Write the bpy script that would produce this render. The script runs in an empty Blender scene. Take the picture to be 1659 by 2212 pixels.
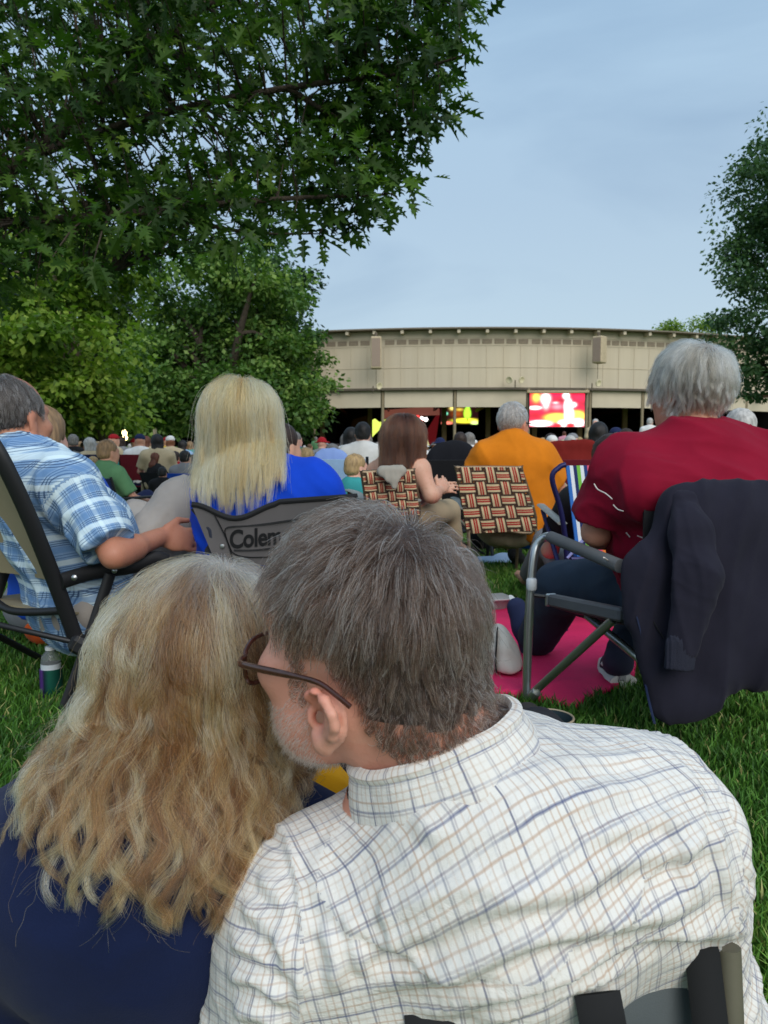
import bpy, math, random
import numpy as np
from mathutils import Vector, Matrix
random.seed(7); RNG = np.random.default_rng(11)
scene = bpy.context.scene
COL = scene.collection
V = Vector
# ------------------------------------------------------------------ camera geometry
F, CX, CY, HY, CAMZ = 1659.0, 829.5, 1106.0, 982.0, 0.72
PITCH = math.atan((CY - HY) / F)
def P(x, y, d):
    cx, cy = (x - CX) / F, -(y - CY) / F
    fy = math.cos(PITCH) + cy * math.sin(PITCH); fz = -math.sin(PITCH) + cy * math.cos(PITCH)
    s = d / fy
    return Vector((cx * s, d, CAMZ + fz * s))
def G(x, y, z=0.0):
    cx, cy = (x - CX) / F, -(y - CY) / F
    fy = math.cos(PITCH) + cy * math.sin(PITCH); fz = -math.sin(PITCH) + cy * math.cos(PITCH)
    s = (z - CAMZ) / fz
    return Vector((cx * s, fy * s, z))
def rgb(r, g, b):
    def f(c):
        c /= 255.0
        return c / 12.92 if c <= 0.04045 else ((c + 0.055) / 1.055) ** 2.4
    return (f(r), f(g), f(b), 1.0)
# ------------------------------------------------------------------ materials
MATS = {}
class NT:
    def __init__(s, m):
        s.t = m.node_tree; s.n = s.t.nodes; s.l = s.t.links
    def new(s, typ, **kw):
        nd = s.n.new(typ)
        for k, v in kw.items():
            if k in nd.inputs.keys() and not hasattr(nd, k): nd.inputs[k].default_value = v
            else:
                try: setattr(nd, k, v)
                except Exception: nd.inputs[k].default_value = v
        return nd
    def link(s, a, b): s.l.new(a, b)
    def math(s, op, a, b=None, c=None):
        nd = s.n.new('ShaderNodeMath'); nd.operation = op
        for i, v in enumerate((a, b, c)):
            if v is None: continue
            if hasattr(v, 'is_output'): s.l.new(v, nd.inputs[i])
            else: nd.inputs[i].default_value = v
        return nd.outputs[0]
    def mix(s, fac, a, b, blend='MIX'):
        nd = s.n.new('ShaderNodeMix'); nd.data_type = 'RGBA'; nd.blend_type = blend
        for i, v in ((0, fac), (6, a), (7, b)):
            if hasattr(v, 'is_output'): s.l.new(v, nd.inputs[i])
            else: nd.inputs[i].default_value = v
        return nd.outputs[2]
    def ramp(s, fac, stops):
        nd = s.n.new('ShaderNodeValToRGB'); e = nd.color_ramp.elements
        while len(e) < len(stops): e.new(0.5)
        for i, (p, c) in enumerate(stops): e[i].position = p; e[i].color = c if len(c) == 4 else (*c, 1)
        s.l.new(fac, nd.inputs[0]); return nd.outputs[0]
    def noise(s, scale, detail=3.0, vec=None, rough=0.55, dist=0.0):
        nd = s.n.new('ShaderNodeTexNoise'); nd.inputs['Scale'].default_value = scale
        nd.inputs['Detail'].default_value = detail; nd.inputs['Roughness'].default_value = rough
        nd.inputs['Distortion'].default_value = dist
        if vec is not None: s.l.new(vec, nd.inputs['Vector'])
        return nd.outputs['Fac']
    def coord(s, which='Object'):
        return s.n.new('ShaderNodeTexCoord').outputs[which]
    def attr(s, name, out='Vector'):
        nd = s.n.new('ShaderNodeAttribute'); nd.attribute_name = name; return nd.outputs[out]
    def sep(s, v):
        nd = s.n.new('ShaderNodeSeparateXYZ'); s.l.new(v, nd.inputs[0]); return nd.outputs
    def bump(s, h, strength=0.3, dist=0.01):
        nd = s.n.new('ShaderNodeBump'); nd.inputs['Strength'].default_value = strength
        nd.inputs['Distance'].default_value = dist; s.l.new(h, nd.inputs['Height']); return nd.outputs[0]
def base(name):
    m = bpy.data.materials.new(name); m.use_nodes = True; t = NT(m)
    b = t.n['Principled BSDF']; return m, t, b
def mat(name, col, rough=0.7, metal=0.0, var=0.12, vscale=8.0, bump=0.0, bscale=60.0, bdist=0.004, spec=0.4, sheen=0.0, sss=0.0, coat=0.0):
    if name in MATS: return MATS[name]
    m, t, b = base(name)
    c = t.coord()
    if var > 0:
        n = t.noise(vscale, 4, c)
        dk = tuple(x * (1 - var) for x in col[:3]) + (1,); lt = tuple(min(1, x * (1 + var)) for x in col[:3]) + (1,)
        t.link(t.ramp(n, [(0.3, dk), (0.7, lt)]), b.inputs['Base Color'])
    else: b.inputs['Base Color'].default_value = col
    b.inputs['Roughness'].default_value = rough; b.inputs['Metallic'].default_value = metal
    b.inputs['Specular IOR Level'].default_value = spec
    if sheen: b.inputs['Sheen Weight'].default_value = sheen
    if coat: b.inputs['Coat Weight'].default_value = coat
    if sss:
        b.inputs['Subsurface Weight'].default_value = sss; b.inputs['Subsurface Radius'].default_value = (0.012, 0.005, 0.003); b.inputs['Subsurface Scale'].default_value = 1.0
    if bump: t.link(t.bump(t.noise(bscale, 5, c), bump, bdist), b.inputs['Normal'])
    MATS[name] = m; return m
def skin(name, col, red=0.35):
    if name in MATS: return MATS[name]
    m, t, b = base(name); c = t.coord()
    n = t.noise(14, 4, c); n2 = t.noise(300, 3, c)
    red *= .45; rd = (min(1, col[0] * .96), col[1] * (1 - red), col[2] * (1 - red), 1); n3 = t.noise(90, 5, c, .6)
    c1 = t.mix(t.ramp(n, [(0.35, (0, 0, 0, 1)), (0.7, (1, 1, 1, 1))]), col, rd); c1 = t.mix(t.ramp(n3, [(.55, (0, 0, 0, 1)), (.72, (.45, .45, .45, 1))]), c1, (col[0] * .74, col[1] * .58, col[2] * .52, 1))
    c2 = t.mix(t.attr('flush', 'Fac'), c1, (col[0] * 1.0, col[1] * 0.62, col[2] * 0.58, 1))
    t.link(c2, b.inputs['Base Color'])
    b.inputs['Roughness'].default_value = 0.5; b.inputs['Specular IOR Level'].default_value = 0.35
    b.inputs['Subsurface Weight'].default_value = 0.06; b.inputs['Subsurface Radius'].default_value = (0.01, 0.004, 0.002); b.inputs['Subsurface Scale'].default_value = 1
    t.link(t.bump(t.math('ADD', n2, n3), 0.35, 0.0012), b.inputs['Normal'])
    MATS[name] = m; return m
def hairmat(name, stops, root=None, rough=0.35, melan=True):
    """stops: list of (pos, colour) picked by the per-strand attribute tint"""
    if name in MATS: return MATS[name]
    m, t, b = base(name)
    tint = t.attr('tint', 'Fac')
    c = t.ramp(tint, stops)
    hi = t.n.new('ShaderNodeHairInfo')
    if root:
        f = t.math('SUBTRACT', 1.0, t.math('MULTIPLY', hi.outputs['Intercept'], 5.0)); f.node.use_clamp = True
        c = t.mix(t.math('MULTIPLY', f, root[1]), c, root[0])
    t.n.remove(b)
    h = t.n.new('ShaderNodeBsdfHairPrincipled'); h.parametrization = 'COLOR'
    t.link(c, h.inputs['Color']); h.inputs['Roughness'].default_value = rough; h.inputs['Radial Roughness'].default_value = 0.45
    h.inputs['Random Roughness'].default_value = 0.2
    t.link(h.outputs[0], t.n['Material Output'].inputs['Surface'])
    MATS[name] = m; return m
def shellhair(name, col, col2=None, scale=(90, 90, 9)):
    """solid hair base / small far hair: streaks running down the object's z"""
    if name in MATS: return MATS[name]
    m, t, b = base(name); c = t.coord()
    mp = t.n.new('ShaderNodeMapping'); mp.inputs['Scale'].default_value = scale; t.link(c, mp.inputs[0])
    n = t.noise(1.0, 5, mp.outputs[0])
    col2 = col2 or tuple(x * 0.45 for x in col[:3]) + (1,)
    t.link(t.ramp(n, [(0.32, col2), (0.66, col)]), b.inputs['Base Color'])
    b.inputs['Roughness'].default_value = 0.6
    t.link(t.bump(n, 0.5, 0.006), b.inputs['Normal'])
    MATS[name] = m; return m
def emit(name, col, strength=1.0):
    if name in MATS: return MATS[name]
    m, t, b = base(name)
    b.inputs['Base Color'].default_value = (0.02, 0.02, 0.02, 1)
    b.inputs['Emission Color'].default_value = col; b.inputs['Emission Strength'].default_value = strength
    MATS[name] = m; return m
# ------------------------------------------------------------------ objects
def tag(o, label=None, cat=None, group=None, kind=None):
    if label: o['label'] = label
    if cat: o['category'] = cat
    if group: o['group'] = group
    if kind: o['kind'] = kind
    return o
def empty(name, loc=(0, 0, 0), label=None, cat=None, group=None):
    o = bpy.data.objects.new(name, None); o.location = loc; o.empty_display_size = 0.1
    COL.objects.link(o); bpy.context.view_layer.update(); return tag(o, label, cat, group)
def place(o, parent=None):
    COL.objects.link(o)
    if parent is not None:
        o.parent = parent; o.matrix_parent_inverse = Matrix.Identity(4)
        pw = WORLD(parent)
        o.location = -pw if o.location.length == 0 else Vector(o.location) - pw
    return o
def WORLD(o):
    w = Vector(o.location)
    while o.parent is not None: o = o.parent; w = w + Vector(o.location)
    return w
def mesh_np(name, verts, faces, m=None, parent=None, smooth=True, uv=None, attrs=None, mats=None, mi=None):
    """verts (N,3) in world coords, faces (M,k) array or list of lists"""
    me = bpy.data.meshes.new(name); verts = np.asarray(verts, np.float32)
    if isinstance(faces, np.ndarray):
        k = faces.shape[1]; nf = len(faces)
        me.vertices.add(len(verts)); me.vertices.foreach_set('co', verts.ravel())
        me.loops.add(nf * k); me.loops.foreach_set('vertex_index', faces.astype(np.int32).ravel())
        me.polygons.add(nf); me.polygons.foreach_set('loop_start', np.arange(0, nf * k, k, dtype=np.int32))
        me.update(calc_edges=True); me.validate()
    else:
        me.from_pydata(verts.tolist(), [], [list(f) for f in faces]); me.update()
    if smooth: me.polygons.foreach_set('use_smooth', np.ones(len(me.polygons), bool))
    if uv is not None:
        l = me.uv_layers.new(name='UVMap')
        if len(uv) == len(verts):
            idx = np.empty(len(me.loops), np.int32); me.loops.foreach_get('vertex_index', idx); uv = np.asarray(uv, np.float32)[idx]
        l.data.foreach_set('uv', np.asarray(uv, np.float32).ravel())
    for an, av in (attrs or {}).items():
        av = np.asarray(av, np.float32)
        a = me.attributes.new(an, 'FLOAT' if av.ndim == 1 else 'FLOAT_VECTOR', 'POINT')
        a.data.foreach_set('value' if av.ndim == 1 else 'vector', av.ravel())
    if mats:
        for x in mats: me.materials.append(x)
        if mi is not None: me.polygons.foreach_set('material_index', np.asarray(mi, np.int32))
    elif m is not None: me.materials.append(m)
    me.update()
    o = bpy.data.objects.new(name, me); return place(o, parent)
class MB:
    """collects boxes, tubes, sheets and prisms; build() links them as one mesh object"""
    def __init__(s): s.v = []; s.f = []; s.uv = []; s.mi = []; s.cur = 0
    def add(s, vs, fs, uvs=None):
        b = len(s.v); s.v += [tuple(v) for v in vs]; s.f += [tuple(b + i for i in f) for f in fs]
        s.uv += list(uvs) if uvs is not None else [(0, 0)] * len(vs); s.mi += [s.cur] * len(fs); return s
    def box(s, c, size, M=None, bev=0.0):
        c = Vector(c); hx, hy, hz = [q / 2 for q in size]; M = M or Matrix.Identity(3)
        b = min(bev, hx * .9, hy * .9, hz * .9)
        if b <= 0:
            vs = [c + M @ Vector((x * hx, y * hy, z * hz)) for x in (-1, 1) for y in (-1, 1) for z in (-1, 1)]
            return s.add(vs, [(0, 1, 3, 2), (4, 6, 7, 5), (0, 4, 5, 1), (2, 3, 7, 6), (0, 2, 6, 4), (1, 5, 7, 3)])
        import itertools
        vs = []; ix = {}
        for sx, sy, sz in itertools.product((-1, 1), repeat=3):
            for ax in range(3):
                h = [hx - b, hy - b, hz - b]; h[ax] += b
                ix[(sx, sy, sz, ax)] = len(vs); vs.append(c + M @ Vector((sx * h[0], sy * h[1], sz * h[2])))
        fs = []
        for ax in range(3):
            o1, o2 = [a for a in range(3) if a != ax]
            for sg in (-1, 1):
                q = []
                for (u, w) in ((-1, -1), (1, -1), (1, 1), (-1, 1)):
                    k = [0, 0, 0]; k[ax] = sg; k[o1] = u; k[o2] = w; q.append(ix[(*k, ax)])
                fs.append(q)
            for u in (-1, 1):
                for w in (-1, 1):
                    q = []
                    for sg in (-1, 1):
                        k = [0, 0, 0]; k[ax] = sg; k[o1] = u; k[o2] = w
                        q.append((ix[(*k, o1)], ix[(*k, o2)]))
                    fs.append((q[0][0], q[1][0], q[1][1], q[0][1]))
        for k in itertools.product((-1, 1), repeat=3): fs.append([ix[(*k, a)] for a in range(3)])
        return s.add(vs, fs)
    def tube(s, pts, r, n=10, close=True, flat=None, smooth=0):
        pts = [Vector(p) for p in pts]
        if smooth: pts, r = spline(pts, smooth, r)
        k = len(pts); rs = list(r) if hasattr(r, '__len__') else [r] * k
        T = [(pts[min(i + 1, k - 1)] - pts[max(i - 1, 0)]).normalized() for i in range(k)]
        a = T[0].orthogonal().normalized() if flat is None else Vector(flat).cross(T[0]).normalized()
        vs = []; fs = []; us = []; L = 0
        for i in range(k):
            if i: L += (pts[i] - pts[i - 1]).length
            a = (a - T[i] * a.dot(T[i])).normalized(); b = T[i].cross(a)
            ra = rs[i] if not isinstance(rs[i], tuple) else rs[i][0]; rb = rs[i] if not isinstance(rs[i], tuple) else rs[i][1]
            for j in range(n):
                t = 2 * math.pi * j / n; vs.append(pts[i] + a * (math.cos(t) * ra) + b * (math.sin(t) * rb)); us.append((j / n, L))
        for i in range(k - 1):
            for j in range(n):
                fs.append((i * n + j, i * n + (j + 1) % n, (i + 1) * n + (j + 1) % n, (i + 1) * n + j))
        if close: fs += [tuple(range(n))[::-1], tuple(range((k - 1) * n, k * n))]
        return s.add(vs, fs, us)
    def sheet(s, fn, nu, nv, th=0.004, uvscale=(1, 1)):
        """closed thin sheet fn(u,v)->Vector for u,v in 0..1"""
        g = np.array([[tuple(fn(i / nu, j / nv)) for j in range(nv + 1)] for i in range(nu + 1)], np.float64)
        du = np.gradient(g, axis=0); dv = np.gradient(g, axis=1); nm = np.cross(du, dv); nm /= np.linalg.norm(nm, axis=2, keepdims=True) + 1e-12
        a = (g + nm * th / 2).reshape(-1, 3); b = (g - nm * th / 2).reshape(-1, 3); n1 = len(a); vs = list(map(tuple, a)) + list(map(tuple, b))
        I = lambda i, j: i * (nv + 1) + j
        fs = []
        for i in range(nu):
            for j in range(nv):
                fs.append((I(i, j), I(i + 1, j), I(i + 1, j + 1), I(i, j + 1))); fs.append((n1 + I(i, j), n1 + I(i, j + 1), n1 + I(i + 1, j + 1), n1 + I(i + 1, j)))
        rim = [I(i, 0) for i in range(nu)] + [I(nu, j) for j in range(nv)] + [I(i, nv) for i in range(nu, 0, -1)] + [I(0, j) for j in range(nv, 0, -1)]
        for q in range(len(rim)):
            p, r = rim[q], rim[(q + 1) % len(rim)]; fs.append((p, n1 + p, n1 + r, r))
        us = [(i / nu * uvscale[0], j / nv * uvscale[1]) for i in range(nu + 1) for j in range(nv + 1)] * 2
        return s.add(vs, fs, us)
    def lathe(s, base_, prof, n=20, axis=(0, 0, 1)):
        base_ = Vector(base_); ax = Vector(axis).normalized(); a = ax.orthogonal().normalized(); b = ax.cross(a); k = len(prof); vs = []; fs = []
        for (r, z) in prof:
            for j in range(n):
                t = 2 * math.pi * j / n; vs.append(base_ + ax * z + a * (r * math.cos(t)) + b * (r * math.sin(t)))
        for i in range(k - 1):
            for j in range(n): fs.append((i * n + j, i * n + (j + 1) % n, (i + 1) * n + (j + 1) % n, (i + 1) * n + j))
        fs += [tuple(range(n))[::-1], tuple(range((k - 1) * n, k * n))]
        return s.add(vs, fs)
    def build(s, name, m=None, parent=None, smooth=False, mats=None):
        o = mesh_np(name, np.array(s.v), s.f, m, parent, smooth=smooth, uv=np.array(s.uv), mats=mats, mi=s.mi if mats else None)
        if smooth:
            try: o.data.set_sharp_from_angle(angle=math.radians(40))
            except Exception: pass
        return o
def spline(pts, sub, r=None):
    out = []; ro = []; k = len(pts); rs = list(r) if hasattr(r, '__len__') and not isinstance(r, tuple) else [r] * k
    for i in range(k - 1):
        p0, p1, p2, p3 = pts[max(i - 1, 0)], pts[i], pts[i + 1], pts[min(i + 2, k - 1)]
        for q in range(sub):
            t = q / sub; t2 = t * t; t3 = t2 * t
            out.append(0.5 * ((2 * p1) + (p2 - p0) * t + (2 * p0 - 5 * p1 + 4 * p2 - p3) * t2 + (3 * p1 - p0 - 3 * p2 + p3) * t3))
            a, b = rs[i], rs[i + 1]
            ro.append(a if a is None else ((a[0] * (1 - t) + b[0] * t, a[1] * (1 - t) + b[1] * t) if isinstance(a, tuple) else a * (1 - t) + b * t))
    out.append(pts[-1]); ro.append(rs[-1]); return out, ro
# ------------------------------------------------------------------ signed distance bodies
def A3(v): return np.array((v[0], v[1], v[2]), np.float32)
class SD:
    def __init__(s): s.p = []; s.lo = np.full(3, 1e9); s.hi = np.full(3, -1e9)
    def _bb(s, c, r): s.lo = np.minimum(s.lo, A3(c) - r); s.hi = np.maximum(s.hi, A3(c) + r)
    def ell(s, c, r, M=None, k=0.02, op='+'):
        c = A3(c); r = np.array(r, np.float32); R = np.array(M if M is not None else np.eye(3), np.float32)
        if op == '+': s._bb(c, r.max())
        def f(p):
            q = (p - c) @ R; k0 = np.sqrt(((q / r) ** 2).sum(1)); k1 = np.sqrt(((q / (r * r)) ** 2).sum(1)) + 1e-9
            return k0 * (k0 - 1) / k1
        s.p.append((f, k, op)); return s
    def cone(s, a, b, ra, rb, k=0.02, flat=None, op='+', cut=None):
        a = A3(a); b = A3(b)
        if op == '+': s._bb(a, ra); s._bb(b, rb)
        ab = b - a; L = float((ab ** 2).sum()) + 1e-9
        fl = None
        if flat is not None: fl = (A3(Vector(flat[0]).normalized()), np.float32(flat[1]))
        ct = None
        if cut is not None: ct = float(cut)          # flat end at fraction cut
        def f(p):
            q = p - a
            t = np.clip((q @ ab) / L, 0, 1); e = q - t[:, None] * ab
            if fl is not None:
                dn = e @ fl[0]; e = e + np.outer(dn * (1 / fl[1] - 1), fl[0])
                d = (np.sqrt((e ** 2).sum(1)) - (ra + (rb - ra) * t)) * min(1.0, float(fl[1]) ** 0.5)
            else: d = np.sqrt((e ** 2).sum(1)) - (ra + (rb - ra) * t)
            if ct is not None: d = np.maximum(d, ((q @ ab) / L - ct) * math.sqrt(L))
            return d
        s.p.append((f, k, op)); return s
    def plane(s, c, n):                               # keep the side against n
        c = A3(c); n = A3(Vector(n).normalized()); s.p.append((lambda p: (p - c) @ n, 0.0, '&')); return s
    def fn(s, f): s.p.append((f, 0, 'f')); return s
    def merge(s, o): s.p += o.p; s.lo = np.minimum(s.lo, o.lo); s.hi = np.maximum(s.hi, o.hi); return s
    def __call__(s, p):
        p = np.asarray(p, np.float32); d = None
        for f, k, op in s.p:
            if op == 'f': d = f(p, d); continue
            e = f(p)
            if d is None: d = e
            elif op == '+':
                if k > 0: h = np.maximum(k - np.abs(d - e), 0) / k; d = np.minimum(d, e) - h * h * k * 0.25
                else: d = np.minimum(d, e)
            elif op == '-':
                if k > 0: h = np.maximum(k - np.abs(d + e), 0) / k; d = np.maximum(d, -e) + h * h * k * 0.25
                else: d = np.maximum(d, -e)
            else: d = np.maximum(d, e)
        return d
    def grad(s, p, e=0.002):
        g = np.empty_like(p)
        for i in range(3):
            o = np.zeros(3, np.float32); o[i] = e; g[:, i] = s(p + o) - s(p - o)
        return g / (np.linalg.norm(g, axis=1, keepdims=True) + 1e-9)
    def mesh(s, h, lo=None, hi=None, pad=0.03):
        lo = np.array(s.lo - pad if lo is None else lo, np.float32); hi = np.array(s.hi + pad if hi is None else hi, np.float32); B = 4
        nb = np.ceil((hi - lo) / (h * B)).astype(int) + 1
        ax = [lo[i] + (np.arange(nb[i]) * B + (B - 1) / 2) * h for i in range(3)]
        g = np.stack(np.meshgrid(*ax, indexing='ij'), -1).reshape(-1, 3).astype(np.float32)
        vc = s(g); near = np.abs(vc) < h * B * 1.6
        full = np.where(vc < 0, -1.0, 1.0).astype(np.float32)
        full = np.repeat(full[:, None], B ** 3, 1)
        off = (np.stack(np.meshgrid(*[np.arange(B)] * 3, indexing='ij'), -1).reshape(-1, 3) - (B - 1) / 2) * h
        gi = np.where(near)[0]
        for q in range(0, len(gi), 8000):
            gg = gi[q:q + 8000]; pp = (g[gg][:, None, :] + off[None]).reshape(-1, 3).astype(np.float32)
            full[gg] = s(pp).reshape(len(gg), -1)
        v = full.reshape(nb[0], nb[1], nb[2], B, B, B).transpose(0, 3, 1, 4, 2, 5).reshape(nb * B)
        return nets(v, lo, h)
def nets(v, o, h):
    nx, ny, nz = v.shape; sg = v < 0
    co = [(a, b, c) for a in (0, 1) for b in (0, 1) for c in (0, 1)]
    c = np.zeros((nx - 1, ny - 1, nz - 1), np.int8)
    for a in co: c += sg[a[0]:nx - 1 + a[0], a[1]:ny - 1 + a[1], a[2]:nz - 1 + a[2]]
    mk = (c > 0) & (c < 8); ii = np.argwhere(mk); idx = np.full(mk.shape, -1, np.int32); idx[mk] = np.arange(len(ii))
    acc = np.zeros((len(ii), 3)); cnt = np.zeros(len(ii))
    for a in co:
        for ax in range(3):
            if a[ax]: continue
            b = list(a); b[ax] = 1
            va = v[ii[:, 0] + a[0], ii[:, 1] + a[1], ii[:, 2] + a[2]]; vb = v[ii[:, 0] + b[0], ii[:, 1] + b[1], ii[:, 2] + b[2]]
            cr = (va < 0) != (vb < 0); t = np.where(cr, va / np.where(cr, va - vb, 1), 0)
            pt = np.array(a, float)[None] + t[:, None] * (np.array(b, float) - np.array(a, float))[None]
            acc += pt * cr[:, None]; cnt += cr
    V_ = (ii + acc / np.maximum(cnt, 1)[:, None]) * h + np.asarray(o)[None]
    fs = []
    for ax in range(3):
        o1, o2 = (ax + 1) % 3, (ax + 2) % 3
        s1 = np.take(sg, range(0, v.shape[ax] - 1), ax); s2 = np.take(sg, range(1, v.shape[ax]), ax)
        e = np.argwhere(s1 != s2)
        e = e[(e[:, o1] > 0) & (e[:, o2] > 0) & (e[:, o1] < v.shape[o1] - 1) & (e[:, o2] < v.shape[o2] - 1)]
        inn = s1[e[:, 0], e[:, 1], e[:, 2]]
        q = []
        for (d1, d2) in ((-1, -1), (0, -1), (0, 0), (-1, 0)):
            k = e.copy(); k[:, o1] += d1; k[:, o2] += d2; q.append(idx[k[:, 0], k[:, 1], k[:, 2]])
        q = np.stack(q, 1); q[~inn] = q[~inn][:, ::-1]; fs.append(q)
    fq = np.concatenate(fs); fq = fq[(fq >= 0).all(1)]
    return V_.astype(np.float32), fq.astype(np.int32)
def normals(v, f):
    a = v[f[:, 2]] - v[f[:, 0]]; b = v[f[:, 3]] - v[f[:, 1]] if f.shape[1] == 4 else v[f[:, 1]] - v[f[:, 0]]
    n = np.cross(a, b) if f.shape[1] == 4 else -np.cross(a, b); out = np.zeros_like(v)
    for k in range(f.shape[1]): np.add.at(out, f[:, k], n)
    return out / (np.linalg.norm(out, axis=1, keepdims=True) + 1e-12)
def relax(v, f, it=1, w=0.5):
    for _ in range(it):
        acc = np.zeros_like(v); cnt = np.zeros(len(v), np.float32); k = f.shape[1]
        for j in range(k):
            np.add.at(acc, f[:, j], v[f[:, (j + 1) % k]]); np.add.at(cnt, f[:, j], 1); np.add.at(acc, f[:, j], v[f[:, (j - 1) % k]]); np.add.at(cnt, f[:, j], 1)
        v = v * (1 - w) + w * acc / np.maximum(cnt, 1)[:, None]
    return v.astype(np.float32)
def wav(p, seed, scale=1.0, n=6):
    """cheap smooth noise, about -1..1"""
    r = np.random.default_rng(seed); out = 0
    q = p * scale
    for i in range(n):
        d = r.normal(size=3); d *= (0.7 + 0.9 * r.random()) / np.linalg.norm(d); d2 = r.normal(size=3) * 0.5
        out = out + np.sin(q @ d * 6.28 + r.random() * 6.28 + 1.3 * np.sin(q @ d2 * 6.28 + r.random() * 6.28))
    return out / n * 1.5
def folds(p, seed, axis, scale=9.0, stretch=0.25):
    """ridged cloth folds running along axis"""
    ax = A3(Vector(axis).normalized()); al = p @ ax; q = p - np.outer(al * (1 - stretch), ax)
    a = wav(q, seed, scale, 5); b = wav(q, seed + 1, scale * 2.1, 5)
    return (1 - np.abs(a)) ** 2 * 0.8 + (1 - np.abs(b)) ** 2 * 0.25 - 0.5
def frame(f, u):
    f = Vector(f).normalized(); u = Vector(u); r = f.cross(u).normalized(); u = r.cross(f).normalized()
    return np.array([r, f, u], np.float32).T      # columns right, forward, up
def curves(name, pts, rad, m, parent, tint=None):
    """pts (n,k,3) world; rad (k,) or (n,k)"""
    n, k, _ = pts.shape
    hc = bpy.data.hair_curves.new(name); hc.add_curves([k] * n)
    off = np.zeros(3, np.float32)
    if parent is not None: off = A3(WORLD(parent))
    hc.attributes['position'].data.foreach_set('vector', (pts - off).astype(np.float32).ravel())
    ra = hc.attributes.get('radius') or hc.attributes.new('radius', 'FLOAT', 'POINT')
    ra.data.foreach_set('value', (np.broadcast_to(rad, (n, k))).astype(np.float32).ravel().copy())
    if tint is not None:
        a = hc.attributes.new('tint', 'FLOAT', 'CURVE'); a.data.foreach_set('value', tint.astype(np.float32))
    hc.materials.append(m)
    o = bpy.data.objects.new(name, hc); COL.objects.link(o)
    if parent is not None: o.parent = parent
    return o
def copy_tree(o, parent=None):
    c = o.copy(); COL.objects.link(c)
    if parent is not None: c.parent = parent
    for ch in list(o.children): copy_tree(ch, c)
    return c
# ================================================================== sky, light, camera, ground
def build_world():
    w = bpy.data.worlds.new('World'); scene.world = w; w.use_nodes = True
    t = NT(w); bg = t.n['Background']
    sky = t.n.new('ShaderNodeTexSky'); sky.sky_type = 'NISHITA'; sky.sun_disc = False
    sky.sun_elevation = math.radians(SUN_EL); sky.sun_rotation = math.radians(SUN_ROT); sky.air_density = 1.0; sky.dust_density = 1.2; sky.ozone_density = 2.0
    c = t.coord('Generated'); z = t.sep(c)
    # thin overcast: soft grey-blue banks over the clear sky, brighter toward the horizon gap on the left
    mp = t.n.new('ShaderNodeMapping'); mp.inputs['Scale'].default_value = (1.6, 1.6, 4.2); mp.inputs['Rotation'].default_value = (.12, .18, .4); t.link(c, mp.inputs[0])
    n = t.noise(1.0, 6, mp.outputs[0], .50, .5)
    veil = t.ramp(z[2], [(0.0, rgb(196, 210, 216)), (.10, rgb(180, 200, 212)), (.30, rgb(168, 192, 212)), (.55, rgb(164, 196, 222)), (1.0, rgb(176, 204, 228))])
    veil = t.mix(t.ramp(n, [(.38, (0, 0, 0, 1)), (.60, (1, 1, 1, 1))]), t.mix(1.0, veil, (.79, .82, .87, 1), 'MULTIPLY'), t.mix(1.0, veil, (1.06, 1.05, 1.04, 1), 'MULTIPLY'))
    mul = t.n.new('ShaderNodeVectorMath'); mul.operation = 'SCALE'; t.link(veil, mul.inputs[0]); mul.inputs['Scale'].default_value = VEIL
    t.link(t.mix(.86, sky.outputs[0], mul.outputs[0]), bg.inputs['Color']); bg.inputs['Strength'].default_value = .1
    l = bpy.data.lights.new('sun', 'SUN'); l.energy = SUN_E; l.angle = math.radians(50); l.color = (1.0, .955, .89)
    o = bpy.data.objects.new('sun', l); COL.objects.link(o)
    el, az = math.radians(SUN_EL), math.radians(SUN_ROT)
    d = V((math.sin(az) * math.cos(el), math.cos(az) * math.cos(el), math.sin(el)))   # toward the sun
    o.rotation_euler = d.to_track_quat('Z', 'Y').to_euler(); o.location = (0, -5, 12)
SUN_EL, SUN_ROT, SUN_E, VEIL = 36.0, 160.0, 1.5, 7.4
build_world()
cam = bpy.data.cameras.new('camera'); cam.sensor_fit = 'VERTICAL'; cam.sensor_height = 36; cam.sensor_width = 27; cam.lens = 36 * F / 2212.0
cam.clip_start = .05; cam.clip_end = 3000; cam.dof.use_dof = True; cam.dof.focus_distance = 1.1; cam.dof.aperture_fstop = 15.0
co = bpy.data.objects.new('camera', cam); COL.objects.link(co); co.location = (0, 0, CAMZ); co.rotation_euler = (math.pi / 2 - PITCH, 0, 0); scene.camera = co
scene.view_settings.view_transform = 'Standard'; scene.view_settings.look = 'None'; scene.view_settings.gamma = 1; scene.view_settings.exposure = .62
cy = scene.cycles; cy.max_bounces = 8; cy.diffuse_bounces = 3; cy.glossy_bounces = 4; cy.transparent_max_bounces = 12; cy.transmission_bounces = 6
cy.use_denoising = True; cy.denoiser = 'OPENIMAGEDENOISE'; cy.sample_clamp_indirect = 6; cy.caustics_reflective = False; cy.caustics_refractive = False
try: cy.denoising_input_passes = 'RGB_ALBEDO_NORMAL'; cy.denoising_prefilter = 'ACCURATE'
except Exception: pass
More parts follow.
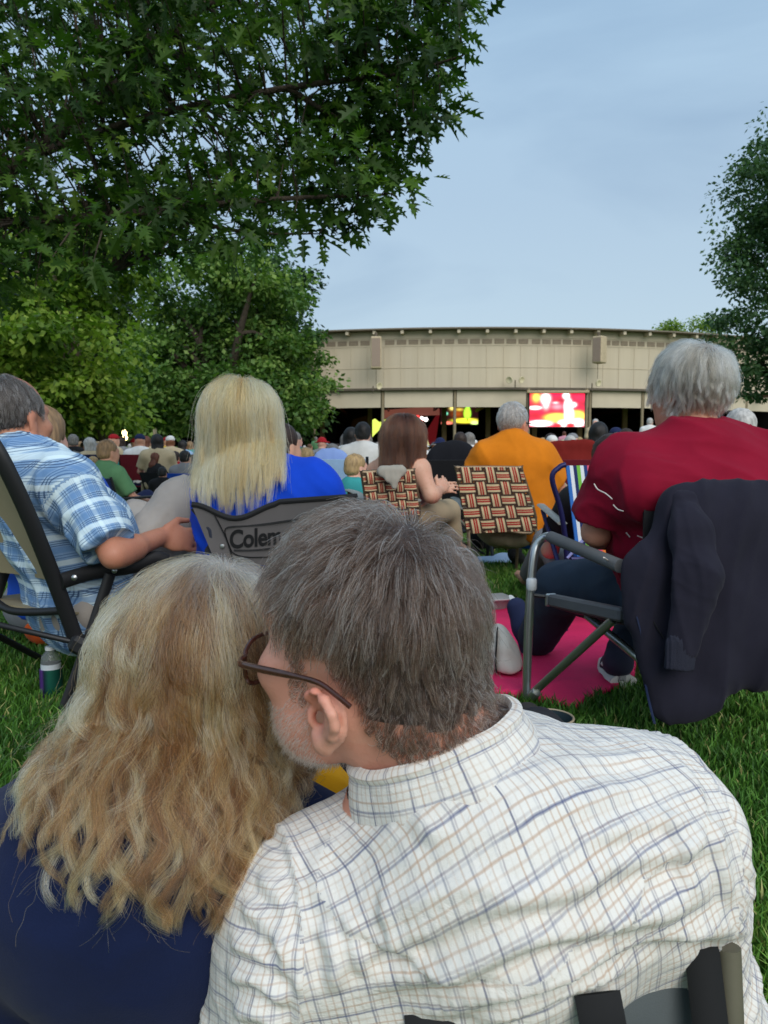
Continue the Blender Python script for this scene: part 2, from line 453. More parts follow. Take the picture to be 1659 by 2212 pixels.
# ------------------------------------------------------------------ people
def hl(C, M, x, y, z): return V(A3(C) + M @ np.array((x, y, z), np.float32))
def head_sdf(S, C, M, s=1.0, face=True, ear=True, fat=0.0):
    e = lambda c, r, k=0.02, op='+': S.ell(hl(C, M, *[q * s for q in c]), [q * s for q in r], M, k, op)
    c = lambda a, b, ra, rb, k=0.012, op='+': S.cone(hl(C, M, *[q * s for q in a]), hl(C, M, *[q * s for q in b]), ra * s, rb * s, k, op=op)
    e((0, -0.012, 0.03), (0.076 + fat * .5, 0.098, 0.088))
    e((0, 0.03, -0.035), (0.062 + fat, 0.064, 0.082), 0.03)
    e((0, 0.062, -0.096), (0.03 + fat, 0.028, 0.024), 0.03)
    e((0.035, 0.035, -0.072), (0.03 + fat, 0.04, 0.035), 0.03); e((-0.035, 0.035, -0.072), (0.03 + fat, 0.04, 0.035), 0.03)
    if face:
        c((-0.034, 0.08, 0.026), (0.034, 0.08, 0.026), 0.014, 0.014, 0.02)
        for sx in (-1, 1):
            e((sx * 0.031, 0.098, 0.006), (0.017, 0.013, 0.012), 0.012, '-')
            e((sx * 0.046, 0.064, -0.024), (0.024, 0.024, 0.02), 0.025)
        c((0, 0.092, 0.012), (0, 0.112, -0.03), 0.008, 0.013, 0.012); e((0, 0.1, -0.034), (0.017, 0.011, 0.009), 0.01)
        e((0, 0.09, -0.06), (0.024, 0.009, 0.007), 0.008); e((0, 0.09, -0.071), (0.02, 0.009, 0.007), 0.006)
        c((-0.022, 0.103, -0.0655), (0.022, 0.103, -0.0655), 0.0035, 0.0035, 0.004, '-')
    if ear:
        for sx in (-1, 1):
            e((sx * 0.08, -0.012, -0.012), (0.007, 0.018, 0.031), 0.012); e((sx * 0.077, -0.004, -0.036), (0.006, 0.01, 0.013), 0.01)
            e((sx * 0.088, -0.002, -0.012), (0.008, 0.008, 0.013), 0.006, '-')
def torso_frame(J):
    lat = (J['shR'] - J['shL']).normalized(); up = (J['neck'] - J['pel']).normalized()
    fr = up.cross(lat).normalized(); up2 = lat.cross(fr).normalized()
    return lat, fr, up, np.array([lat, fr, up2], np.float32).T
def torso(S, J, inf=0.0, s=1.0, belly=0.0, k=0.05):
    lat, fr, up, M = torso_frame(J); n, p = J['neck'], J['pel']; shc = (J['shL'] + J['shR']) / 2
    w = (J['shR'] - J['shL']).length / 0.38
    if 'mid' in J: m = J['mid']
    else: m = n.lerp(p, 0.62) - fr * 0.015 * s
    S.ell(shc.lerp(m, 0.42) - fr * 0.005 * s, (0.165 * w + inf, 0.112 * s + inf, 0.19 * s + inf), M, k)
    S.ell(m + fr * (0.02 + belly * .6) * s, ((0.145 + belly) * w + inf, (0.112 + belly) * s + inf, 0.15 * s + inf), M, k)
    S.ell(p, (0.165 * s + inf, 0.125 * s + inf, 0.12 * s + inf), M, k)
    S.cone(J['shL'].lerp(shc, .1), J['shR'].lerp(shc, .1), 0.058 * s + inf, 0.058 * s + inf, k, flat=None)
    for q in ('shL', 'shR'):
        S.cone(n + up * 0.01, J[q].lerp(n, 0.22), 0.056 * s + inf * .8, 0.05 * s + inf, k)
    return S
def hand(S, w, d, nrm, s=1.0, curl=0.5, side=1):
    """w wrist, d pointing direction, nrm back-of-hand normal, side +1: thumb toward d x nrm"""
    d = V(d).normalized(); nrm = V(nrm); nrm = (nrm - d * nrm.dot(d)).normalized(); t = d.cross(nrm) * side
    pc = w + d * 0.05 * s
    S.ell(pc, (0.04 * s, 0.05 * s, 0.016 * s), np.array([t, d, nrm], np.float32).T, 0.015)
    for i, (off, ln, an) in enumerate(((0.028, .072, .1), (0.009, .08, 0), (-0.01, .074, -.05), (-0.028, .058, -.15))):
        a = w + d * (0.088 - abs(i - 1.2) * .003) * s + t * off * s; dr = (d + t * an * .6).normalized(); q = a
        ang = 0.25 * curl
        for j, fr_ in enumerate((.45, .32, .23)):
            ang += curl * (0.55 if j else 0.35)
            dd = dr * math.cos(ang) - nrm * math.sin(ang); b = q + dd * ln * fr_ * s
            S.cone(q, b, (0.0092 - j * .0008) * s, (0.0086 - j * .0008) * s, 0.004); q = b
    a = w + d * 0.022 * s + t * 0.03 * s; dd = (d * 0.75 + t * 0.65 - nrm * 0.25 * curl).normalized(); b = a + dd * 0.04 * s
    S.cone(a, b, 0.0125 * s, 0.0105 * s, 0.012); S.cone(b, b + (d * .95 + t * .12 - nrm * .3 * curl).normalized() * 0.034 * s, 0.0102 * s, 0.0085 * s, 0.004)
def body_sdf(J, s=1.0, belly=0.0, legs=True, fat=0.0, hands=('L', 'R'), face=True, ear=True):
    S = SD(); M = J['M']
    head_sdf(S, J['head'], M, s, face, ear, fat)
    S.cone(J['neck'] - (J['head'] - J['neck']) * .15, hl(J['head'], M, 0, -0.018 * s, -0.05 * s), (0.06 + fat) * s, (0.053 + fat) * s, 0.03)
    torso(S, J, -0.004, s, belly)
    for q in ('L', 'R'):
        if 'el' + q in J:
            ar = J.get('arm', 1.0); S.cone(J['sh' + q], J['el' + q], 0.052 * s * ar, 0.039 * s * ar, 0.03); S.cone(J['el' + q], J['wr' + q], 0.039 * s * ar, 0.027 * s, 0.015)
            S.cone(J['el' + q].lerp(J['wr' + q], .15), J['el' + q].lerp(J['wr' + q], .4), 0.044 * s * ar, 0.041 * s * ar, 0.02)
            if q in hands and 'hd' + q in J: hand(S, J['wr' + q], *J['hd' + q][:2], s=s, curl=J['hd' + q][2], side=J['hd' + q][3])
        if legs and 'kn' + q in J:
            S.cone(J['hip' + q], J['kn' + q], 0.082 * s, 0.055 * s, 0.03); S.cone(J['kn' + q], J['an' + q], 0.054 * s, 0.036 * s, 0.02)
            S.cone(J['kn' + q].lerp(J['an' + q], .2) , J['kn' + q].lerp(J['an' + q], .45), 0.054 * s, 0.05 * s, 0.03)
            if 'to' + q in J: S.cone(J['an' + q], J['to' + q], 0.036 * s, 0.026 * s, 0.02, flat=((0, 0, 1), 1.0))
    return S
def shirt_sdf(J, s=1.0, inf=0.014, belly=0.0, sleeve=0.6, slw=0.018, hem=0.02, neckcut=0.035, arms=True):
    S = SD(); torso(S, J, inf, s, belly, k=0.06)
    lat, fr, up, M = torso_frame(J)
    S.plane(J['pel'] - up * hem, -up)
    for q in ('L', 'R'):
        if arms and 'el' + q in J:
            a, b = J['sh' + q], J['el' + q]
            if sleeve <= 1: S.cone(a, b, 0.058 * s + inf, 0.048 * s + slw + inf * .5, 0.04, cut=sleeve)
            else:
                S.cone(a, b, 0.058 * s + inf, 0.045 * s + slw, 0.04); S.cone(b, b.lerp(J['wr' + q], sleeve - 1), 0.045 * s + slw, 0.034 * s + slw * .8, 0.02)
    nu = (J['head'] - J['neck']).normalized()
    if neckcut: S.cone(J['neck'] + nu * neckcut + fr * .012, J['neck'] + nu * 0.4 + fr * .05, 0.066 * s, 0.12 * s, 0.006, op='-')
    return S
def pants_sdf(J, s=1.0, inf=0.016, length=0.93, legs=('L', 'R'), belly=0.0):
    S = SD(); lat, fr, up, M = torso_frame(J)
    S.ell(J['pel'], (0.168 * s + inf, 0.125 * s + inf, 0.12 * s + inf), M, 0.05)
    S.plane(J['pel'] + up * 0.07 * s, up)
    for q in legs:
        if 'kn' + q not in J: continue
        S.cone(J['hip' + q], J['kn' + q], 0.085 * s + inf, 0.057 * s + inf * 1.2, 0.04)
        if length > 0.5: S.cone(J['kn' + q], J['an' + q], 0.057 * s + inf * 1.2, 0.04 * s + inf * 1.3, 0.03, cut=(length - .5) * 2)
        else: S.p.pop(); S.cone(J['hip' + q], J['kn' + q], 0.085 * s + inf, 0.062 * s + inf * 1.6, 0.04, cut=length * 2)
    return S
def mk(S, h, name, m, parent, fold=None, rl=1, attrs=None, lo=None, hi=None, uvf=None):
    v, f = S.mesh(h, lo, hi)
    if rl: v = relax(v, f, rl)
    if fold is not None:
        n = normals(v, f); v = (v + n * fold(v)[:, None]).astype(np.float32)
    at = attrs(v) if callable(attrs) else attrs
    return mesh_np(name, v, f, m, parent, attrs=at, uv=uvf(v) if uvf else None), v, f
def hairmask_std(l, front=0.078, side=-0.02, nape=-0.07, temple=0.03):
    """l: head-local metres / s. True where hair grows"""
    x, y, z = l[:, 0], l[:, 1], l[:, 2]
    m = (z > front - 0.9 * np.maximum(0, 0.09 - y) * 0.35) & (y > temple)
    m |= (y <= temple) & (z > side + 0.02 * (y > 0.0))
    m |= (y < -0.028) & (z > nape) 
    return m
def scalp(J, s, mask, off=0.004):
    """hair base shell: scalp faces inside mask lifted off the head"""
    S = SD(); head_sdf(S, J['head'], J['M'], s, False, False)
    v, f = S.mesh(0.006); l = ((v - A3(J['head'])) @ J['M']) / s
    ok = mask(l); g = S.grad(v)
    w = ok.astype(np.float32)
    for _ in range(3):
        acc = np.zeros(len(v), np.float32); c = np.zeros(len(v), np.float32)
        for j in range(4): np.add.at(acc, f[:, j], w[f[:, (j + 1) % 4]]); np.add.at(c, f[:, j], 1)
        w = 0.5 * w + 0.5 * acc / np.maximum(c, 1)
    vv = v + g * (off * (w * 1.6 - 0.6))[:, None]
    keep = ok[f].any(1)
    return S, v, f, ok, vv, f[keep]
def compact(v, f):
    u, inv = np.unique(f.ravel(), return_inverse=True)
    return v[u], inv.reshape(f.shape).astype(np.int32)
def roots_on(v, f, ok, n, dens=None):
    fc = f[ok[f].all(1)]
    a, b, c, d = [v[fc[:, i]] for i in range(4)]
    ar = np.linalg.norm(np.cross(c - a, d - b), axis=1)
    if dens is not None: ar = ar * dens((a + b + c + d) / 4)
    q = RNG.choice(len(fc), n, p=ar / ar.sum()); u, w = RNG.random((2, n, 1))
    return (a[q] * (1 - u) * (1 - w) + b[q] * u * (1 - w) + c[q] * u * w + d[q] * (1 - u) * w).astype(np.float32)
def grow(root, S, flow, length, k, lift, grav=0.5, jit=0.05, clump=None, wave=None, seed=0, solid=None, stiff=0.0):
    """march strands: flow(p, t)->dir field, kept outside S by lift(t) (n,)"""
    n = len(root); r = np.random.default_rng(seed); L = np.broadcast_to(length, (n,)).astype(np.float32)
    pts = np.empty((n, k, 3), np.float32); p = root.copy(); pts[:, 0] = p
    pd = None; jv = r.normal(0, jit, (n, 3)).astype(np.float32)
    for i in range(1, k):
        t = i / (k - 1)
        d = flow(p, t) + jv + r.normal(0, jit * .35, (n, 3)); d[:, 2] -= grav * t
        d /= np.linalg.norm(d, axis=1, keepdims=True) + 1e-9
        if pd is not None and stiff: d = pd * stiff + d * (1 - stiff); d /= np.linalg.norm(d, axis=1, keepdims=True) + 1e-9
        q = p + d * (L / (k - 1))[:, None]
        for SS, lf in ((S, lift(t)),) + (((solid, 0.006),) if solid is not None else ()):
            dd = SS(q); push = np.maximum(lf - dd, 0)
            nz = push > 0
            if nz.any():
                g = SS.grad(q[nz])
                if SS is solid: g = g * np.array((.06, .8, .5), np.float32) + np.array((0, -.7, 0), np.float32); g /= np.linalg.norm(g, axis=1, keepdims=True)
                q[nz] += g * push[nz][:, None]
        e = q - p; e /= np.linalg.norm(e, axis=1, keepdims=True) + 1e-9; pd = e.astype(np.float32)
        p = (p + e * (L / (k - 1))[:, None]).astype(np.float32); pts[:, i] = p
    return pts
def clumped(pts, nc, amt=0.6, seed=0, freq=None, amp=0.0, ax=None, pw=1.3, byroot=True, tipw=1.0):
    """pull strands toward clump guides, optional waves shared by a clump; returns pts and clump ids"""
    r = np.random.default_rng(seed); n, k, _ = pts.shape; gi = r.choice(n, nc, replace=False)
    ref = pts[:, k // 2] if not byroot else pts[:, 0] * .5 + pts[:, min(k - 1, k // 2)] * .5
    gr = ref[gi]; cid = np.empty(n, int)
    for q in range(0, n, 4000):
        cid[q:q + 4000] = ((ref[q:q + 4000, None] - gr[None]) ** 2).sum(2).argmin(1)
    t = np.linspace(0, 1, k)[None, :, None]; w = amt * t ** pw
    ia = r.random((n, 1, 1)) * .5 + .6
    out = pts * (1 - w * np.minimum(ia, 1)) + pts[gi][cid] * (w * np.minimum(ia, 1))
    if amp:
        ph = r.random(nc) * 6.28; fq = freq * (0.75 + 0.5 * r.random(nc)); am = amp * (0.5 + r.random(nc))
        tt = np.linspace(0, 1, k)[None]
        a = am[cid][:, None] * tt ** tipw
        x = a * np.sin(6.28 * fq[cid][:, None] * tt + ph[cid][:, None]); y = a * np.cos(6.28 * fq[cid][:, None] * tt + ph[cid][:, None] * 1.7)
        out = out + x[:, :, None] * A3(ax[0]) + y[:, :, None] * A3(ax[1])
    return out.astype(np.float32), cid
def pushout(pts, S, lift):
    n, k, _ = pts.shape; p = pts.reshape(-1, 3).copy()
    for _ in range(2):
        lf = lift if np.isscalar(lift) else np.repeat(lift, k)
        d = S(p); m = (d < lf) & (d > -.08)
        if m.any():
            g = S.grad(p[m]) * np.array((.06, .8, .5), np.float32) + np.array((0, -.7, 0), np.float32); g /= np.linalg.norm(g, axis=1, keepdims=True); p[m] += g * np.maximum((lf if np.isscalar(lf) else lf[m]) - d[m], 0)[:, None] * 1.15
    return p.reshape(n, k, 3)
def eyes(J, s, parent, col=(0.08, 0.05, 0.03, 1)):
    m = mat('eye_white', rgb(225, 222, 216), 0.2, var=0); mi = mat('iris_dark', col, 0.2, var=0)
    for sx in (-1, 1):
        b = MB(); c = hl(J['head'], J['M'], sx * .031 * s, .082 * s, .005 * s); f = V(J['M'][:, 1])
        b.lathe(c - f * .0105, [(0.0005, 0), (.006, .0015), (.0095, .006), (.0105, .0105), (.0095, .015), (.0075, .0178)], 12, f); b.cur = 1
        b.lathe(c + f * .0073, [(.0075, 0), (.004, .0026), (.0005, .0032)], 12, f)
        b.build('eye', None, parent, True, [m, mi])
# ---- woman with long wavy blonde hair
FW = empty('person', (-.25, .9, 0), 'woman with long wavy dark-blonde hair and navy top seen from behind beside the man', 'person')
def build_fw():
    C = P(448, 1452, .85); M = frame((.12, .97, -.12), (.26, 0.02, 1)); J = dict(head=C, M=M)
    J['neck'] = C + V((-.035, -.035, -.135)); J['shL'] = C + V((-.225, -.035, -.225)); J['shR'] = C + V((.115, -.01, -.235)); J['pel'] = V((-.30, 1.0, .12)); J['mid'] = V((-.255, .80, .24))
    J['elL'] = J['shL'] + V((-.05, .02, -.27)); J['wrL'] = V((-.34, 1.05, .17)); J['elR'] = J['shR'] + V((.0, .06, -.25)); J['wrR'] = V((-.14, 1.1, .2))
    J['hipL'] = V((-.39, 1.0, .12)); J['hipR'] = V((-.21, 1.0, .12)); J['knL'] = V((-.40, 1.42, .33)); J['knR'] = V((-.16, 1.42, .33))
    J['anL'] = V((-.42, 1.8, .07)); J['anR'] = V((-.18, 1.8, .07)); J['toL'] = V((-.43, 1.93, .05)); J['toR'] = V((-.17, 1.93, .05))
    J['hdL'] = ((.5, .8, 0), (0, -.3, 1), .4, -1); J['hdR'] = ((-.4, .9, 0), (0, -.3, 1), .4, 1)
    mk(body_sdf(J, .95), .007, 'body', skin('skin_fair', rgb(222, 172, 150)), FW, attrs=None); eyes(J, .95, FW)
    NV = mat('navy_jersey', rgb(20, 31, 66), .85, var=.10, vscale=18, bump=.5, bscale=520, bdist=.0012, sheen=.05, spec=.15)
    St = shirt_sdf(J, 1.0, .02, .02, 1.6, .022, neckcut=.03)
    lat, fr, up, Mt = torso_frame(J)
    mk(St, .006, 'top', NV, FW, lambda v: .005 * wav(v, 71, 4) + .004 * folds(v, 72, up, 5) * np.clip((v[:, 2] * -1 + .45) * 6, 0.1, 1), 2)
    mk(pants_sdf(J, .95, .015), .012, 'trousers', mat('jeans_dark', rgb(40, 46, 60), .9, bump=.2, bscale=300), FW)
    # hair volume: crown, then a mass falling and flaring to the left over the back
    s = 1.0
    Hv = SD(); H = lambda x, y, z: hl(C, M, x, y, z)
    Hv.ell(H(0, -.01, .03), (.088, .108, .098), M, .03)
    Hv.cone(H(-.015, -.03, .0), C + V((-.034, -.075, -.15)), .088, .088, .06, flat=((.2, 1, 0), .8))
    Hv.cone(C + V((-.038, -.07, -.13)), C + V((-.034, -.09, -.195)), .086, .072, .05, flat=((0, 1, 0), .65))
    Hv.cone(H(-.04, -.01, -.0), C + V((-.066, -.055, -.105)), .058, .036, .06)
    Hv.cone(H(.05, -.01, .0), C + V((.034, -.05, -.14)), .05, .036, .05)
    def mask(l):
        y, z = l[:, 1], l[:, 2]; return ((z > np.interp(y, [.0, .04, .08, .1], [.0, .05, .085, .09])) & (y > 0)) | ((y <= 0.0) & (z > -.07))
    Sh, v0, f0, ok, vs, fs = scalp(J, 1.0, mask, .004)
    B = SD(); B.merge(Hv); B.fn(lambda p, d: d + .014); B.plane((0, 0, C.z - .165), (0, 0, -1))
    hb, _, _ = mk(B, .008, 'hair', shellhair('hair_base_blonde', rgb(112, 86, 58), rgb(70, 52, 36), (70, 70, 6)), FW, lambda v: .004 * folds(v, 5, (0, 0, 1), 12, .15))
    n = 21000; r = roots_on(v0, f0, ok, n); l = (r - A3(C)) @ M
    W = A3(H(.012, -.03, .118)); dn = np.array((0, 0, -1.0), np.float32)
    spread = (r - A3(C)); 
    def flow(p, t):
        d = p - W; k = np.linalg.norm(d, axis=1, keepdims=True); d = d / (k + .02)
        g = Hv.grad(p); h = np.clip(1 - t * 3.2, 0, 1)
        out = d * h + dn * (1.15 - h * .6)
        side = np.clip((.02 - ((r - A3(C)) @ M[:, 0])) / .08, -.6, 1)[:, None]
        out = out + np.array((.0, -.03, 0), np.float32) * side * np.clip(t * 1.6, 0, .7) * (1.0 if t < .75 else .3)
        out = out - g * np.minimum((out * g).sum(1, keepdims=True), 0) * .8
        return out
    lay = RNG.random(n)
    ln = .190 + .04 * RNG.random(n) - .035 * lay
    li = -.012 + .020 * lay
    pts = grow(r, Hv, flow, ln, 30, lambda t: li * min(1, t * 4) + .002, 0.35, .034, seed=21, solid=St)
    pts, cid = clumped(pts, 300, .66, 22, freq=2.6, amp=.0125, ax=((1, 0, 0), (0, 1, 0)), pw=1.0, tipw=1.5, byroot=False)
    pts = pushout(pts, St, .008 + .014 * lay)
    # fly-aways
    fly = RNG.random(n) < .03; k = pts.shape[1]; tt = np.linspace(0, 1, k)[None, :, None]
    pts[fly] += (RNG.normal(0, .014, (fly.sum(), 1, 3)) * tt + RNG.normal(0, .002, (fly.sum(), k, 3)) * tt).astype(np.float32)
    ct = RNG.random(300); tint = np.clip(.85 * ct[cid] + .40 * RNG.random(n) - .12, 0, 1)
    HM = hairmat('hair_blonde_strands', [(0, rgb(52, 31, 17)), (.28, rgb(104, 66, 36)), (.6, rgb(158, 112, 66)), (.85, rgb(208, 170, 116)), (1, rgb(236, 216, 176))], root=(rgb(176, 166, 158), .75), rough=.32)
    wd = np.linspace(1, .55, k)[None] * np.full((n, 1), .00017)
    curves('hair_strands', pts, wd, HM, hb, tint)
    return J
J_fw = build_fw()
# ================================================================== the couple in front
SK_MAN = skin('skin_man', rgb(214, 160, 138), 0.28)
def plaid_white():
    m, t, b = base('shirt_check'); uv = t.attr('UVMap'); o = t.sep(uv)
    c = t.coord(); wob = t.noise(22, 3, c); slub = t.noise(160, 2, c)
    bs = t.mix(t.noise(12, 3, c), rgb(220, 216, 208), rgb(232, 229, 222))
    col = bs
    def lines(axis, pos, wid, colr, per, amt):
        nonlocal col
        mp = t.n.new('ShaderNodeMapping'); sc = (3.0, 260.0, 1) if axis == 0 else (260.0, 3.0, 1)
        x = t.math('ADD', o[axis], t.math('MULTIPLY', t.math('SUBTRACT', wob, .5), 0.0035))
        fr = t.math('FRACT', t.math('ADD', t.math('DIVIDE', x, per), 1000.0 - pos))
        d = t.math('ABSOLUTE', t.math('SUBTRACT', fr, 0.5))
        k = t.math('SUBTRACT', 1.0, t.math('DIVIDE', t.math('MULTIPLY', d, per), wid)); k.node.use_clamp = True
        k = t.math('POWER', k, 0.6)
        mp.inputs['Scale'].default_value = (35, 9, 1) if axis == 0 else (9, 35, 1); t.link(uv, mp.inputs[0])
        mp.inputs['Location'].default_value = (pos * 7, pos * 3, pos)
        nn = t.ramp(t.noise(1.0, 4, mp.outputs[0]), [(0.34, (.12, .12, .12, 1)), (.62, (1, 1, 1, 1))])
        col = t.mix(t.math('MULTIPLY', t.math('MULTIPLY', k, nn), amt), col, colr)
    navy, plum, tan = rgb(72, 78, 112), rgb(112, 96, 112), rgb(184, 152, 126)
    for ax in (0, 1):
        per = 0.0225 if ax == 0 else 0.0215
        lines(ax, 0.00, .0012, navy if ax == 0 else rgb(84, 92, 128), per * 1.0, .9)
        lines(ax, 0.11, .0010, plum, per * 1.0, .7)
        lines(ax, 0.40, .0010, tan, per, .72)
        lines(ax, 0.68, .0010, tan, per, .72)
    t.link(col, b.inputs['Base Color']); b.inputs['Roughness'].default_value = 0.85; b.inputs['Specular IOR Level'].default_value = 0.15; b.inputs['Sheen Weight'].default_value = 0.15
    mp = t.n.new('ShaderNodeMapping'); mp.inputs['Scale'].default_value = (14, 60, 1); t.link(uv, mp.inputs[0])
    n1 = t.noise(1.0, 5, mp.outputs[0], dist=0.6); n2 = t.noise(900, 2, c); n3 = t.noise(70, 4, c, dist=.8)
    h = t.math('ADD', t.math('ADD', t.math('MULTIPLY', n1, 1.0), t.math('MULTIPLY', n2, 0.10)), t.math('MULTIPLY', n3, .6))
    t.link(t.bump(h, 0.45, 0.006), b.inputs['Normal'])
    return m
def fold_field(curves_px, v):
    """curves_px: list of (points in picture px, width m, height m, depth guess) -> displacement for each vertex (distance to a 3-D curve)"""
    return 0
# ---- man with checked shirt
FM = empty('person', (0.1, 0.85, 0.0), 'man with grey-brown hair, glasses and white checked shirt leaning his head onto the blonde woman', 'person')
Cm = V((-0.018, 0.712, CAMZ - 0.176))
Mm = frame((-0.79, 0.61, 0.0), (-0.15, 0.03, 1))
def fm_joints():
    J = dict(head=Cm, M=Mm)
    J['shL'] = V((-0.068, .697, CAMZ - .448)); J['shR'] = V((0.262, .737, CAMZ - .376))
    J['neck'] = V((0.062, .705, CAMZ - .302)); J['pel'] = V((0.15, .93, .12)); J['mid'] = V((0.13, .79, .235))
    J['elL'] = V((-.135, .71, CAMZ - .64)); J['wrL'] = V((-.02, .93, .12)); J['elR'] = V((.33, .77, CAMZ - .60)); J['wrR'] = V((.25, .98, .17))
    J['hipL'] = V((.08, 1.02, .12)); J['hipR'] = V((.26, 1.0, .12)); J['knL'] = P(760, 1735, 1.3); J['knR'] = V((.30, 1.36, .13))
    J['anL'] = V((-.02, 1.78, .07)); J['anR'] = V((.36, 1.78, .07)); J['toL'] = V((-.03, 1.93, .05)); J['toR'] = V((.37, 1.93, .05))
    J['hdL'] = ((.6, .8, 0), (0, -.3, 1), .5, -1); J['hdR'] = ((-.6, .8, 0), (0, -.3, 1), .5, 1)
    return J
Jm = fm_joints()
def build_fm():
    J = Jm; C, M = Cm, Mm
    # head and neck at fine resolution, the rest of the same body coarser inside the clothes
    S = SD(); head_sdf(S, C, M, 1.0, True, False)
    # neck with the tendon running to the collar
    S.cone(P(965, 1670, .705), hl(C, M, 0.006, -0.056, -0.05), 0.067, 0.060, 0.03)
    S.cone(hl(C, M, -.052, -.015, -.05), P(850, 1680, .70), .016, .015, .025)
    # ears: rim, inner fold, hollow, tragus, lobe
    for sx in (-1, 1):
        def E(x, y, z): return hl(C, M, sx * x, (y + .014) * .9 - .025, (z + .009) * .68 - .040)
        S.ell(E(.082, -.016, -.010), (.007, .019, .026), M, .012)
        rim = [(.081, .004, .004), (.087, .004, .017), (.092, -.008, .0255), (.096, -.024, .022), (.0975, -.034, .008), (.096, -.035, -.008), (.092, -.028, -.024), (.086, -.016, -.036), (.081, -.004, -.042)]
        for a, b in zip(rim[:-1], rim[1:]): S.cone(E(*a), E(*b), .0042, .0042, .005)
        S.cone(E(.085, -.006, -.042), E(.083, .0, -.034), .0075, .006, .006); S.ell(E(.085, -.009, -.043), (.006, .010, .012), M, .006)
        S.ell(E(.094, -.010, .010), (.006, .012, .010), M, .004, '-')
        S.ell(E(.091, -.004, -.012), (.010, .0095, .0125), M, .004, '-')
        ah = [(.0885, -.016, .016), (.0905, -.0235, .004), (.0905, -.0235, -.010), (.088, -.018, -.024)]
        for a, b in zip(ah[:-1], ah[1:]): S.cone(E(*a), E(*b), .0036, .0036, .005)
        S.cone(E(.083, .006, -.008), E(.085, .004, -.017), .0055, .005, .004)
        S.ell(E(.078, -.001, -.013), (.012, .0045, .006), M, .003, '-')
    v, f = S.mesh(0.0028, lo=A3(C) - .17, hi=A3(C) + .17); v = relax(v, f, 1, .4)
    B = body_sdf(J, 1.0, .03, face=False, ear=False); vb, fb = B.mesh(0.012)
    keep = (vb[:, 2] < CAMZ - .31)[fb].all(1); vb2, fb2 = compact(vb, fb[keep])
    vv = np.concatenate([v, vb2]); ff = np.concatenate([f, fb2 + len(v)])
    l = (vv - A3(C)) @ M
    fl = np.exp(-(((l[:, 1] + .015) / .028) ** 2 + ((l[:, 2] + .01) / .04) ** 2)) * (np.abs(l[:, 0]) > .074) * 0.95
    fl += 0.4 * np.exp(-(((l[:, 0]) / .05) ** 2 + ((l[:, 1] + .05) / .05) ** 2)) * (l[:, 2] > .05) * 1.3
    fl += np.clip(np.exp(-((l[:, 1] - .05) / .05) ** 2 - ((l[:, 2] + .03) / .03) ** 2) * .35, 0, 1)
    fl += .25 * (l[:, 2] < -.07)
    mesh_np('body', vv, ff, SK_MAN, FM, attrs={'flush': np.clip(fl, 0, 1) * .8})
    eyes(J, 1.0, FM)
    # ---------- hair
    def shellmask(l): return mask(l) & ~((l[:, 1] > -.045) & (l[:, 2] < .045)) & (l[:, 2] > -.066 + .009 * np.sin(l[:, 0] * 160) * np.sin(l[:, 0] * 61))
    def mask(l):
        x, y, z = np.abs(l[:, 0]), l[:, 1], l[:, 2]
        top = z > np.interp(y, [-.2, .0, .04, .07, .1], [.04, .038, .070, .080, .084])
        side = (y < .034) & (z > np.interp(y, [-.13, -.07, -.052, -.038, -.012, .006, .012, .034], [-.088, -.084, -.068, -.040, .004, .004, -.04, -.055]))
        earhole = (np.hypot(y + .023, (z + .042) * .95) < .027) & (x > .06)
        return (top | side) & ~earhole
    Sh, v0, f0, ok, vs, fs = scalp(J, 1.0, mask, .0035); Sh = SD(); head_sdf(Sh, C, M, 1.0, False, False); Sh.cone(P(965, 1670, .705), hl(C, M, 0.006, -0.056, -0.05), 0.067, 0.060, 0.03); v0, f0 = Sh.mesh(.006, lo=A3(C) - .16, hi=A3(C) + .16); ok = mask((v0 - A3(C)) @ M); vs = v0 + Sh.grad(v0) * .0012; fs = f0[shellmask(((v0 - A3(C)) @ M) - np.array((0, .012, .022), np.float32))[f0].any(1)]
    cv, cf = compact(vs, fs)
    hb = mesh_np('hair', cv, cf, shellhair('hair_base_man', rgb(70, 56, 50), rgb(44, 35, 31), (60, 60, 60)), FM)
    W = A3(hl(C, M, .012, -.052, .112)); Fw = M[:, 1]; Lt = -M[:, 0]; Up = M[:, 2]
    def density(p):
        q = (p - W); d = np.linalg.norm(q, axis=1); lo = ((p - A3(C)) @ M)[:, 2]; return np.where(d < .035, .45, 1.0) * np.where(lo < -.05, 1.9, 1.0)
    def flow(p, t):
        l = (p - A3(C)) @ M
        d = p - W; dn = np.linalg.norm(d, axis=1, keepdims=True); d = d / (dn + .01)
        sw = np.cross(np.broadcast_to(Up, d.shape), d) * 0.35; d = d + sw * np.exp(-(dn / .06) ** 2)
        low = np.clip((.06 - l[:, 2:3]) / .06, 0, 1)
        d = d + np.array((0, 0, -1.0), np.float32) * low * 1.2
        fr = np.clip((l[:, 1:2] - .02) / .06, 0, 1) * (l[:, 2:3] > .05)
        d = d + (Fw * .3 + Lt * .75 - Up * .1) * fr
        g = Sh.grad(p); d = d - g * (d * g).sum(1, keepdims=True) * .9
        return d + g * .12
    r = roots_on(v0, f0, ok, 26000, density); l = (r - A3(C)) @ M
    zz = l[:, 2]; low = np.clip((zz + .07) / .12, 0, 1)
    front = np.clip((l[:, 1] - .0) / .06, 0, 1) * (zz > .05)
    Ln = (.009 + .036 * low ** 1.4 + .006 * front) * np.where((l[:, 1] > -.03) & (zz < .045), .38, 1) * (.75 + .5 * RNG.random(len(r)))
    li = (.003 + .011 * low) * np.where((l[:, 1] > -.035) & (zz < .042), .25, 1) * (.3 + RNG.random(len(r)) * .9)
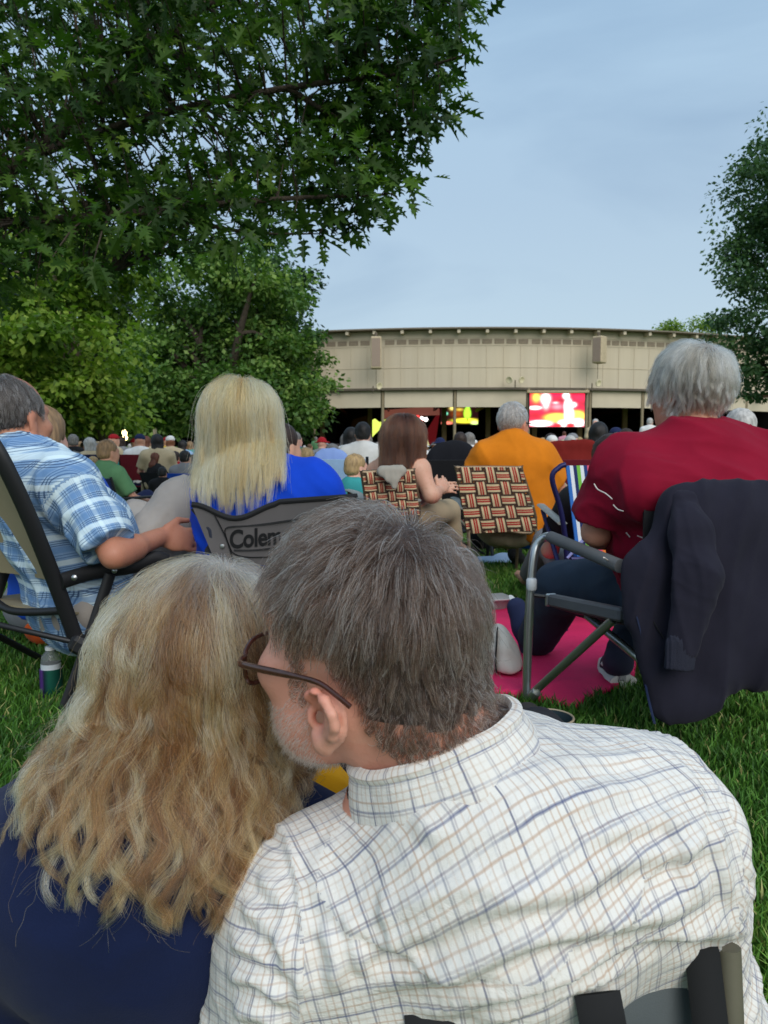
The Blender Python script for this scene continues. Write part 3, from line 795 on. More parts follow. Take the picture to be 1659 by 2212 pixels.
    Ln = np.minimum(Ln, np.where((zz < .03) & (l[:, 1] < .02), np.maximum(zz + .088, 0) * .24 + .004, 1)); li = li + .008 * np.clip((zz - .07) / .04, 0, 1) * RNG.random(len(r))
    pts = grow(r, Sh, flow, Ln, 9, lambda t: li * min(1, t * 2.2) + .001, .25, .10, seed=3)
    pts, cid = clumped(pts, 900, .62, 4, freq=.8, amp=.0022, ax=((1, 0, 0), (0, 0, 1)), tipw=1.3); fz = RNG.random(len(r)) < .06; pts[fz] += (RNG.normal(0, .006, (fz.sum(), 1, 3)) * np.linspace(0, 1, 9)[None, :, None]).astype(np.float32)
    ct = RNG.random(900); tint = np.clip(.30 * ct[cid] + .45 * RNG.random(len(r)) + .35 * np.clip(-(zz - .02) * 6, 0, 1) * (l[:, 1] > -.01), 0, 1)
    tint = np.where(RNG.random(len(r)) < .19, .9 + .1 * RNG.random(len(r)), tint * .82)
    HM = hairmat('hair_man_strands', [(0, rgb(26, 18, 14)), (.3, rgb(56, 41, 33)), (.55, rgb(86, 65, 52)), (.8, rgb(124, 102, 86)), (1, rgb(222, 214, 206))], rough=.4)
    wd = np.where(tint > .85, .00019, .00014)[:, None] * np.linspace(1, .45, 9)[None] ** .8
    curves('hair_strands', pts, wd * 1.25, HM, hb, tint)
    # ---------- beard
    def bmask(l):
        x, y, z = np.abs(l[:, 0]), l[:, 1], l[:, 2]
        return (z < np.interp(y, [.012, .05, .075, .1], [-.015, -.05, -.052, -.045])) & (y > .012) & (z > -.13) & ~((z > -.078) & (z < -.056) & (y > .08) & (x < .024))
    lb = (v - A3(C)) @ M; okb = bmask(lb)
    rb = roots_on(v, f, okb, 5200)
    def bflow(p, t):
        d = np.zeros_like(p); d[:] = (Fw * .55 - Up * .9 + Lt * .1); g = S.grad(p); d = d - g * (d * g).sum(1, keepdims=True) * .7; return d + g * .35
    lb = (rb - A3(C)) @ M
    pb = grow(rb, S, bflow, (.004 + .004 * np.clip((-.02 - lb[:, 2]) / .08, 0, 1)) * (.6 + .7 * RNG.random(len(rb))), 6, lambda t: .001, .1, .28, seed=5)
    curves('beard', pb, np.broadcast_to(np.linspace(.00017, .00007, 6), (len(rb), 6)), hairmat('beard_strands', [(0, rgb(120, 106, 98)), (.3, rgb(190, 184, 180)), (1, rgb(238, 236, 234))], rough=.45), FM, np.clip(RNG.random(len(rb)) ** .7, 0, 1))
    return S
def build_glasses():
    M = Mm; C = hl(Cm, M, 0, -.011, -.014); g = empty('glasses', tuple(hl(C, M, 0, .1, .005)), 'dark brown plastic framed glasses worn by the man in the checked shirt', 'glasses')
    fr = mat('glasses_plastic', rgb(66, 34, 28), 0.18, var=.25, vscale=120, coat=.5, spec=.5)
    H = lambda x, y, z: hl(C, M, x, y, z)
    for sx in (-1, 1):
        rimp = []
        for i in range(24):
            a = 2 * math.pi * i / 24; ca, sa = math.cos(a), math.sin(a)
            x = .034 + .0275 * math.copysign(abs(ca) ** .8, ca); z = -.008 + .0225 * math.copysign(abs(sa) ** .8, sa) - .004 * ca * (sa < 0)
            rimp.append(H(sx * x, .1165 - .25 * max(0, abs(x) - .03) ** 1.0 * .6, z))
        b = MB(); b.tube(rimp + rimp[:2], .0024, 8, close=False); rim = b.build('rim', fr, g, True)
        lens = MB(); lens.add(rimp, [tuple(range(24))])
        m = bpy.data.materials.get('lens_glass')
        if not m:
            m, t, bb = base('lens_glass'); gl = t.n.new('ShaderNodeBsdfGlossy'); gl.inputs['Roughness'].default_value = .02
            tr = t.n.new('ShaderNodeBsdfTransparent'); tr.inputs[0].default_value = (.80, .76, .74, 1); mx = t.n.new('ShaderNodeMixShader'); mx.inputs[0].default_value = .07
            t.link(tr.outputs[0], mx.inputs[1]); t.link(gl.outputs[0], mx.inputs[2]); t.link(mx.outputs[0], t.n['Material Output'].inputs['Surface'])
        lens.build('lens', m, rim)
        b = MB(); b.tube([H(sx * .062, .109, .001), H(sx * .0745, .104, .0), H(sx * .079, .088, .0005), H(sx * .083, .05, .003), H(sx * .0865, .012, .0055), H(sx * .0885, -.012, .0055), H(sx * .089, -.030, -.001), H(sx * .087, -.043, -.009)], [(.0035, .0024)] * 4 + [(.0026, .0018)] * 4, 8, smooth=3, flat=M[:, 0])
        b.build('temple_arm', fr, g, True)
    b = MB(); b.tube([H(-.008, .1165, -.004), H(0, .1185, -.001), H(.008, .1165, -.004)], .0022, 8, smooth=3); b.build('bridge', fr, g, True)
def cast(S, px, py, d0, d1, n=260):
    ds = np.linspace(d0, d1, n); pts = np.array([tuple(P(px, py, d)) for d in ds], np.float32); s = S(pts); i = int(np.argmax(s < 0))
    return V(pts[max(i - 1, 0)])
def fold_set(v, n, S, specs, d0, d1, warp=0.0, seed=0):
    """specs: (picture points, width m, height m); each becomes a ridge with a valley under it on the real surface"""
    d = np.zeros(len(v), np.float32); vw = v + (n * 0 + np.stack([wav(v, seed + k, 6) for k in range(3)], 1) * warp).astype(np.float32)
    for pts, w, h in specs:
        pl = [cast(S, x, y, d0, d1) for x, y in pts]; q = np.array([tuple(p) for p in spline(pl, 10)[0]], np.float32); k = len(q)
        near = np.where(((v - q.mean(0)) ** 2).sum(1) < (np.linalg.norm(q[-1] - q[0]) * .6 + 4 * w + .02) ** 2)[0]
        if not len(near): continue
        dd = np.linalg.norm(vw[near][:, None] - q[None], axis=2); i = dd.argmin(1); m = dd[np.arange(len(near)), i]; t = i / (k - 1)
        tg = np.gradient(q, axis=0); tg /= np.linalg.norm(tg, axis=1, keepdims=True) + 1e-9; sd = np.cross(tg[i], n[near]); sg = ((vw[near] - q[i]) * sd).sum(1)
        env = np.clip(np.minimum(t * 3.5, (1 - t) * 3.5), 0, 1); env = env * env * (3 - 2 * env); endf = np.where((i == 0) | (i == k - 1), 0, 1)
        d[near] += (h * env * endf * (np.exp(-(m / w) ** 2) - .55 * np.exp(-((sg - 1.5 * w) / (w * .8)) ** 2) * (np.abs(m - np.abs(sg)) < w))).astype(np.float32)
    return d
def build_fm_clothes():
    J = dict(Jm); J['neck'] = V((.096, .728, .346)); lat, fr, up, Mt = torso_frame(J); Mt = Mt.astype(np.float32)
    SH = plaid_white()
    S = SD(); torso(S, J, .02, 1.04, .035, .06)
    for q in ('L', 'R'):
        a, e, w = J['sh' + q], J['el' + q], J['wr' + q]
        S.cone(a, e, .078, .066, .06); S.cone(e, e.lerp(w, .75), .066, .05, .03)
    NC = P(946, 1610, .70); nu = V((-.34, .06, .93)).normalized()
    S.cone(NC - nu * .02, NC + nu * .3, .064, .10, .008, op='-')
    v, f = S.mesh(0.0042); v = relax(v, f, 2); n = normals(v, f)
    O = (J['shL'] + J['shR']) / 2
    c3 = lambda x, y: cast(S, x, y, .40, 1.0)
    # panel borders: yoke seam and armholes as planes standing on the cloth
    A, B, C_ = c3(655, 1952), c3(1102, 1822), c3(1500, 1716); yn = (C_ - A).cross(fr).normalized(); yn = yn if yn.dot(up) > 0 else -yn
    La, Lb = c3(612, 1800), c3(655, 2030); ln = (Lb - La).cross(fr).normalized(); ln = ln if ln.dot(lat) < 0 else -ln
    Ra, Rb = c3(1540, 1680), c3(1592, 1900); rn = (Rb - Ra).cross(fr).normalized(); rn = rn if rn.dot(lat) > 0 else -rn
    def dist(p): return (p - A3(A)) @ A3(yn) - .004 * np.sin(((p - A3(O)) @ Mt)[:, 0] * 24), (p - A3(La)) @ A3(ln), (p - A3(Ra)) @ A3(rn)
    def seam(p):
        y_, l_, r_ = dist(p); reg = np.where(y_ > 0, 1, 0); reg = np.where(l_ > 0, 2, reg); return np.where(r_ > 0, 3, reg)
    l = (v - A3(O)) @ Mt; back = np.clip((.05 - l[:, 1]) / .05, 0, 1)
    F_ = [([(690, 2105), (900, 2000), (1150, 1935), (1330, 1900)], .012, .012), ([(720, 2010), (850, 1960), (1000, 1925), (1100, 1900)], .009, .007), ([(760, 2150), (960, 2085), (1180, 2010), (1420, 1960), (1560, 1905)], .014, .015), ([(880, 2190), (1080, 2130), (1300, 2060), (1500, 2010), (1600, 2000)], .014, .015), ([(1000, 2205), (1200, 2155), (1380, 2090)], .010, .009),
          ([(1180, 1930), (1330, 1860), (1460, 1830), (1570, 1800)], .010, .008), ([(1250, 1815), (1390, 1780), (1520, 1775)], .008, .006), ([(690, 1990), (720, 2060), (715, 2150)], .009, .010), ([(735, 1975), (770, 2050), (800, 2120)], .008, .006), ([(830, 1905), (850, 2010), (900, 2090)], .008, .004), ([(1430, 1745), (1470, 1830), (1490, 1930)], .009, .007), ([(1540, 1760), (1555, 1850), (1570, 1960)], .008, .007),
          ([(800, 1790), (950, 1730), (1120, 1680)], .010, .004), ([(700, 1850), (860, 1800), (1000, 1770)], .010, .004), ([(1150, 1680), (1280, 1640), (1400, 1625)], .010, .004), ([(1180, 1760), (1300, 1720), (1420, 1690)], .009, .003), ([(900, 1700), (930, 1790), (980, 1850)], .009, .003),
          ([(520, 1960), (580, 1990), (640, 2050)], .009, .008), ([(495, 2040), (560, 2060), (630, 2110)], .009, .009), ([(490, 2110), (560, 2120), (640, 2180)], .009, .010), ([(500, 2170), (570, 2190), (620, 2230)], .009, .009), ([(560, 1880), (600, 1930), (640, 2000)], .009, .006), ([(600, 2020), (620, 2080), (650, 2150)], .008, .009), ([(540, 2010), (600, 2035), (650, 2085)], .007, .006),
          ([(1590, 1850), (1610, 1930), (1630, 2010)], .008, .006), ([(1570, 1950), (1600, 2010), (1640, 2040)], .009, .008)]
    d = fold_set(v, n, S, F_, .40, 1.0, .004, 80) * .95
    wv, wv2 = wav(v, 31, 3.0), wav(v, 32, 8.0); d += ((.0035 * wv + .0022 * wv2) * back).astype(np.float32) + .0022 * folds(v, 37, lat * 1 + up * .2, 13, .2).astype(np.float32)
    y_, l_, r_ = dist(v); mid_ = (l_ < 0) & (r_ < 0)
    d += .003 * np.exp(-(y_ / .0035) ** 2) * back * mid_ - .0025 * np.exp(-((y_ + .006) / .003) ** 2) * back * mid_
    d += .0035 * np.exp(-(l_ / .004) ** 2) + .0035 * np.exp(-(r_ / .004) ** 2) - .003 * np.exp(-((l_ - .007) / .004) ** 2) - .003 * np.exp(-((r_ - .007) / .004) ** 2)
    for q, sg, ii in (('L', -1, l_ > 0), ('R', 1, r_ > 0)):
        a, e = A3(J['sh' + q]), A3(J['el' + q]); ax = (e - a) / np.linalg.norm(e - a); t = (v - a) @ ax
        th = np.arctan2((v - a) @ A3(fr), (v - a) @ A3(lat) * sg)
        d += ii * np.clip(t * 6 - .2, 0, 1) * (.0036 * (1 - np.abs(np.sin(t * 55 + 1.8 * np.sin(th * 1.5 + t * 12) + th * 1.2))) ** 2 * 2 - .003) + ii * .003 * wv2
    v = (v + n * d[:, None]).astype(np.float32)
    # ---- uv per corner by panel, arc length over the shoulders
    fc = v[f].mean(1); regf = seam(fc); cor = v[f.ravel()]; rg = np.repeat(regf, 4); l = (cor - A3(O)) @ Mt; xs, ys, zs = l[:, 0], l[:, 1], l[:, 2]
    z0 = -.02; rad = np.sqrt((zs - z0) ** 2 + ys ** 2); W0 = np.where(zs > z0, .11 * np.arctan2(zs - z0, -ys), zs - z0); U0 = xs + np.where(ys > .0, ys * .3, 0)
    def rot(u, w, deg): a = math.radians(deg); return u * math.cos(a) + w * math.sin(a), -u * math.sin(a) + w * math.cos(a)
    ub, wb = rot(U0, W0, 1.5); uy, wy = rot(U0, W0, 10); U = np.where(rg == 0, ub, uy + .011); W_ = np.where(rg == 0, wb, wy + .009)
    for q, sg, rid in (('L', -1, 2), ('R', 1, 3)):
        a, e = A3(J['sh' + q]), A3(J['el' + q]); ax = (e - a) / np.linalg.norm(e - a); t = (cor - a) @ ax
        q_ = cor - a - t[:, None] * ax; th = np.arctan2(q_ @ A3(fr), q_ @ A3(lat) * sg) * .08; u3, w3 = rot(th, t, -24 * sg); U = np.where(rg == rid, u3, U); W_ = np.where(rg == rid, w3, W_)
    sh = mesh_np('shirt', v, f, SH, FM, uv=np.stack([U, W_], 1))
    # ---- collar: stand and fall round the neck
    e1 = (lat - nu * lat.dot(nu)).normalized(); e2 = nu.cross(e1); e2 = e2 if e2.dot(fr) > 0 else -e2
    def ring(a, r, h): return NC + e1 * (math.sin(a) * r * 1.08) - e2 * (math.cos(a) * r) + nu * h
    def colr(u, vv):
        a = (u - .5) * 2 * math.radians(155); up_ = math.cos(a * .5)
        if vv < .45: k = vv / .45; return ring(a, .068 + .002 * k, -.030 + .044 * k)
        k = (vv - .45) / .55; wob = .003 * math.sin(a * 3 + 1) + .0015 * math.sin(a * 8)
        return ring(a, .0715 + .018 * k ** .8 + .004 * math.sin(min(k, .3) / .3 * math.pi) + wob * k, .016 - k * (.044 + .016 * (1 - up_)) + .004 * math.sin(k * 3.14) + wob * .4)
    b = MB(); b.sheet(colr, 90, 24, .0022, (.46, .085)); b.build('collar', SH, sh, True)
    # button at the right cuff is hidden; trousers
    PT = mat('trouser_black', rgb(34, 34, 40), .9, var=.2, bump=.2, bscale=300)
    mk(pants_sdf(J, 1.0, .02), .012, 'trousers', PT, FM, lambda v: .006 * folds(v, 9, (0, 1, .3), 6), 2)
    sh_ = mat('shoe_dark', rgb(52, 48, 46), .7)
    for q in 'LR':
        S2 = SD(); S2.cone(J['an' + q] - V((0, .02, .01)), J['to' + q], .047, .036, .02); S2.plane((0, 0, .012), (0, 0, -1)); mk(S2, .008, 'shoe', sh_, FM)
S_fmhead = build_fm(); build_glasses(); build_fm_clothes()
# ================================================================== setting
rm_ = None
MB_PX = lambda d: d / F
def lawn():
    m, t, b = base('lawn_ground'); c = t.coord()
    n = t.noise(2.2, 5, c); n2 = t.noise(55, 4, c); n3 = t.noise(.25, 3, c)
    col = t.mix(n2, rgb(38, 60, 22), rgb(80, 116, 44)); col = t.mix(t.math('MULTIPLY', n3, .6), col, rgb(72, 92, 40)); 
    t.link(col, b.inputs['Base Color']); b.inputs['Roughness'].default_value = .95; b.inputs['Specular IOR Level'].default_value = .1
    t.link(t.bump(n2, .8, .03), b.inputs['Normal'])
    n_ = 48; xs = [-1500, -500, -150, -60, -30] + [i * 1.5 - 24 for i in range(33)] + [30, 60, 150, 500, 1500]
    ys = [-30] + [i * 1.5 - 6 for i in range(40)] + [60, 80, 120, 250, 600, 2500]
    v = np.array([(x, y, 0.0) for x in xs for y in ys], np.float32)
    near = (np.abs(v[:, 0]) < 25) & (v[:, 1] > 5) & (v[:, 1] < 50); v[near, 2] = .02 * wav(v[near], 3, .05)
    k = len(ys); f = np.array([(i * k + j, (i + 1) * k + j, (i + 1) * k + j + 1, i * k + j + 1) for i in range(len(xs) - 1) for j in range(k - 1)])
    o = mesh_np('lawn', v, f, m); tag(o, kind='structure')
    # blades
    g = np.random.default_rng(5); N = 300000
    y = .75 + 7.2 * g.random(N) ** 1.7; x = (g.random(N) - .5) * 2 * (y * .60 + .75)
    pt = np.stack([x, y], 1)
    keep = ~inpoly(pt, [(p.x, p.y) for p in BLANKET])
    keep &= (wav(np.stack([x, y, 0 * x], 1), 17, 2.2) > -1.2 + g.random(N) * .3)
    x, y = x[keep], y[keep]; N = len(x)
    h = (.018 + .024 * g.random(N)) * (1 + .25 * wav(np.stack([x, y, 0 * x], 1), 8, 3)); a = g.random(N) * 6.28; w = (.0013 + .0009 * g.random(N)) * (1 + y * .16); le = h * (.25 + .7 * g.random(N)); la = g.random(N) * 6.28
    ca, sa = np.cos(a) * w, np.sin(a) * w; lx, ly = np.cos(la) * le, np.sin(la) * le
    vv = np.empty((N, 5, 3), np.float32)
    vv[:, 0] = np.stack([x - ca, y - sa, 0 * x - .003], 1); vv[:, 1] = np.stack([x + ca, y + sa, 0 * x - .003], 1)
    vv[:, 2] = np.stack([x - ca * .8 + lx * .35, y - sa * .8 + ly * .35, h * .62], 1); vv[:, 3] = np.stack([x + ca * .8 + lx * .35, y + sa * .8 + ly * .35, h * .62], 1)
    vv[:, 4] = np.stack([x + lx, y + ly, h], 1)
    ff = (np.arange(N)[:, None, None] * 5 + np.array([(0, 1, 3), (0, 3, 2), (2, 3, 4)])[None]).reshape(-1, 3)
    m2, t, b = base('grass_blade'); tn = t.attr('tint', 'Fac')
    t.link(t.ramp(tn, [(0, rgb(42, 78, 24)), (.5, rgb(76, 122, 42)), (.9, rgb(112, 150, 58)), (1, rgb(158, 158, 98))]), b.inputs['Base Color']); b.inputs['Roughness'].default_value = .55; b.inputs['Specular IOR Level'].default_value = .25
    ti = np.clip(.12 + g.random(N) * .65 + .38 * wav(np.stack([x, y, 0 * x], 1), 9, 1.1), 0, .95); ti = np.where(g.random(N) < .045, 1, ti)
    o = mesh_np('grass', vv.reshape(-1, 3), ff, m2, None, smooth=False, attrs={'tint': np.repeat(ti, 5)}); tag(o, 'short mown green grass covering the lawn between the chairs', 'grass', kind='stuff')
def inpoly(p, poly):
    c = np.zeros(len(p), bool); k = len(poly)
    for i in range(k):
        x1, y1 = poly[i]; x2, y2 = poly[(i + 1) % k]
        cr = ((y1 > p[:, 1]) != (y2 > p[:, 1])) & (p[:, 0] < (x2 - x1) * (p[:, 1] - y1) / (y2 - y1 + 1e-12) + x1); c ^= cr
    return c
BLANKET = [G(x, y) for x, y in ((1000, 1335), (1075, 1308), (1150, 1318), (1290, 1322), (1378, 1425), (1372, 1475), (1320, 1497), (1240, 1536), (1150, 1518), (1000, 1500))]
lawn()
# ------------------------------------------------------------------ leaves and trees
def leafmat(name, stops, trans=.35):
    m, t, b = base(name); tn = t.attr('tint', 'Fac'); c = t.ramp(tn, stops); t.link(c, b.inputs['Base Color']); b.inputs['Roughness'].default_value = .5; b.inputs['Specular IOR Level'].default_value = .3
    tr = t.n.new('ShaderNodeBsdfTranslucent'); t.link(t.mix(1.0, c, (1.0, 1.25, .5, 1), 'MULTIPLY'), tr.inputs[0]); mx = t.n.new('ShaderNodeMixShader'); mx.inputs[0].default_value = trans
    t.link(b.outputs[0], mx.inputs[1]); t.link(tr.outputs[0], mx.inputs[2]); t.link(mx.outputs[0], t.n['Material Output'].inputs['Surface']); return m
BARK = mat('bark', rgb(74, 64, 54), .95, var=.35, vscale=6, bump=.8, bscale=25, bdist=.05)
BARK2 = mat('bark_pale', rgb(112, 98, 82), .95, var=.3, vscale=5, bump=.8, bscale=18, bdist=.05)
def leaf_quads(c, d, nrm, L, W):
    """rhomb leaves: c (n,3) base, d direction, nrm"""
    s = np.cross(d, nrm); s /= np.linalg.norm(s, axis=1, keepdims=True) + 1e-9; nn = np.cross(s, d)
    n = len(c); v = np.empty((n, 4, 3), np.float32)
    v[:, 0] = c; v[:, 1] = c + d * (L * .45)[:, None] + s * W[:, None] - nn * (W * .25)[:, None]; v[:, 2] = c + d * L[:, None] - nn * (L * .12)[:, None]; v[:, 3] = c + d * (L * .45)[:, None] - s * W[:, None] - nn * (W * .25)[:, None]
    return v.reshape(-1, 3), (np.arange(n)[:, None] * 4 + np.arange(4)[None]).astype(np.int32)
def tree(label, base_px, d, blobs, n, leaf, lm, bark, seed, trunk_r=.25, nclump=160, clump_r=.8, forks=7, flat=.6, spread=.25, group=None, droop=.3, cat='tree', shell=.55):
    """blobs: (px, py, rx px, ry px) ellipsoids of the crown seen at depth d"""
    g = np.random.default_rng(seed); bx = P(base_px[0], 982, d); k = d / F
    root = empty('tree', (bx.x, d, 0), label, cat, group)
    B = []
    for (x, y, rx, ry) in blobs:
        p = P(x, y, d); B.append((np.array((p.x, d + g.normal() * rx * k * spread, p.z)), np.array((rx * k, max(rx, ry) * k * .85, ry * k))))
    wt = np.array([b[1][0] * b[1][2] for b in B]); wt /= wt.sum(); cc = []
    for q in range(nclump):
        b = B[g.choice(len(B), p=wt)]; u = g.normal(size=3); u /= np.linalg.norm(u); r = shell + (1.0 - shell) * g.random() if g.random() < .8 else g.random() * .7
        cc.append(b[0] + u * b[1] * r)
    cc = np.array(cc); cc = cc[cc[:, 2] > .5]; nclump = len(cc)
    ci = g.integers(0, nclump, n); rr = clump_r * (.5 + g.random(nclump)); u = g.normal(size=(n, 3)); u /= np.linalg.norm(u, axis=1, keepdims=True); u *= (g.random(n) ** .45)[:, None]; u[:, 2] *= flat
    pos = cc[ci] + u * rr[ci][:, None]; out = u + g.normal(size=(n, 3)) * .45; out[:, 2] -= droop; out /= np.linalg.norm(out, axis=1, keepdims=True)
    nr = g.normal(size=(n, 3)) * .55 + np.array((0, 0, 1)); nr /= np.linalg.norm(nr, axis=1, keepdims=True)
    L = leaf * (.7 + .6 * g.random(n)); v, f = leaf_quads(pos, out, nr, L, L * .34)
    ct = g.random(nclump); ti = np.clip(.55 * ct[ci] + .45 * g.random(n), 0, 1)
    mesh_np('crown', v, f, lm, root, smooth=False, attrs={'tint': np.repeat(ti, 4)})
    b = MB(); top = cc[np.argmax(cc[:, 2])]; cen = cc.mean(0); hb = max(1.2, cc[:, 2].min() * .6 + .5)
    fork = V((bx.x + (cen[0] - bx.x) * .3, d, min(hb + 1, cen[2])))
    b.tube([V((bx.x, d, -.1)), V((bx.x, d, .4)), V((bx.x + .05, d, hb * .6)), fork], [trunk_r * 1.5, trunk_r * 1.05, trunk_r * .95, trunk_r * .85], 12, smooth=3)
    for q in range(forks):
        t = V(cc[g.integers(0, nclump)]); md = fork.lerp(t, .5) + V((g.normal() * .4, g.normal() * .4, .25 * (t - fork).length * g.random()))
        b.tube([fork - V((0, 0, .3)), md, t], [trunk_r * .55, trunk_r * .3, trunk_r * .08], 8, smooth=4)
        for w in range(3):
            t2 = V(cc[np.argsort(((cc - np.array(md)) ** 2).sum(1))[g.integers(0, min(12, nclump))]]); b.tube([md, md.lerp(t2, .5) + V((0, 0, .15)), t2], [trunk_r * .22, trunk_r * .14, trunk_r * .05], 6, smooth=2)
    b.build('trunk', bark, root, True)
    return root
LM_Y = leafmat('leaf_yellow_green', [(0, rgb(58, 86, 26)), (.5, rgb(112, 142, 46)), (1, rgb(168, 184, 76))])
LM_G = leafmat('leaf_mid_green', [(0, rgb(46, 76, 36)), (.5, rgb(88, 122, 56)), (1, rgb(148, 172, 88))])
LM_D = leafmat('leaf_dark_green', [(0, rgb(30, 52, 30)), (.5, rgb(50, 78, 42)), (1, rgb(84, 110, 58))])
LM_B = leafmat('leaf_blue_green', [(0, rgb(46, 74, 48)), (.5, rgb(74, 106, 68)), (1, rgb(116, 142, 92))])
LM_S = leafmat('spruce_needle', [(0, rgb(34, 52, 36)), (1, rgb(78, 94, 62))], .15)
tree('yellow-green maple with layered drooping leaves at the left edge of the lawn', (247, 0), 18, [(70, 560, 220, 150), (120, 800, 190, 120), (20, 880, 190, 80), (220, 860, 95, 80), (20, 690, 180, 110), (-120, 760, 170, 200)], 34000, .17, LM_Y, BARK2, 3, .22, 230, .75, droop=.45, flat=.45)
tree('big dark green linden in front of the pavilion, its crown reaching the ground', (470, 0), 30, [(500, 620, 170, 110), (590, 700, 100, 120), (420, 760, 130, 140), (620, 800, 95, 110), (560, 880, 140, 80), (372, 740, 72, 150), (480, 850, 180, 90), (400, 880, 150, 70), (640, 880, 70, 55)], 46000, .20, LM_G, BARK, 4, .45, 330, .95, forks=11, flat=.5)
tree('fine-leaved ash tree on the right edge hiding the end of the pavilion', (1760, 0), 22, [(1690, 420, 105, 150), (1640, 560, 95, 90), (1700, 300, 45, 110), (1640, 720, 100, 60), (1680, 800, 110, 80), (1760, 560, 160, 330), (1590, 705, 55, 28), (1610, 410, 38, 75), (1575, 520, 45, 40)], 30000, .13, LM_B, BARK, 5, .28, 300, .55, forks=12, flat=.6, droop=.35)
far_ = [('tall tree with grey-green crown in the far belt behind the left maple', 120, 52, [(120, 640, 110, 130), (100, 760, 130, 110), (90, 860, 120, 80)], LM_D), ('slim spruce with bare gaps rising between the maple and the linden', 262, 55, [(262, 640, 20, 50), (258, 730, 40, 70), (262, 830, 52, 90)], LM_S),
        ('pale green bushy tree beside the light pole', 330, 50, [(330, 800, 60, 90), (320, 880, 70, 60)], LM_G), ('dark tree standing behind the linden near the pavilion corner', 590, 48, [(600, 640, 80, 90), (600, 780, 100, 120), (590, 890, 110, 60)], LM_D),
        ('dark green tree at the far left end of the tree belt', -60, 46, [(-60, 700, 130, 180), (-40, 870, 120, 80)], LM_D), ('dense dark tree behind the blonde woman in blue', 470, 56, [(470, 700, 110, 130), (450, 860, 120, 90)], LM_D), ('low dark tree filling the gap left of the light pole', 210, 58, [(205, 860, 95, 75), (215, 790, 60, 70)], LM_D),
        ('light green treetop peeking over the pavilion roof beside the grey-haired man', 1445, 100, [(1448, 712, 26, 17), (1440, 760, 40, 40)], LM_Y), ('low treetop over the right end of the pavilion roof', 1530, 105, [(1525, 708, 50, 20), (1530, 760, 60, 40)], LM_Y)]
for i, (lb, x, d, bl, lm) in enumerate(far_): tree(lb, (x, 0), d, bl, 9500 if d < 90 else 5000, .34, lm, BARK, 20 + i, .3, 130, 1.25, forks=6, group='trees of the far belt')
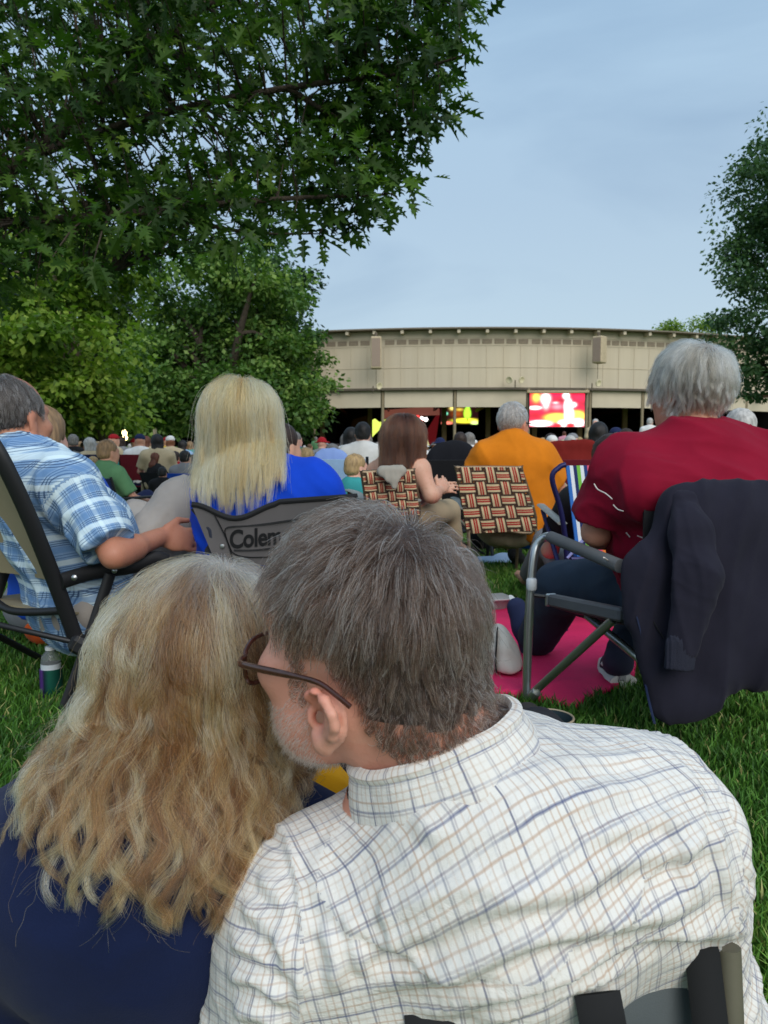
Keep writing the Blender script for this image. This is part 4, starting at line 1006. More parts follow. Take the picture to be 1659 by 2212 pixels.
def big_oak():
    g = np.random.default_rng(77); tr = V((-5.2, 6.8, 0)); root = empty('oak_tree', tuple(tr), 'large oak whose leafy limbs hang over the top left of the view', 'tree')
    lm = leafmat('leaf_oak', [(0, rgb(32, 56, 22)), (.45, rgb(54, 84, 32)), (.85, rgb(88, 120, 44)), (1, rgb(122, 148, 56))], .42)
    limbs = [[tr + V((0, 0, 1.6)), P(-250, 560, 6.4), P(60, 340, 6.2), P(260, 180, 6.0), P(440, 10, 5.8), P(640, -260, 5.6)], [tr + V((0, 0, 1.5)), P(-200, 500, 6.2), P(60, 480, 5.8), P(330, 455, 5.5), P(600, 430, 5.4), P(830, 420, 5.4)],
             [P(60, 340, 6.2), P(330, 250, 5.8), P(620, 190, 5.5), P(860, 160, 5.4), P(1000, 120, 5.3)], [P(440, 10, 5.8), P(700, -60, 5.6), P(960, 0, 5.5)], [P(330, 455, 5.5), P(520, 500, 5.5), P(690, 505, 5.5)],
             [tr + V((0, 0, 2.2)), P(-300, 200, 7), P(0, -200, 7), P(350, -500, 7)], [P(-200, 500, 6.2), P(40, 560, 6.6), P(240, 590, 6.8)], [P(620, 190, 5.5), P(780, 280, 5.6), P(880, 275, 5.7)]]
    b = MB(); b.tube([tr + V((0, 0, -.1)), tr + V((0, 0, .5)), tr + V((.05, 0, 1.5)), tr + V((.1, 0, 3)), tr + V((0, .2, 5)), tr + V((.2, .2, 8))], [.55, .36, .32, .28, .2, .08], 14, smooth=4)
    LP = []
    for i, l in enumerate(limbs):
        r0 = (.085, .05, .035, .035, .022, .09, .04, .022)[i]; k = len(l); b.tube(l, [r0 * (1 - .82 * q / (k - 1)) for q in range(k)], 9, smooth=5)
        for p in spline([V(p) for p in l], 6)[0]: LP.append(p)
    LPn = np.array([tuple(p) for p in LP])
    pol = [(-250, -60), (990, -80), (1020, 30), (985, 95), (965, 150), (975, 220), (935, 255), (890, 285), (865, 330), (880, 380), (860, 440), (790, 480), (680, 505), (560, 520), (470, 545), (300, 560), (170, 600), (0, 640), (-250, 640)]
    C = []
    while len(C) < 640:
        x, y = g.uniform(-250, 1050), g.uniform(-80, 640)
        if not inpoly(np.array([(x, y)]), pol)[0]: continue
        edge = x > 700
        if wav(np.array([(x / 300, y / 300, 0)]), 12, 1.0)[0] < -.95: continue
        dd = g.uniform(4.9, 7.6) if not edge else g.uniform(5.0, 6.3); C.append(P(x, y, dd))
    for q in range(330): C.append(P(g.uniform(-900, 900), g.uniform(-1200, -60), g.uniform(5, 8.5)))
    C = np.array([tuple(p) for p in C])
    for p in C:
        j = ((LPn - p) ** 2).sum(1) + np.where(LPn[:, 0] > p[0] + .1, .8, 0); q = LP[int(j.argmin())]; pv = V(p); L = (pv - q).length
        b.tube([q, q.lerp(pv, .5) + V((0, 0, .06 * L)), pv], [.006 + .004 * L, .005 + .002 * L, .003], 5, smooth=2)
    b.build('trunk', BARK, root, True)
    h = [(0, 0), (.035, .10), (.17, .13), (.27, .22), (.13, .25), (.07, .33), (.24, .37), (.42, .50), (.20, .48), (.08, .56), (.24, .63), (.33, .79), (.14, .71), (.06, .80), (.08, .92), (0, 1.0)]
    n = len(C) * 13; ci = np.repeat(np.arange(len(C)), 13); u = g.normal(size=(n, 3)); u /= np.linalg.norm(u, axis=1, keepdims=True)
    pos = C[ci] + u * (g.random(n) ** .6 * .21)[:, None] * np.array((1.15, 1.15, .6)); d = u * .7 + g.normal(size=(n, 3)) * .35 + np.array((.30, -.1, -.30)); d /= np.linalg.norm(d, axis=1, keepdims=True)
    nr = g.normal(size=(n, 3)) * .5 + np.array((0, -.25, 1.0)); s = np.cross(d, nr); s /= np.linalg.norm(s, axis=1, keepdims=True); nn = np.cross(s, d)
    L = (.10 + .065 * g.random(n)) * (.8 + .5 * g.random(len(C)))[ci]; k = len(h); vv = np.empty((n, 2, k, 3), np.float32)
    for sd in (0, 1):
        for i, (x, y) in enumerate(h):
            xx = x * L * .95 * (1 if sd else -1); curl = -(y ** 2) * L * .12 + abs(x) * L * .22
            vv[:, sd, i] = pos + s * xx[:, None] + d * (y * L)[:, None] + nn * curl[:, None]
    f = np.arange(n * 2 * k).reshape(-1, k); f[0::2] = f[0::2, ::-1]
    ti = np.clip(.5 * g.random(len(C))[ci] + .5 * g.random(n), 0, 1)
    mesh_np('crown', vv.reshape(-1, 3), f, lm, root, smooth=False, attrs={'tint': np.repeat(ti, 2 * k)})
big_oak()
# ------------------------------------------------------------------ the music pavilion
ARC = V((6.7, 88, 0)); AR = 40.0
def arc(a, r, z): a = math.radians(a); return V((ARC.x + r * math.sin(a), ARC.y - r * math.cos(a), z))
def arcbox(b, a0, a1, r0, r1, z0, z1, step=1.5):
    n = max(1, int(abs(a1 - a0) / step)); vs = []; fs = []
    for i in range(n + 1):
        a = a0 + (a1 - a0) * i / n; vs += [arc(a, r1, z0), arc(a, r1, z1), arc(a, r0, z1), arc(a, r0, z0)]
    for i in range(n):
        q = i * 4
        for j in range(4): fs.append((q + j, q + (j + 1) % 4, q + 4 + (j + 1) % 4, q + 4 + j))
    fs += [(3, 2, 1, 0), (n * 4, n * 4 + 1, n * 4 + 2, n * 4 + 3)]; b.add(vs, fs)
def stained(name, col):
    m, t, b = base(name); c = t.coord(); mp = t.n.new('ShaderNodeMapping'); mp.inputs['Scale'].default_value = (2.2, 2.2, .10); t.link(c, mp.inputs[0])
    k = t.ramp(t.noise(1.0, 6, mp.outputs[0], .6), [(.30, (.91, .90, .88, 1)), (.62, (1, 1, 1, 1))]); k2 = t.ramp(t.noise(.22, 4, c), [(.3, (.93, .93, .94, 1)), (.7, (1.03, 1.02, 1.0, 1))])
    t.link(t.mix(1.0, t.mix(1.0, col, k, 'MULTIPLY'), k2, 'MULTIPLY'), b.inputs['Base Color']); b.inputs['Roughness'].default_value = .8; return m
def pavilion():
    r = empty('concert_pavilion', (6.7, 48, 0), 'long curved beige open-sided concert pavilion with dark interior behind the crowd', 'building')
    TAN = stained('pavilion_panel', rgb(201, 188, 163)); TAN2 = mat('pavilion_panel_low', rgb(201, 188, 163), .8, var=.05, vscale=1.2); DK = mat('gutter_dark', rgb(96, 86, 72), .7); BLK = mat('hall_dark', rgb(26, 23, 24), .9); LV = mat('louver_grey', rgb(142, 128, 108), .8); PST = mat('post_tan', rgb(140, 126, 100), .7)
    A0, A1 = -36, 46
    b = MB(); arcbox(b, A0, A1, 39.95, 40.75, 8.37, 8.45); b.build('roof_edge', mat('roof_edge_dark', rgb(122, 112, 98), .8), r)
    b = MB(); n = 40; vs = [arc(A0 + (A1 - A0) * i / n, 39.97, 8.42) for i in range(n + 1)] + [V((-30, 110, 11)), V((-6, 120, 12.5)), V((20, 120, 12.5)), V((42, 110, 11))]; b.add(vs, [tuple(range(n + 1)) + (n + 4, n + 3, n + 2, n + 1)]); b.build('roof', mat('roof_grey', rgb(120, 112, 100), .9), r)
    b = MB(); arcbox(b, A0, A1, 39.7, 40.0, 7.9, 8.355); b.build('fascia', TAN2, r)
    b = MB(); arcbox(b, A0, A1, 39.72, 39.96, 4.86, 7.9); b.build('upper_wall', TAN, r)
    b = MB(); arcbox(b, A0, A1, 39.96, 39.985, 7.43, 7.47); arcbox(b, A0, A1, 39.96, 39.985, 6.09, 6.12)
    a = A0 + .5
    while a < A1: arcbox(b, a, a + .035, 39.96, 39.98, 4.9, 6.08); arcbox(b, a, a + .035, 39.96, 39.98, 6.14, 7.4); a += 1.52
    b.build('panel_batten', mat('batten', rgb(193, 180, 155), .8), r)
    b = MB(); arcbox(b, A0, A1, 39.6, 40.2, 4.72, 4.86); b.build('gutter', DK, r)
    for i in range(33):
        a = A0 + 1 + i * 2.45; b = MB(); arcbox(b, a, a + .26, 40.0, 40.62, 8.13, 8.355); b.build('rafter_tail', TAN2, r)
    bays = [-35.5, -29.5, -23.5, -17.2, -10.9, -3.4 - 6.3 + -.1, -3.3 + 0, 3.3, 9.2, 15.3, 21.5, 27.8, 34, 40, 45.5]
    bays = [-35.2, -28.9, -22.6, -16.3, -9.8, -3.3, 3.25, 9.0, 14.2, 20.2, 26.5, 32.8, 39.1, 45.4]
    for a0, a1 in zip(bays[:-1], bays[1:]):
        k = 6; w = (a1 - a0) / k
        for q in range(k):
            b = MB(); arcbox(b, a0 + .25 + q * (w - .02), a0 + .25 + q * (w - .02) + w * .78, 39.965, 39.99, 7.55, 7.83); b.build('vent', LV, r)
        b = MB(); arcbox(b, a0 + .18, a1 - .18, 39.75, 39.9, 3.67, 4.715); b.build('valance_panel', TAN2, r)
    for a in bays:
        b = MB(); b.tube([arc(a, 39.85, 0), arc(a, 39.85, 4.715)], .10, 10); b.build('post', PST, r, True)
    for a in (-19, -13, -4.2, .9, 6.4, 12, 18, 24): b = MB(); b.box(arc(a, 34.2, 2.3), (.32, .32, 4.6)); b.build('post', mat('post_warm_lit', rgb(150, 120, 84), .8), r)  # inner posts carry the warm hall light in their colour
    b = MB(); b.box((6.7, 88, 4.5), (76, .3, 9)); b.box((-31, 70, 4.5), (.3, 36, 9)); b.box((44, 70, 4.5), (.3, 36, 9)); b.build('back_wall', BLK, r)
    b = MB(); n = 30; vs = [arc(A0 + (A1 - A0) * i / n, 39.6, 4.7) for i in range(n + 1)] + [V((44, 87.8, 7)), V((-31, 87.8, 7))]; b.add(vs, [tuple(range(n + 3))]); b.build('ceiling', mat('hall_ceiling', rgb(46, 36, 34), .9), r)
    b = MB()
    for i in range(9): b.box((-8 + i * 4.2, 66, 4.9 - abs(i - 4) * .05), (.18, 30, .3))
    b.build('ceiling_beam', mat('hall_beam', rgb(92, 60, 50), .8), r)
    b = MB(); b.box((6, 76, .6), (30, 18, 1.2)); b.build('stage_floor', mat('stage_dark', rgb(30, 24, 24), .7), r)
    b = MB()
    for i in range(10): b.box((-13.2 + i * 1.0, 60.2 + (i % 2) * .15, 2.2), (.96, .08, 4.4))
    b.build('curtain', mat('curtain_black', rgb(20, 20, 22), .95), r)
    return r
pavilion()
def px_sphere(x, y, d, r, name, m, label, cat, group=None):
    b = MB(); p = P(x, y, d); b.lathe(p - V((0, 0, r)), [(.0005, 0), (r * .6, r * .2), (r, r), (r * .6, r * 1.8), (.0005, r * 2)], 12); return tag(b.build(name, m, None, True), label, cat, group)
def screen_tex(fn, nx, ny):
    return np.array([fn(i / nx, j / ny) for i in range(nx + 1) for j in range(ny + 1)], np.float32)
def video_screen(name, x0, x1, y0, y1, d, fn, strength, label, yaw=0.0):
    a, c = P(x0, y1, d), P(x1, y0, d); cx, cz = (a.x + c.x) / 2, (a.z + c.z) / 2; w, h = c.x - a.x, c.z - a.z
    r = empty(name, (cx, d, cz), label, 'screen'); ca, sa = math.cos(yaw), math.sin(yaw); nx, ny = 72, 44
    pt = lambda u, v_, o=0: (cx + (u - .5) * w * ca - o * sa * -1, d + (u - .5) * w * sa - o, cz + (v_ - .5) * h)
    v = [pt(i / nx, j / ny, .06) for i in range(nx + 1) for j in range(ny + 1)]
    f = np.array([(i * (ny + 1) + j, (i + 1) * (ny + 1) + j, (i + 1) * (ny + 1) + j + 1, i * (ny + 1) + j + 1) for i in range(nx) for j in range(ny)])
    m, t, b = base(name + '_picture'); t.link(t.attr('pic', 'Vector'), b.inputs['Emission Color']); b.inputs['Emission Strength'].default_value = strength; b.inputs['Base Color'].default_value = (.01, .01, .01, 1)
    mesh_np('screen_picture', v, f, m, r, attrs={'pic': screen_tex(fn, nx, ny)})
    bx = MB(); M = Matrix.Rotation(yaw, 3, 'Z'); bx.box((cx, d + .06, cz), (w + .12, .2, h + .1), M, .02); bx.build('cabinet', mat('screen_cabinet', rgb(40, 38, 38), .6), r); return r
def blob(u, v, cx, cy, rx, ry, p=2): return math.exp(-(((u - cx) / rx) ** 2 + ((v - cy) / ry) ** 2) ** (p / 2))
def pic_red(u, v):
    c = np.array(rgb(214, 14, 60)[:3]) * 1.0; W = np.array((1.0, .96, .93)); Y = np.array(rgb(255, 214, 80)[:3]); R = np.array(rgb(150, 4, 20)[:3])
    c = c * (.75 + .35 * math.sin(u * 9 + v * 7) * math.sin(v * 13 - u * 4))
    def o(col, a):
        nonlocal c
        a = min(1, max(0, a)); c = c * (1 - a) + col * a
    o(R, .8 * blob(u, v, .12, .35, .12, .12)); o(R, .8 * blob(u, v, .3, .3, .05, .25)); o(Y, 1.3 * blob(u, v, .12, .88, .06, .12)); o(W, 1.5 * blob(u, v, .29, .84, .08, .15, 3)); o(W * .9, .9 * blob(u, v, .3, .66, .05, .12))
    o(W, 1.4 * blob(u, v, .1, .57, .11, .05, 3)); o(np.array((1, .25, .3)), .9 * blob(u, v, .5, .6, .1, .08)); o(W, .6 * blob(u, v, .47, .72, .05, .03))
    o(Y, 1.3 * blob(u, v, .5, .27, .22, .13, 4)); o(Y, 1.3 * blob(u, v, .85, .33, .16, .15, 4)); o(W, 1.5 * blob(u, v, .2, .1, .2, .09, 4)); o(W, 1.5 * blob(u, v, .62, .1, .1, .1, 4)); o(W, 1.5 * blob(u, v, .88, .12, .12, .12, 4))
    o(W, 1.8 * blob(u, v, .70, .62, .07, .22, 4)); o(W, 1.8 * blob(u, v, .66, .93, .055, .09, 3)); o(W, 1.6 * blob(u, v, .72, .35, .08, .25, 4)); o(W, 1.3 * blob(u, v, .79, .66, .06, .07, 3)); o(np.array(rgb(200, 30, 40)[:3]), 1.1 * blob(u, v, .52, .04, .07, .06, 4)); o(np.array(rgb(200, 30, 40)[:3]), 1.1 * blob(u, v, .75, .05, .09, .06, 4))
    return c
def pic_green(u, v):
    c = np.array(rgb(30, 10, 12)[:3]); Gc = np.array(rgb(170, 255, 60)[:3]); Y = np.array(rgb(236, 222, 60)[:3])
    def o(col, a):
        nonlocal c
        a = min(1, max(0, a)); c = c * (1 - a) + np.array(col) * a
    o(Y, 1.3 * blob(u, v, .66, .22, .34, .14, 4)); o(rgb(232, 120, 100)[:3], 1.2 * blob(u, v, .17, .08, .15, .1, 4)); o(rgb(120, 230, 190)[:3], 1.1 * blob(u, v, .12, .62, .07, .1, 4)); o(rgb(255, 226, 120)[:3], 1.1 * blob(u, v, .3, .92, .06, .1)); o(rgb(150, 70, 20)[:3], .8 * blob(u, v, .45, .6, .15, .2))
    o(rgb(220, 190, 70)[:3], .8 * blob(u, v, .5, .85, .1, .08)); o(Gc, 1.8 * blob(u, v, .71, .62, .085, .30, 4)); o(Gc, 1.5 * blob(u, v, .72, .92, .05, .09, 3)); o(rgb(40, 60, 10)[:3], .8 * blob(u, v, .71, .28, .02, .12, 3)); o(rgb(220, 255, 140)[:3], 1.2 * blob(u, v, .9, .1, .1, .12, 4))
    return c
scr = video_screen('video_screen', 1143, 1263, 850, 922, 46.6, pic_red, 1.6, 'large video screen glowing red and white with a singer, under the pavilion eave')
b = MB(); p = P(1205, 846.5, 46.5); b.box(p, (3.75, .3, .16), None, .03); p2 = P(1268, 890, 46.7); b.build('housing', mat('screen_housing', rgb(176, 156, 122), .7), scr)
b = MB(); 
for x in (1141, 1266): q = P(x, 922, 46.75); b.tube([V((q.x, q.y, 0)), V((q.x, q.y, 4.7))], .09, 8)
b.build('stand_post', mat('post_tan', rgb(140, 126, 100), .7), scr, True)
video_screen('stage_screen', 952, 1033, 879, 917, 74, pic_green, 1.3, 'smaller stage screen showing a green lit figure above a yellow stage, inside the pavilion')
# stage lights inside; glowing plates stand for the lit parts of the stage
SL = 'stage lights glowing inside the pavilion'
for x, y, c, lb in ((782 + 60, 843 + 62, (1, .03, .03, 1), 'upper red stage light left of the long-haired girl'), (839, 914, (1, .95, .9, 1), 'white stage light between two red ones left of the long-haired girl'), (838, 923, (1, .05, .03, 1), 'lower red stage light left of the long-haired girl'), (902, 902, (1, .06, .05, 1), 'upper red stage light right of the long-haired girl'),
                    (910, 910, (1, .03, .03, 1), 'lower red stage light right of the long-haired girl'), (911, 904.5, (1, .95, .85, 1), 'white stage light next to two red ones, nearer the girl'), (920, 906, (1, .98, .92, 1), 'rightmost white stage light right of the girl')):
    px_sphere(x, y, 70, .20, 'stage_light', emit('stage_' + ('red' if c[1] < .5 else 'white'), c, 3.0), lb, 'stage light', SL)
def plate(name, pts, d, th, m, label, cat):
    f_ = [P(x, y, d) for x, y in pts]; n = len(f_); b = MB(); b.add(f_ + [p + V((0, th, 0)) for p in f_], [tuple(range(n))[::-1], tuple(range(n, 2 * n))] + [(i, (i + 1) % n, n + (i + 1) % n, n + i) for i in range(n)]); return tag(b.build(name, m), label, cat)
plate('stage_banner', [(783, 960), (791, 963), (804, 944), (822, 926), (834, 905), (820, 912), (810, 904), (803, 908), (797, 925), (788, 945)], 66, .3, emit('glow_lime', rgb(206, 226, 96), 1.0), 'slanted lime green stage light shaped as a glowing plate inside the pavilion', 'banner')  # yellow-green stage beam put in as a solid glowing plate
plate('stage_banner', [(899, 908), (907, 916), (922, 946), (928, 962), (919, 962), (906, 934)], 67, .3, emit('glow_pale', rgb(196, 190, 140), .8), 'pale cream stage drape with stage light as its own glow, right of the long-haired girl', 'banner')  # light on the drape comes from its own emission
plate('stage_set', [(762, 906), (790, 898), (806, 896), (800, 930), (780, 962), (757, 962), (752, 935)], 69, .3, mat('set_maroon', rgb(70, 34, 32), .8), 'dark maroon rounded stage set piece beside the lime glow', 'stage set')
plate('stage_truss', [(826, 886), (948, 876), (950, 896), (905, 898), (860, 893), (826, 906)], 71, .5, emit('truss_glow', rgb(120, 70, 58), .55), 'lighting truss with reddish stage light as its own glow under the pavilion ceiling', 'truss')  # red stage light put into the truss as emission, it is no lamp
plate('stage_backdrop', [(925, 925), (952, 880), (940, 962), (905, 962)], 78, .2, emit('backdrop_glow', rgb(96, 16, 22), .5), 'stage backdrop with wine red stage light as its own glow behind the girl', 'backdrop')  # stage light put into the backdrop as emission
# loudspeakers and floodlights on the front wall
def wall_speaker(x0, x1, y0, y1, label, turn):
    d = 47.2; a, c = P(x0, y1, d), P(x1, y0, d); cx, cz = (a.x + c.x) / 2, (a.z + c.z) / 2; w, h = c.x - a.x, c.z - a.z
    r = empty('wall_speaker', (cx, d, cz), label, 'loudspeaker', 'loudspeakers on the pavilion wall'); M = Matrix.Rotation(turn, 3, 'Z')
    b = MB(); b.box((cx, d, cz), (w, .7, h), M, .05); b.build('cabinet', mat('speaker_tan', rgb(190, 172, 140), .7), r)
    b = MB(); b.box(V((cx, d, cz)) + M @ V((0, -.36, 0)), (w * .8, .02, h * .88), M); b.build('grille', mat('speaker_grille', rgb(150, 132, 116), .9, var=.2, vscale=30), r)
    b = MB(); b.tube([(cx, d + .2, cz + h / 2 - .1), (cx, d + .2, cz + h / 2 + .3)], .09, 8); b.tube([(cx, d + .3, cz - h / 2), (cx, d + .3, cz - h / 2 - .9)], .015, 6); b.build('bracket', mat('gutter_dark', rgb(96, 86, 72), .7), r)
wall_speaker(801, 824, 728, 797, 'tall beige loudspeaker on the left part of the pavilion wall', 0.0)
wall_speaker(1283, 1307, 727, 785, 'beige loudspeaker turned to the left, above the video screen', -.75)
def flood(x, y, label, two):
    d = 47.3; p = P(x, y, d); r = empty('floodlight', tuple(p), label, 'floodlight', 'floodlights on the pavilion gutter'); k = d / F
    b = MB(); b.tube([p + V((0, 0, -.45)), p + V((0, 0, 0))], .035, 8); b.build('stem', mat('gutter_dark', rgb(96, 86, 72), .7), r)
    for sx in ((-1, 1) if two else (1,)):
        b = MB(); b.lathe(p + V((sx * .28, .05, .05)), [(.08, 0), (.2, .12), (.22, .2), (.19, .21), (.1, .16)], 14, (sx * .5, -.75, -.25)); b.build('lamp_head', mat('flood_cream', rgb(216, 204, 168), .5), r, True)
flood(1113, 821, 'twin-headed floodlight on the gutter left of the video screen', True); flood(806, 834, 'single floodlight on the gutter under the left loudspeaker', False); flood(1279, 828, 'single floodlight on the gutter above the right edge of the video screen', False)
# hedge, low wall, pole, lamps
def hedge():
    g = np.random.default_rng(9); a, c = P(278, 965, 44), P(640, 965, 44); n = 9000; x = g.uniform(a.x, c.x, n); pos = np.stack([x, 44 + g.normal(size=n) * .35, g.random(n) ** .6 * 1.05], 1); d = g.normal(size=(n, 3)); d[:, 2] = abs(d[:, 2]) * .6; d /= np.linalg.norm(d, axis=1, keepdims=True); nr = g.normal(size=(n, 3))
    L = .14 + .1 * g.random(n); v, f = leaf_quads(pos, d, nr, L, L * .4); r = empty('hedge', ((a.x + c.x) / 2, 44, 0), 'low clipped green hedge along the far edge of the lawn', 'hedge')
    mesh_np('foliage', v, f, LM_G, r, smooth=False, attrs={'tint': np.repeat(np.clip(.4 + .6 * g.random(n), 0, 1), 4)}); b = MB(); b.box(((a.x + c.x) / 2, 44, .42), (c.x - a.x, .5, .84)); b.build('stems', mat('hedge_core', rgb(30, 44, 24), .95), r)
hedge()
b = MB(); p = P(228, 982, 40); b.box((p.x, 40, .68), (1.3, .25, 1.3), None, .03); b.box((p.x, 40, 1.36), (1.4, .35, .08), None, .02); tag(b.build('low_wall', mat('wall_stone', rgb(150, 136, 112), .9, bump=.4)), 'short beige wall behind the man in the green shirt', 'wall')
p = P(335, 982, 36); r = empty('light_pole', (p.x, 36, 0), 'tall pale wooden light pole standing at the left in front of the trees', 'pole')
b = MB(); b.tube([(p.x, 36, -.1), (p.x + .02, 36, 2), (p.x + .06, 36, P(336, 848, 36).z)], [.10, .09, .075], 10); b.build('shaft', mat('pole_wood', rgb(176, 160, 132), .8, var=.2), r, True)
b = MB(); b.box((p.x + .05, 36, P(336, 846, 36).z), (.35, .12, .12), None, .02); b.build('cap', mat('pole_cap', rgb(90, 84, 76), .7), r)
for x, y, d, lb, tall in ((269, 935, 34, 'lantern with two warm bulbs behind the man in green', True), (150, 962, 38, 'small warm lantern at the far left beneath the maple', False), (270, 946, 34.5, 'amber lantern just below the white one behind the man in green', False)):
    q = P(x, y, d); r = empty('street_lamp', (q.x, d, 0), lb, 'street lamp', 'lit lanterns along the far path'); b = MB(); b.tube([(q.x, d, 0), (q.x, d, q.z - .1)], .035, 8); b.build('post', mat('lamp_post', rgb(38, 36, 34), .6), r, True)
    b = MB(); b.lathe(q - V((0, 0, .12)), [(.03, 0), (.10, .05), (.12, .13), (.09, .22), (.02, .26)], 12); b.build('lantern', emit('lamp_warm', (1, .72, .30, 1), 4.0 if tall else 2.2), r, True)
# ================================================================== people and chairs in the middle distance
def on(S, pxs, d0, d1, lift=.002): return [cast(S, x, y, d0, d1) - V((0, lift, 0)) for x, y in pxs]
ALU = mat('aluminium', rgb(196, 198, 196), .28, .9, var=.06, vscale=30)
BLKM = mat('black_tube', rgb(30, 30, 32), .45, var=.1); BLKP = mat('black_plastic', rgb(26, 26, 28), .55, var=.1); STEEL = mat('rivet_steel', rgb(180, 180, 178), .3, .9, var=0)
def hairdo(J, s, parent, name, mask, n, length, k, lift, stops, basecol, whorl=(0, -.05, .115), seed=1, clumps=400, camt=.6, wave=0, freq=2, rad=.0003, grav=.6, solid=None, extra=None, jit=.06, root=None, down=1.2, layers=.012, fuzz=.0):
    Sh, v0, f0, ok, vs, fs = scalp(J, s, mask, .005); cv, cf = compact(vs, fs); C, M = J['head'], J['M']
    hb = mesh_np('hair', cv, cf, shellhair('hair_base_' + name, basecol, None, (50, 50, 14)), parent); W = A3(hl(C, M, *[q * s for q in whorl])); Up = M[:, 2]
    SS = extra or Sh
    def flow(p, t):
        l = (p - A3(C)) @ M / s; d = p - W; dn = np.linalg.norm(d, axis=1, keepdims=True); d = d / (dn + .01)
        d = d + np.array((0, 0, -1.0), np.float32) * (np.clip((.09 - l[:, 2:3]) / .07, 0, 1) * down + .6 * t)
        g = SS.grad(p); gd = (d * g).sum(1, keepdims=True); return d - g * np.where(gd < 0, gd, gd * .7)
    r = roots_on(v0, f0, ok, n); li = lift * .25 + layers * RNG.random(n) + lift * .75 * RNG.random(n)
    pts = grow(r, SS, flow, length(((r - A3(C)) @ M) / s) * (.75 + .4 * RNG.random(n)), k, lambda t: li * min(1, t * 3) + .001, grav, jit, seed=seed, solid=solid)
    nc = min(clumps, n // 4); pts, cid = clumped(pts, nc, camt, seed, freq=freq, amp=wave, ax=((1, 0, 0), (0, 1, 0)), byroot=False)
    if solid is not None: pts = pushout(pts, solid, .018 + .014 * RNG.random(n))
    if fuzz:
        q = RNG.random(n) < .12; pts[q] += (RNG.normal(0, fuzz, (q.sum(), 1, 3)) * np.linspace(0, 1, k)[None, :, None]).astype(np.float32)
    tint = np.clip(.5 * RNG.random(nc)[cid] + .5 * RNG.random(n), 0, 1)
    curves('hair_strands', pts, np.linspace(1, .45, k)[None] * np.full((n, 1), rad), hairmat('strands_' + name, stops, root=root, rough=.38), hb, tint); return hb
def seatjoints(J):
    lat, fr, up, M = torso_frame(J)
    J.setdefault('hipL', J['pel'] - lat * .09); J.setdefault('hipR', J['pel'] + lat * .09); return J
def tshirt(name, col, **k): return mat(name, col, .85, sheen=.03, spec=.12, **{**dict(var=.08, vscale=12, bump=.25, bscale=260, bdist=.0012), **k})
def shoe(J, q, s, m, parent, sole=None):
    S = SD(); a, t = J['an' + q], J['to' + q]; dr = (t - a).normalized(); S.cone(a - dr * .03, a.lerp(t, .5), .043 * s, .042 * s, .02); S.cone(a.lerp(t, .5), t, .042 * s, .034 * s, .02); S.cone(a, a + V((0, 0, .05)) if abs(dr.z) < .6 else a - V((0, .05, 0)), .04, .036, .02)
    return mk(S, .007, 'shoe', m, parent)[0]
def basic_fold(seed, axis, amp, sc=7): return lambda v: amp * folds(v, seed, axis, sc) + amp * .8 * wav(v, seed + 9, 4)
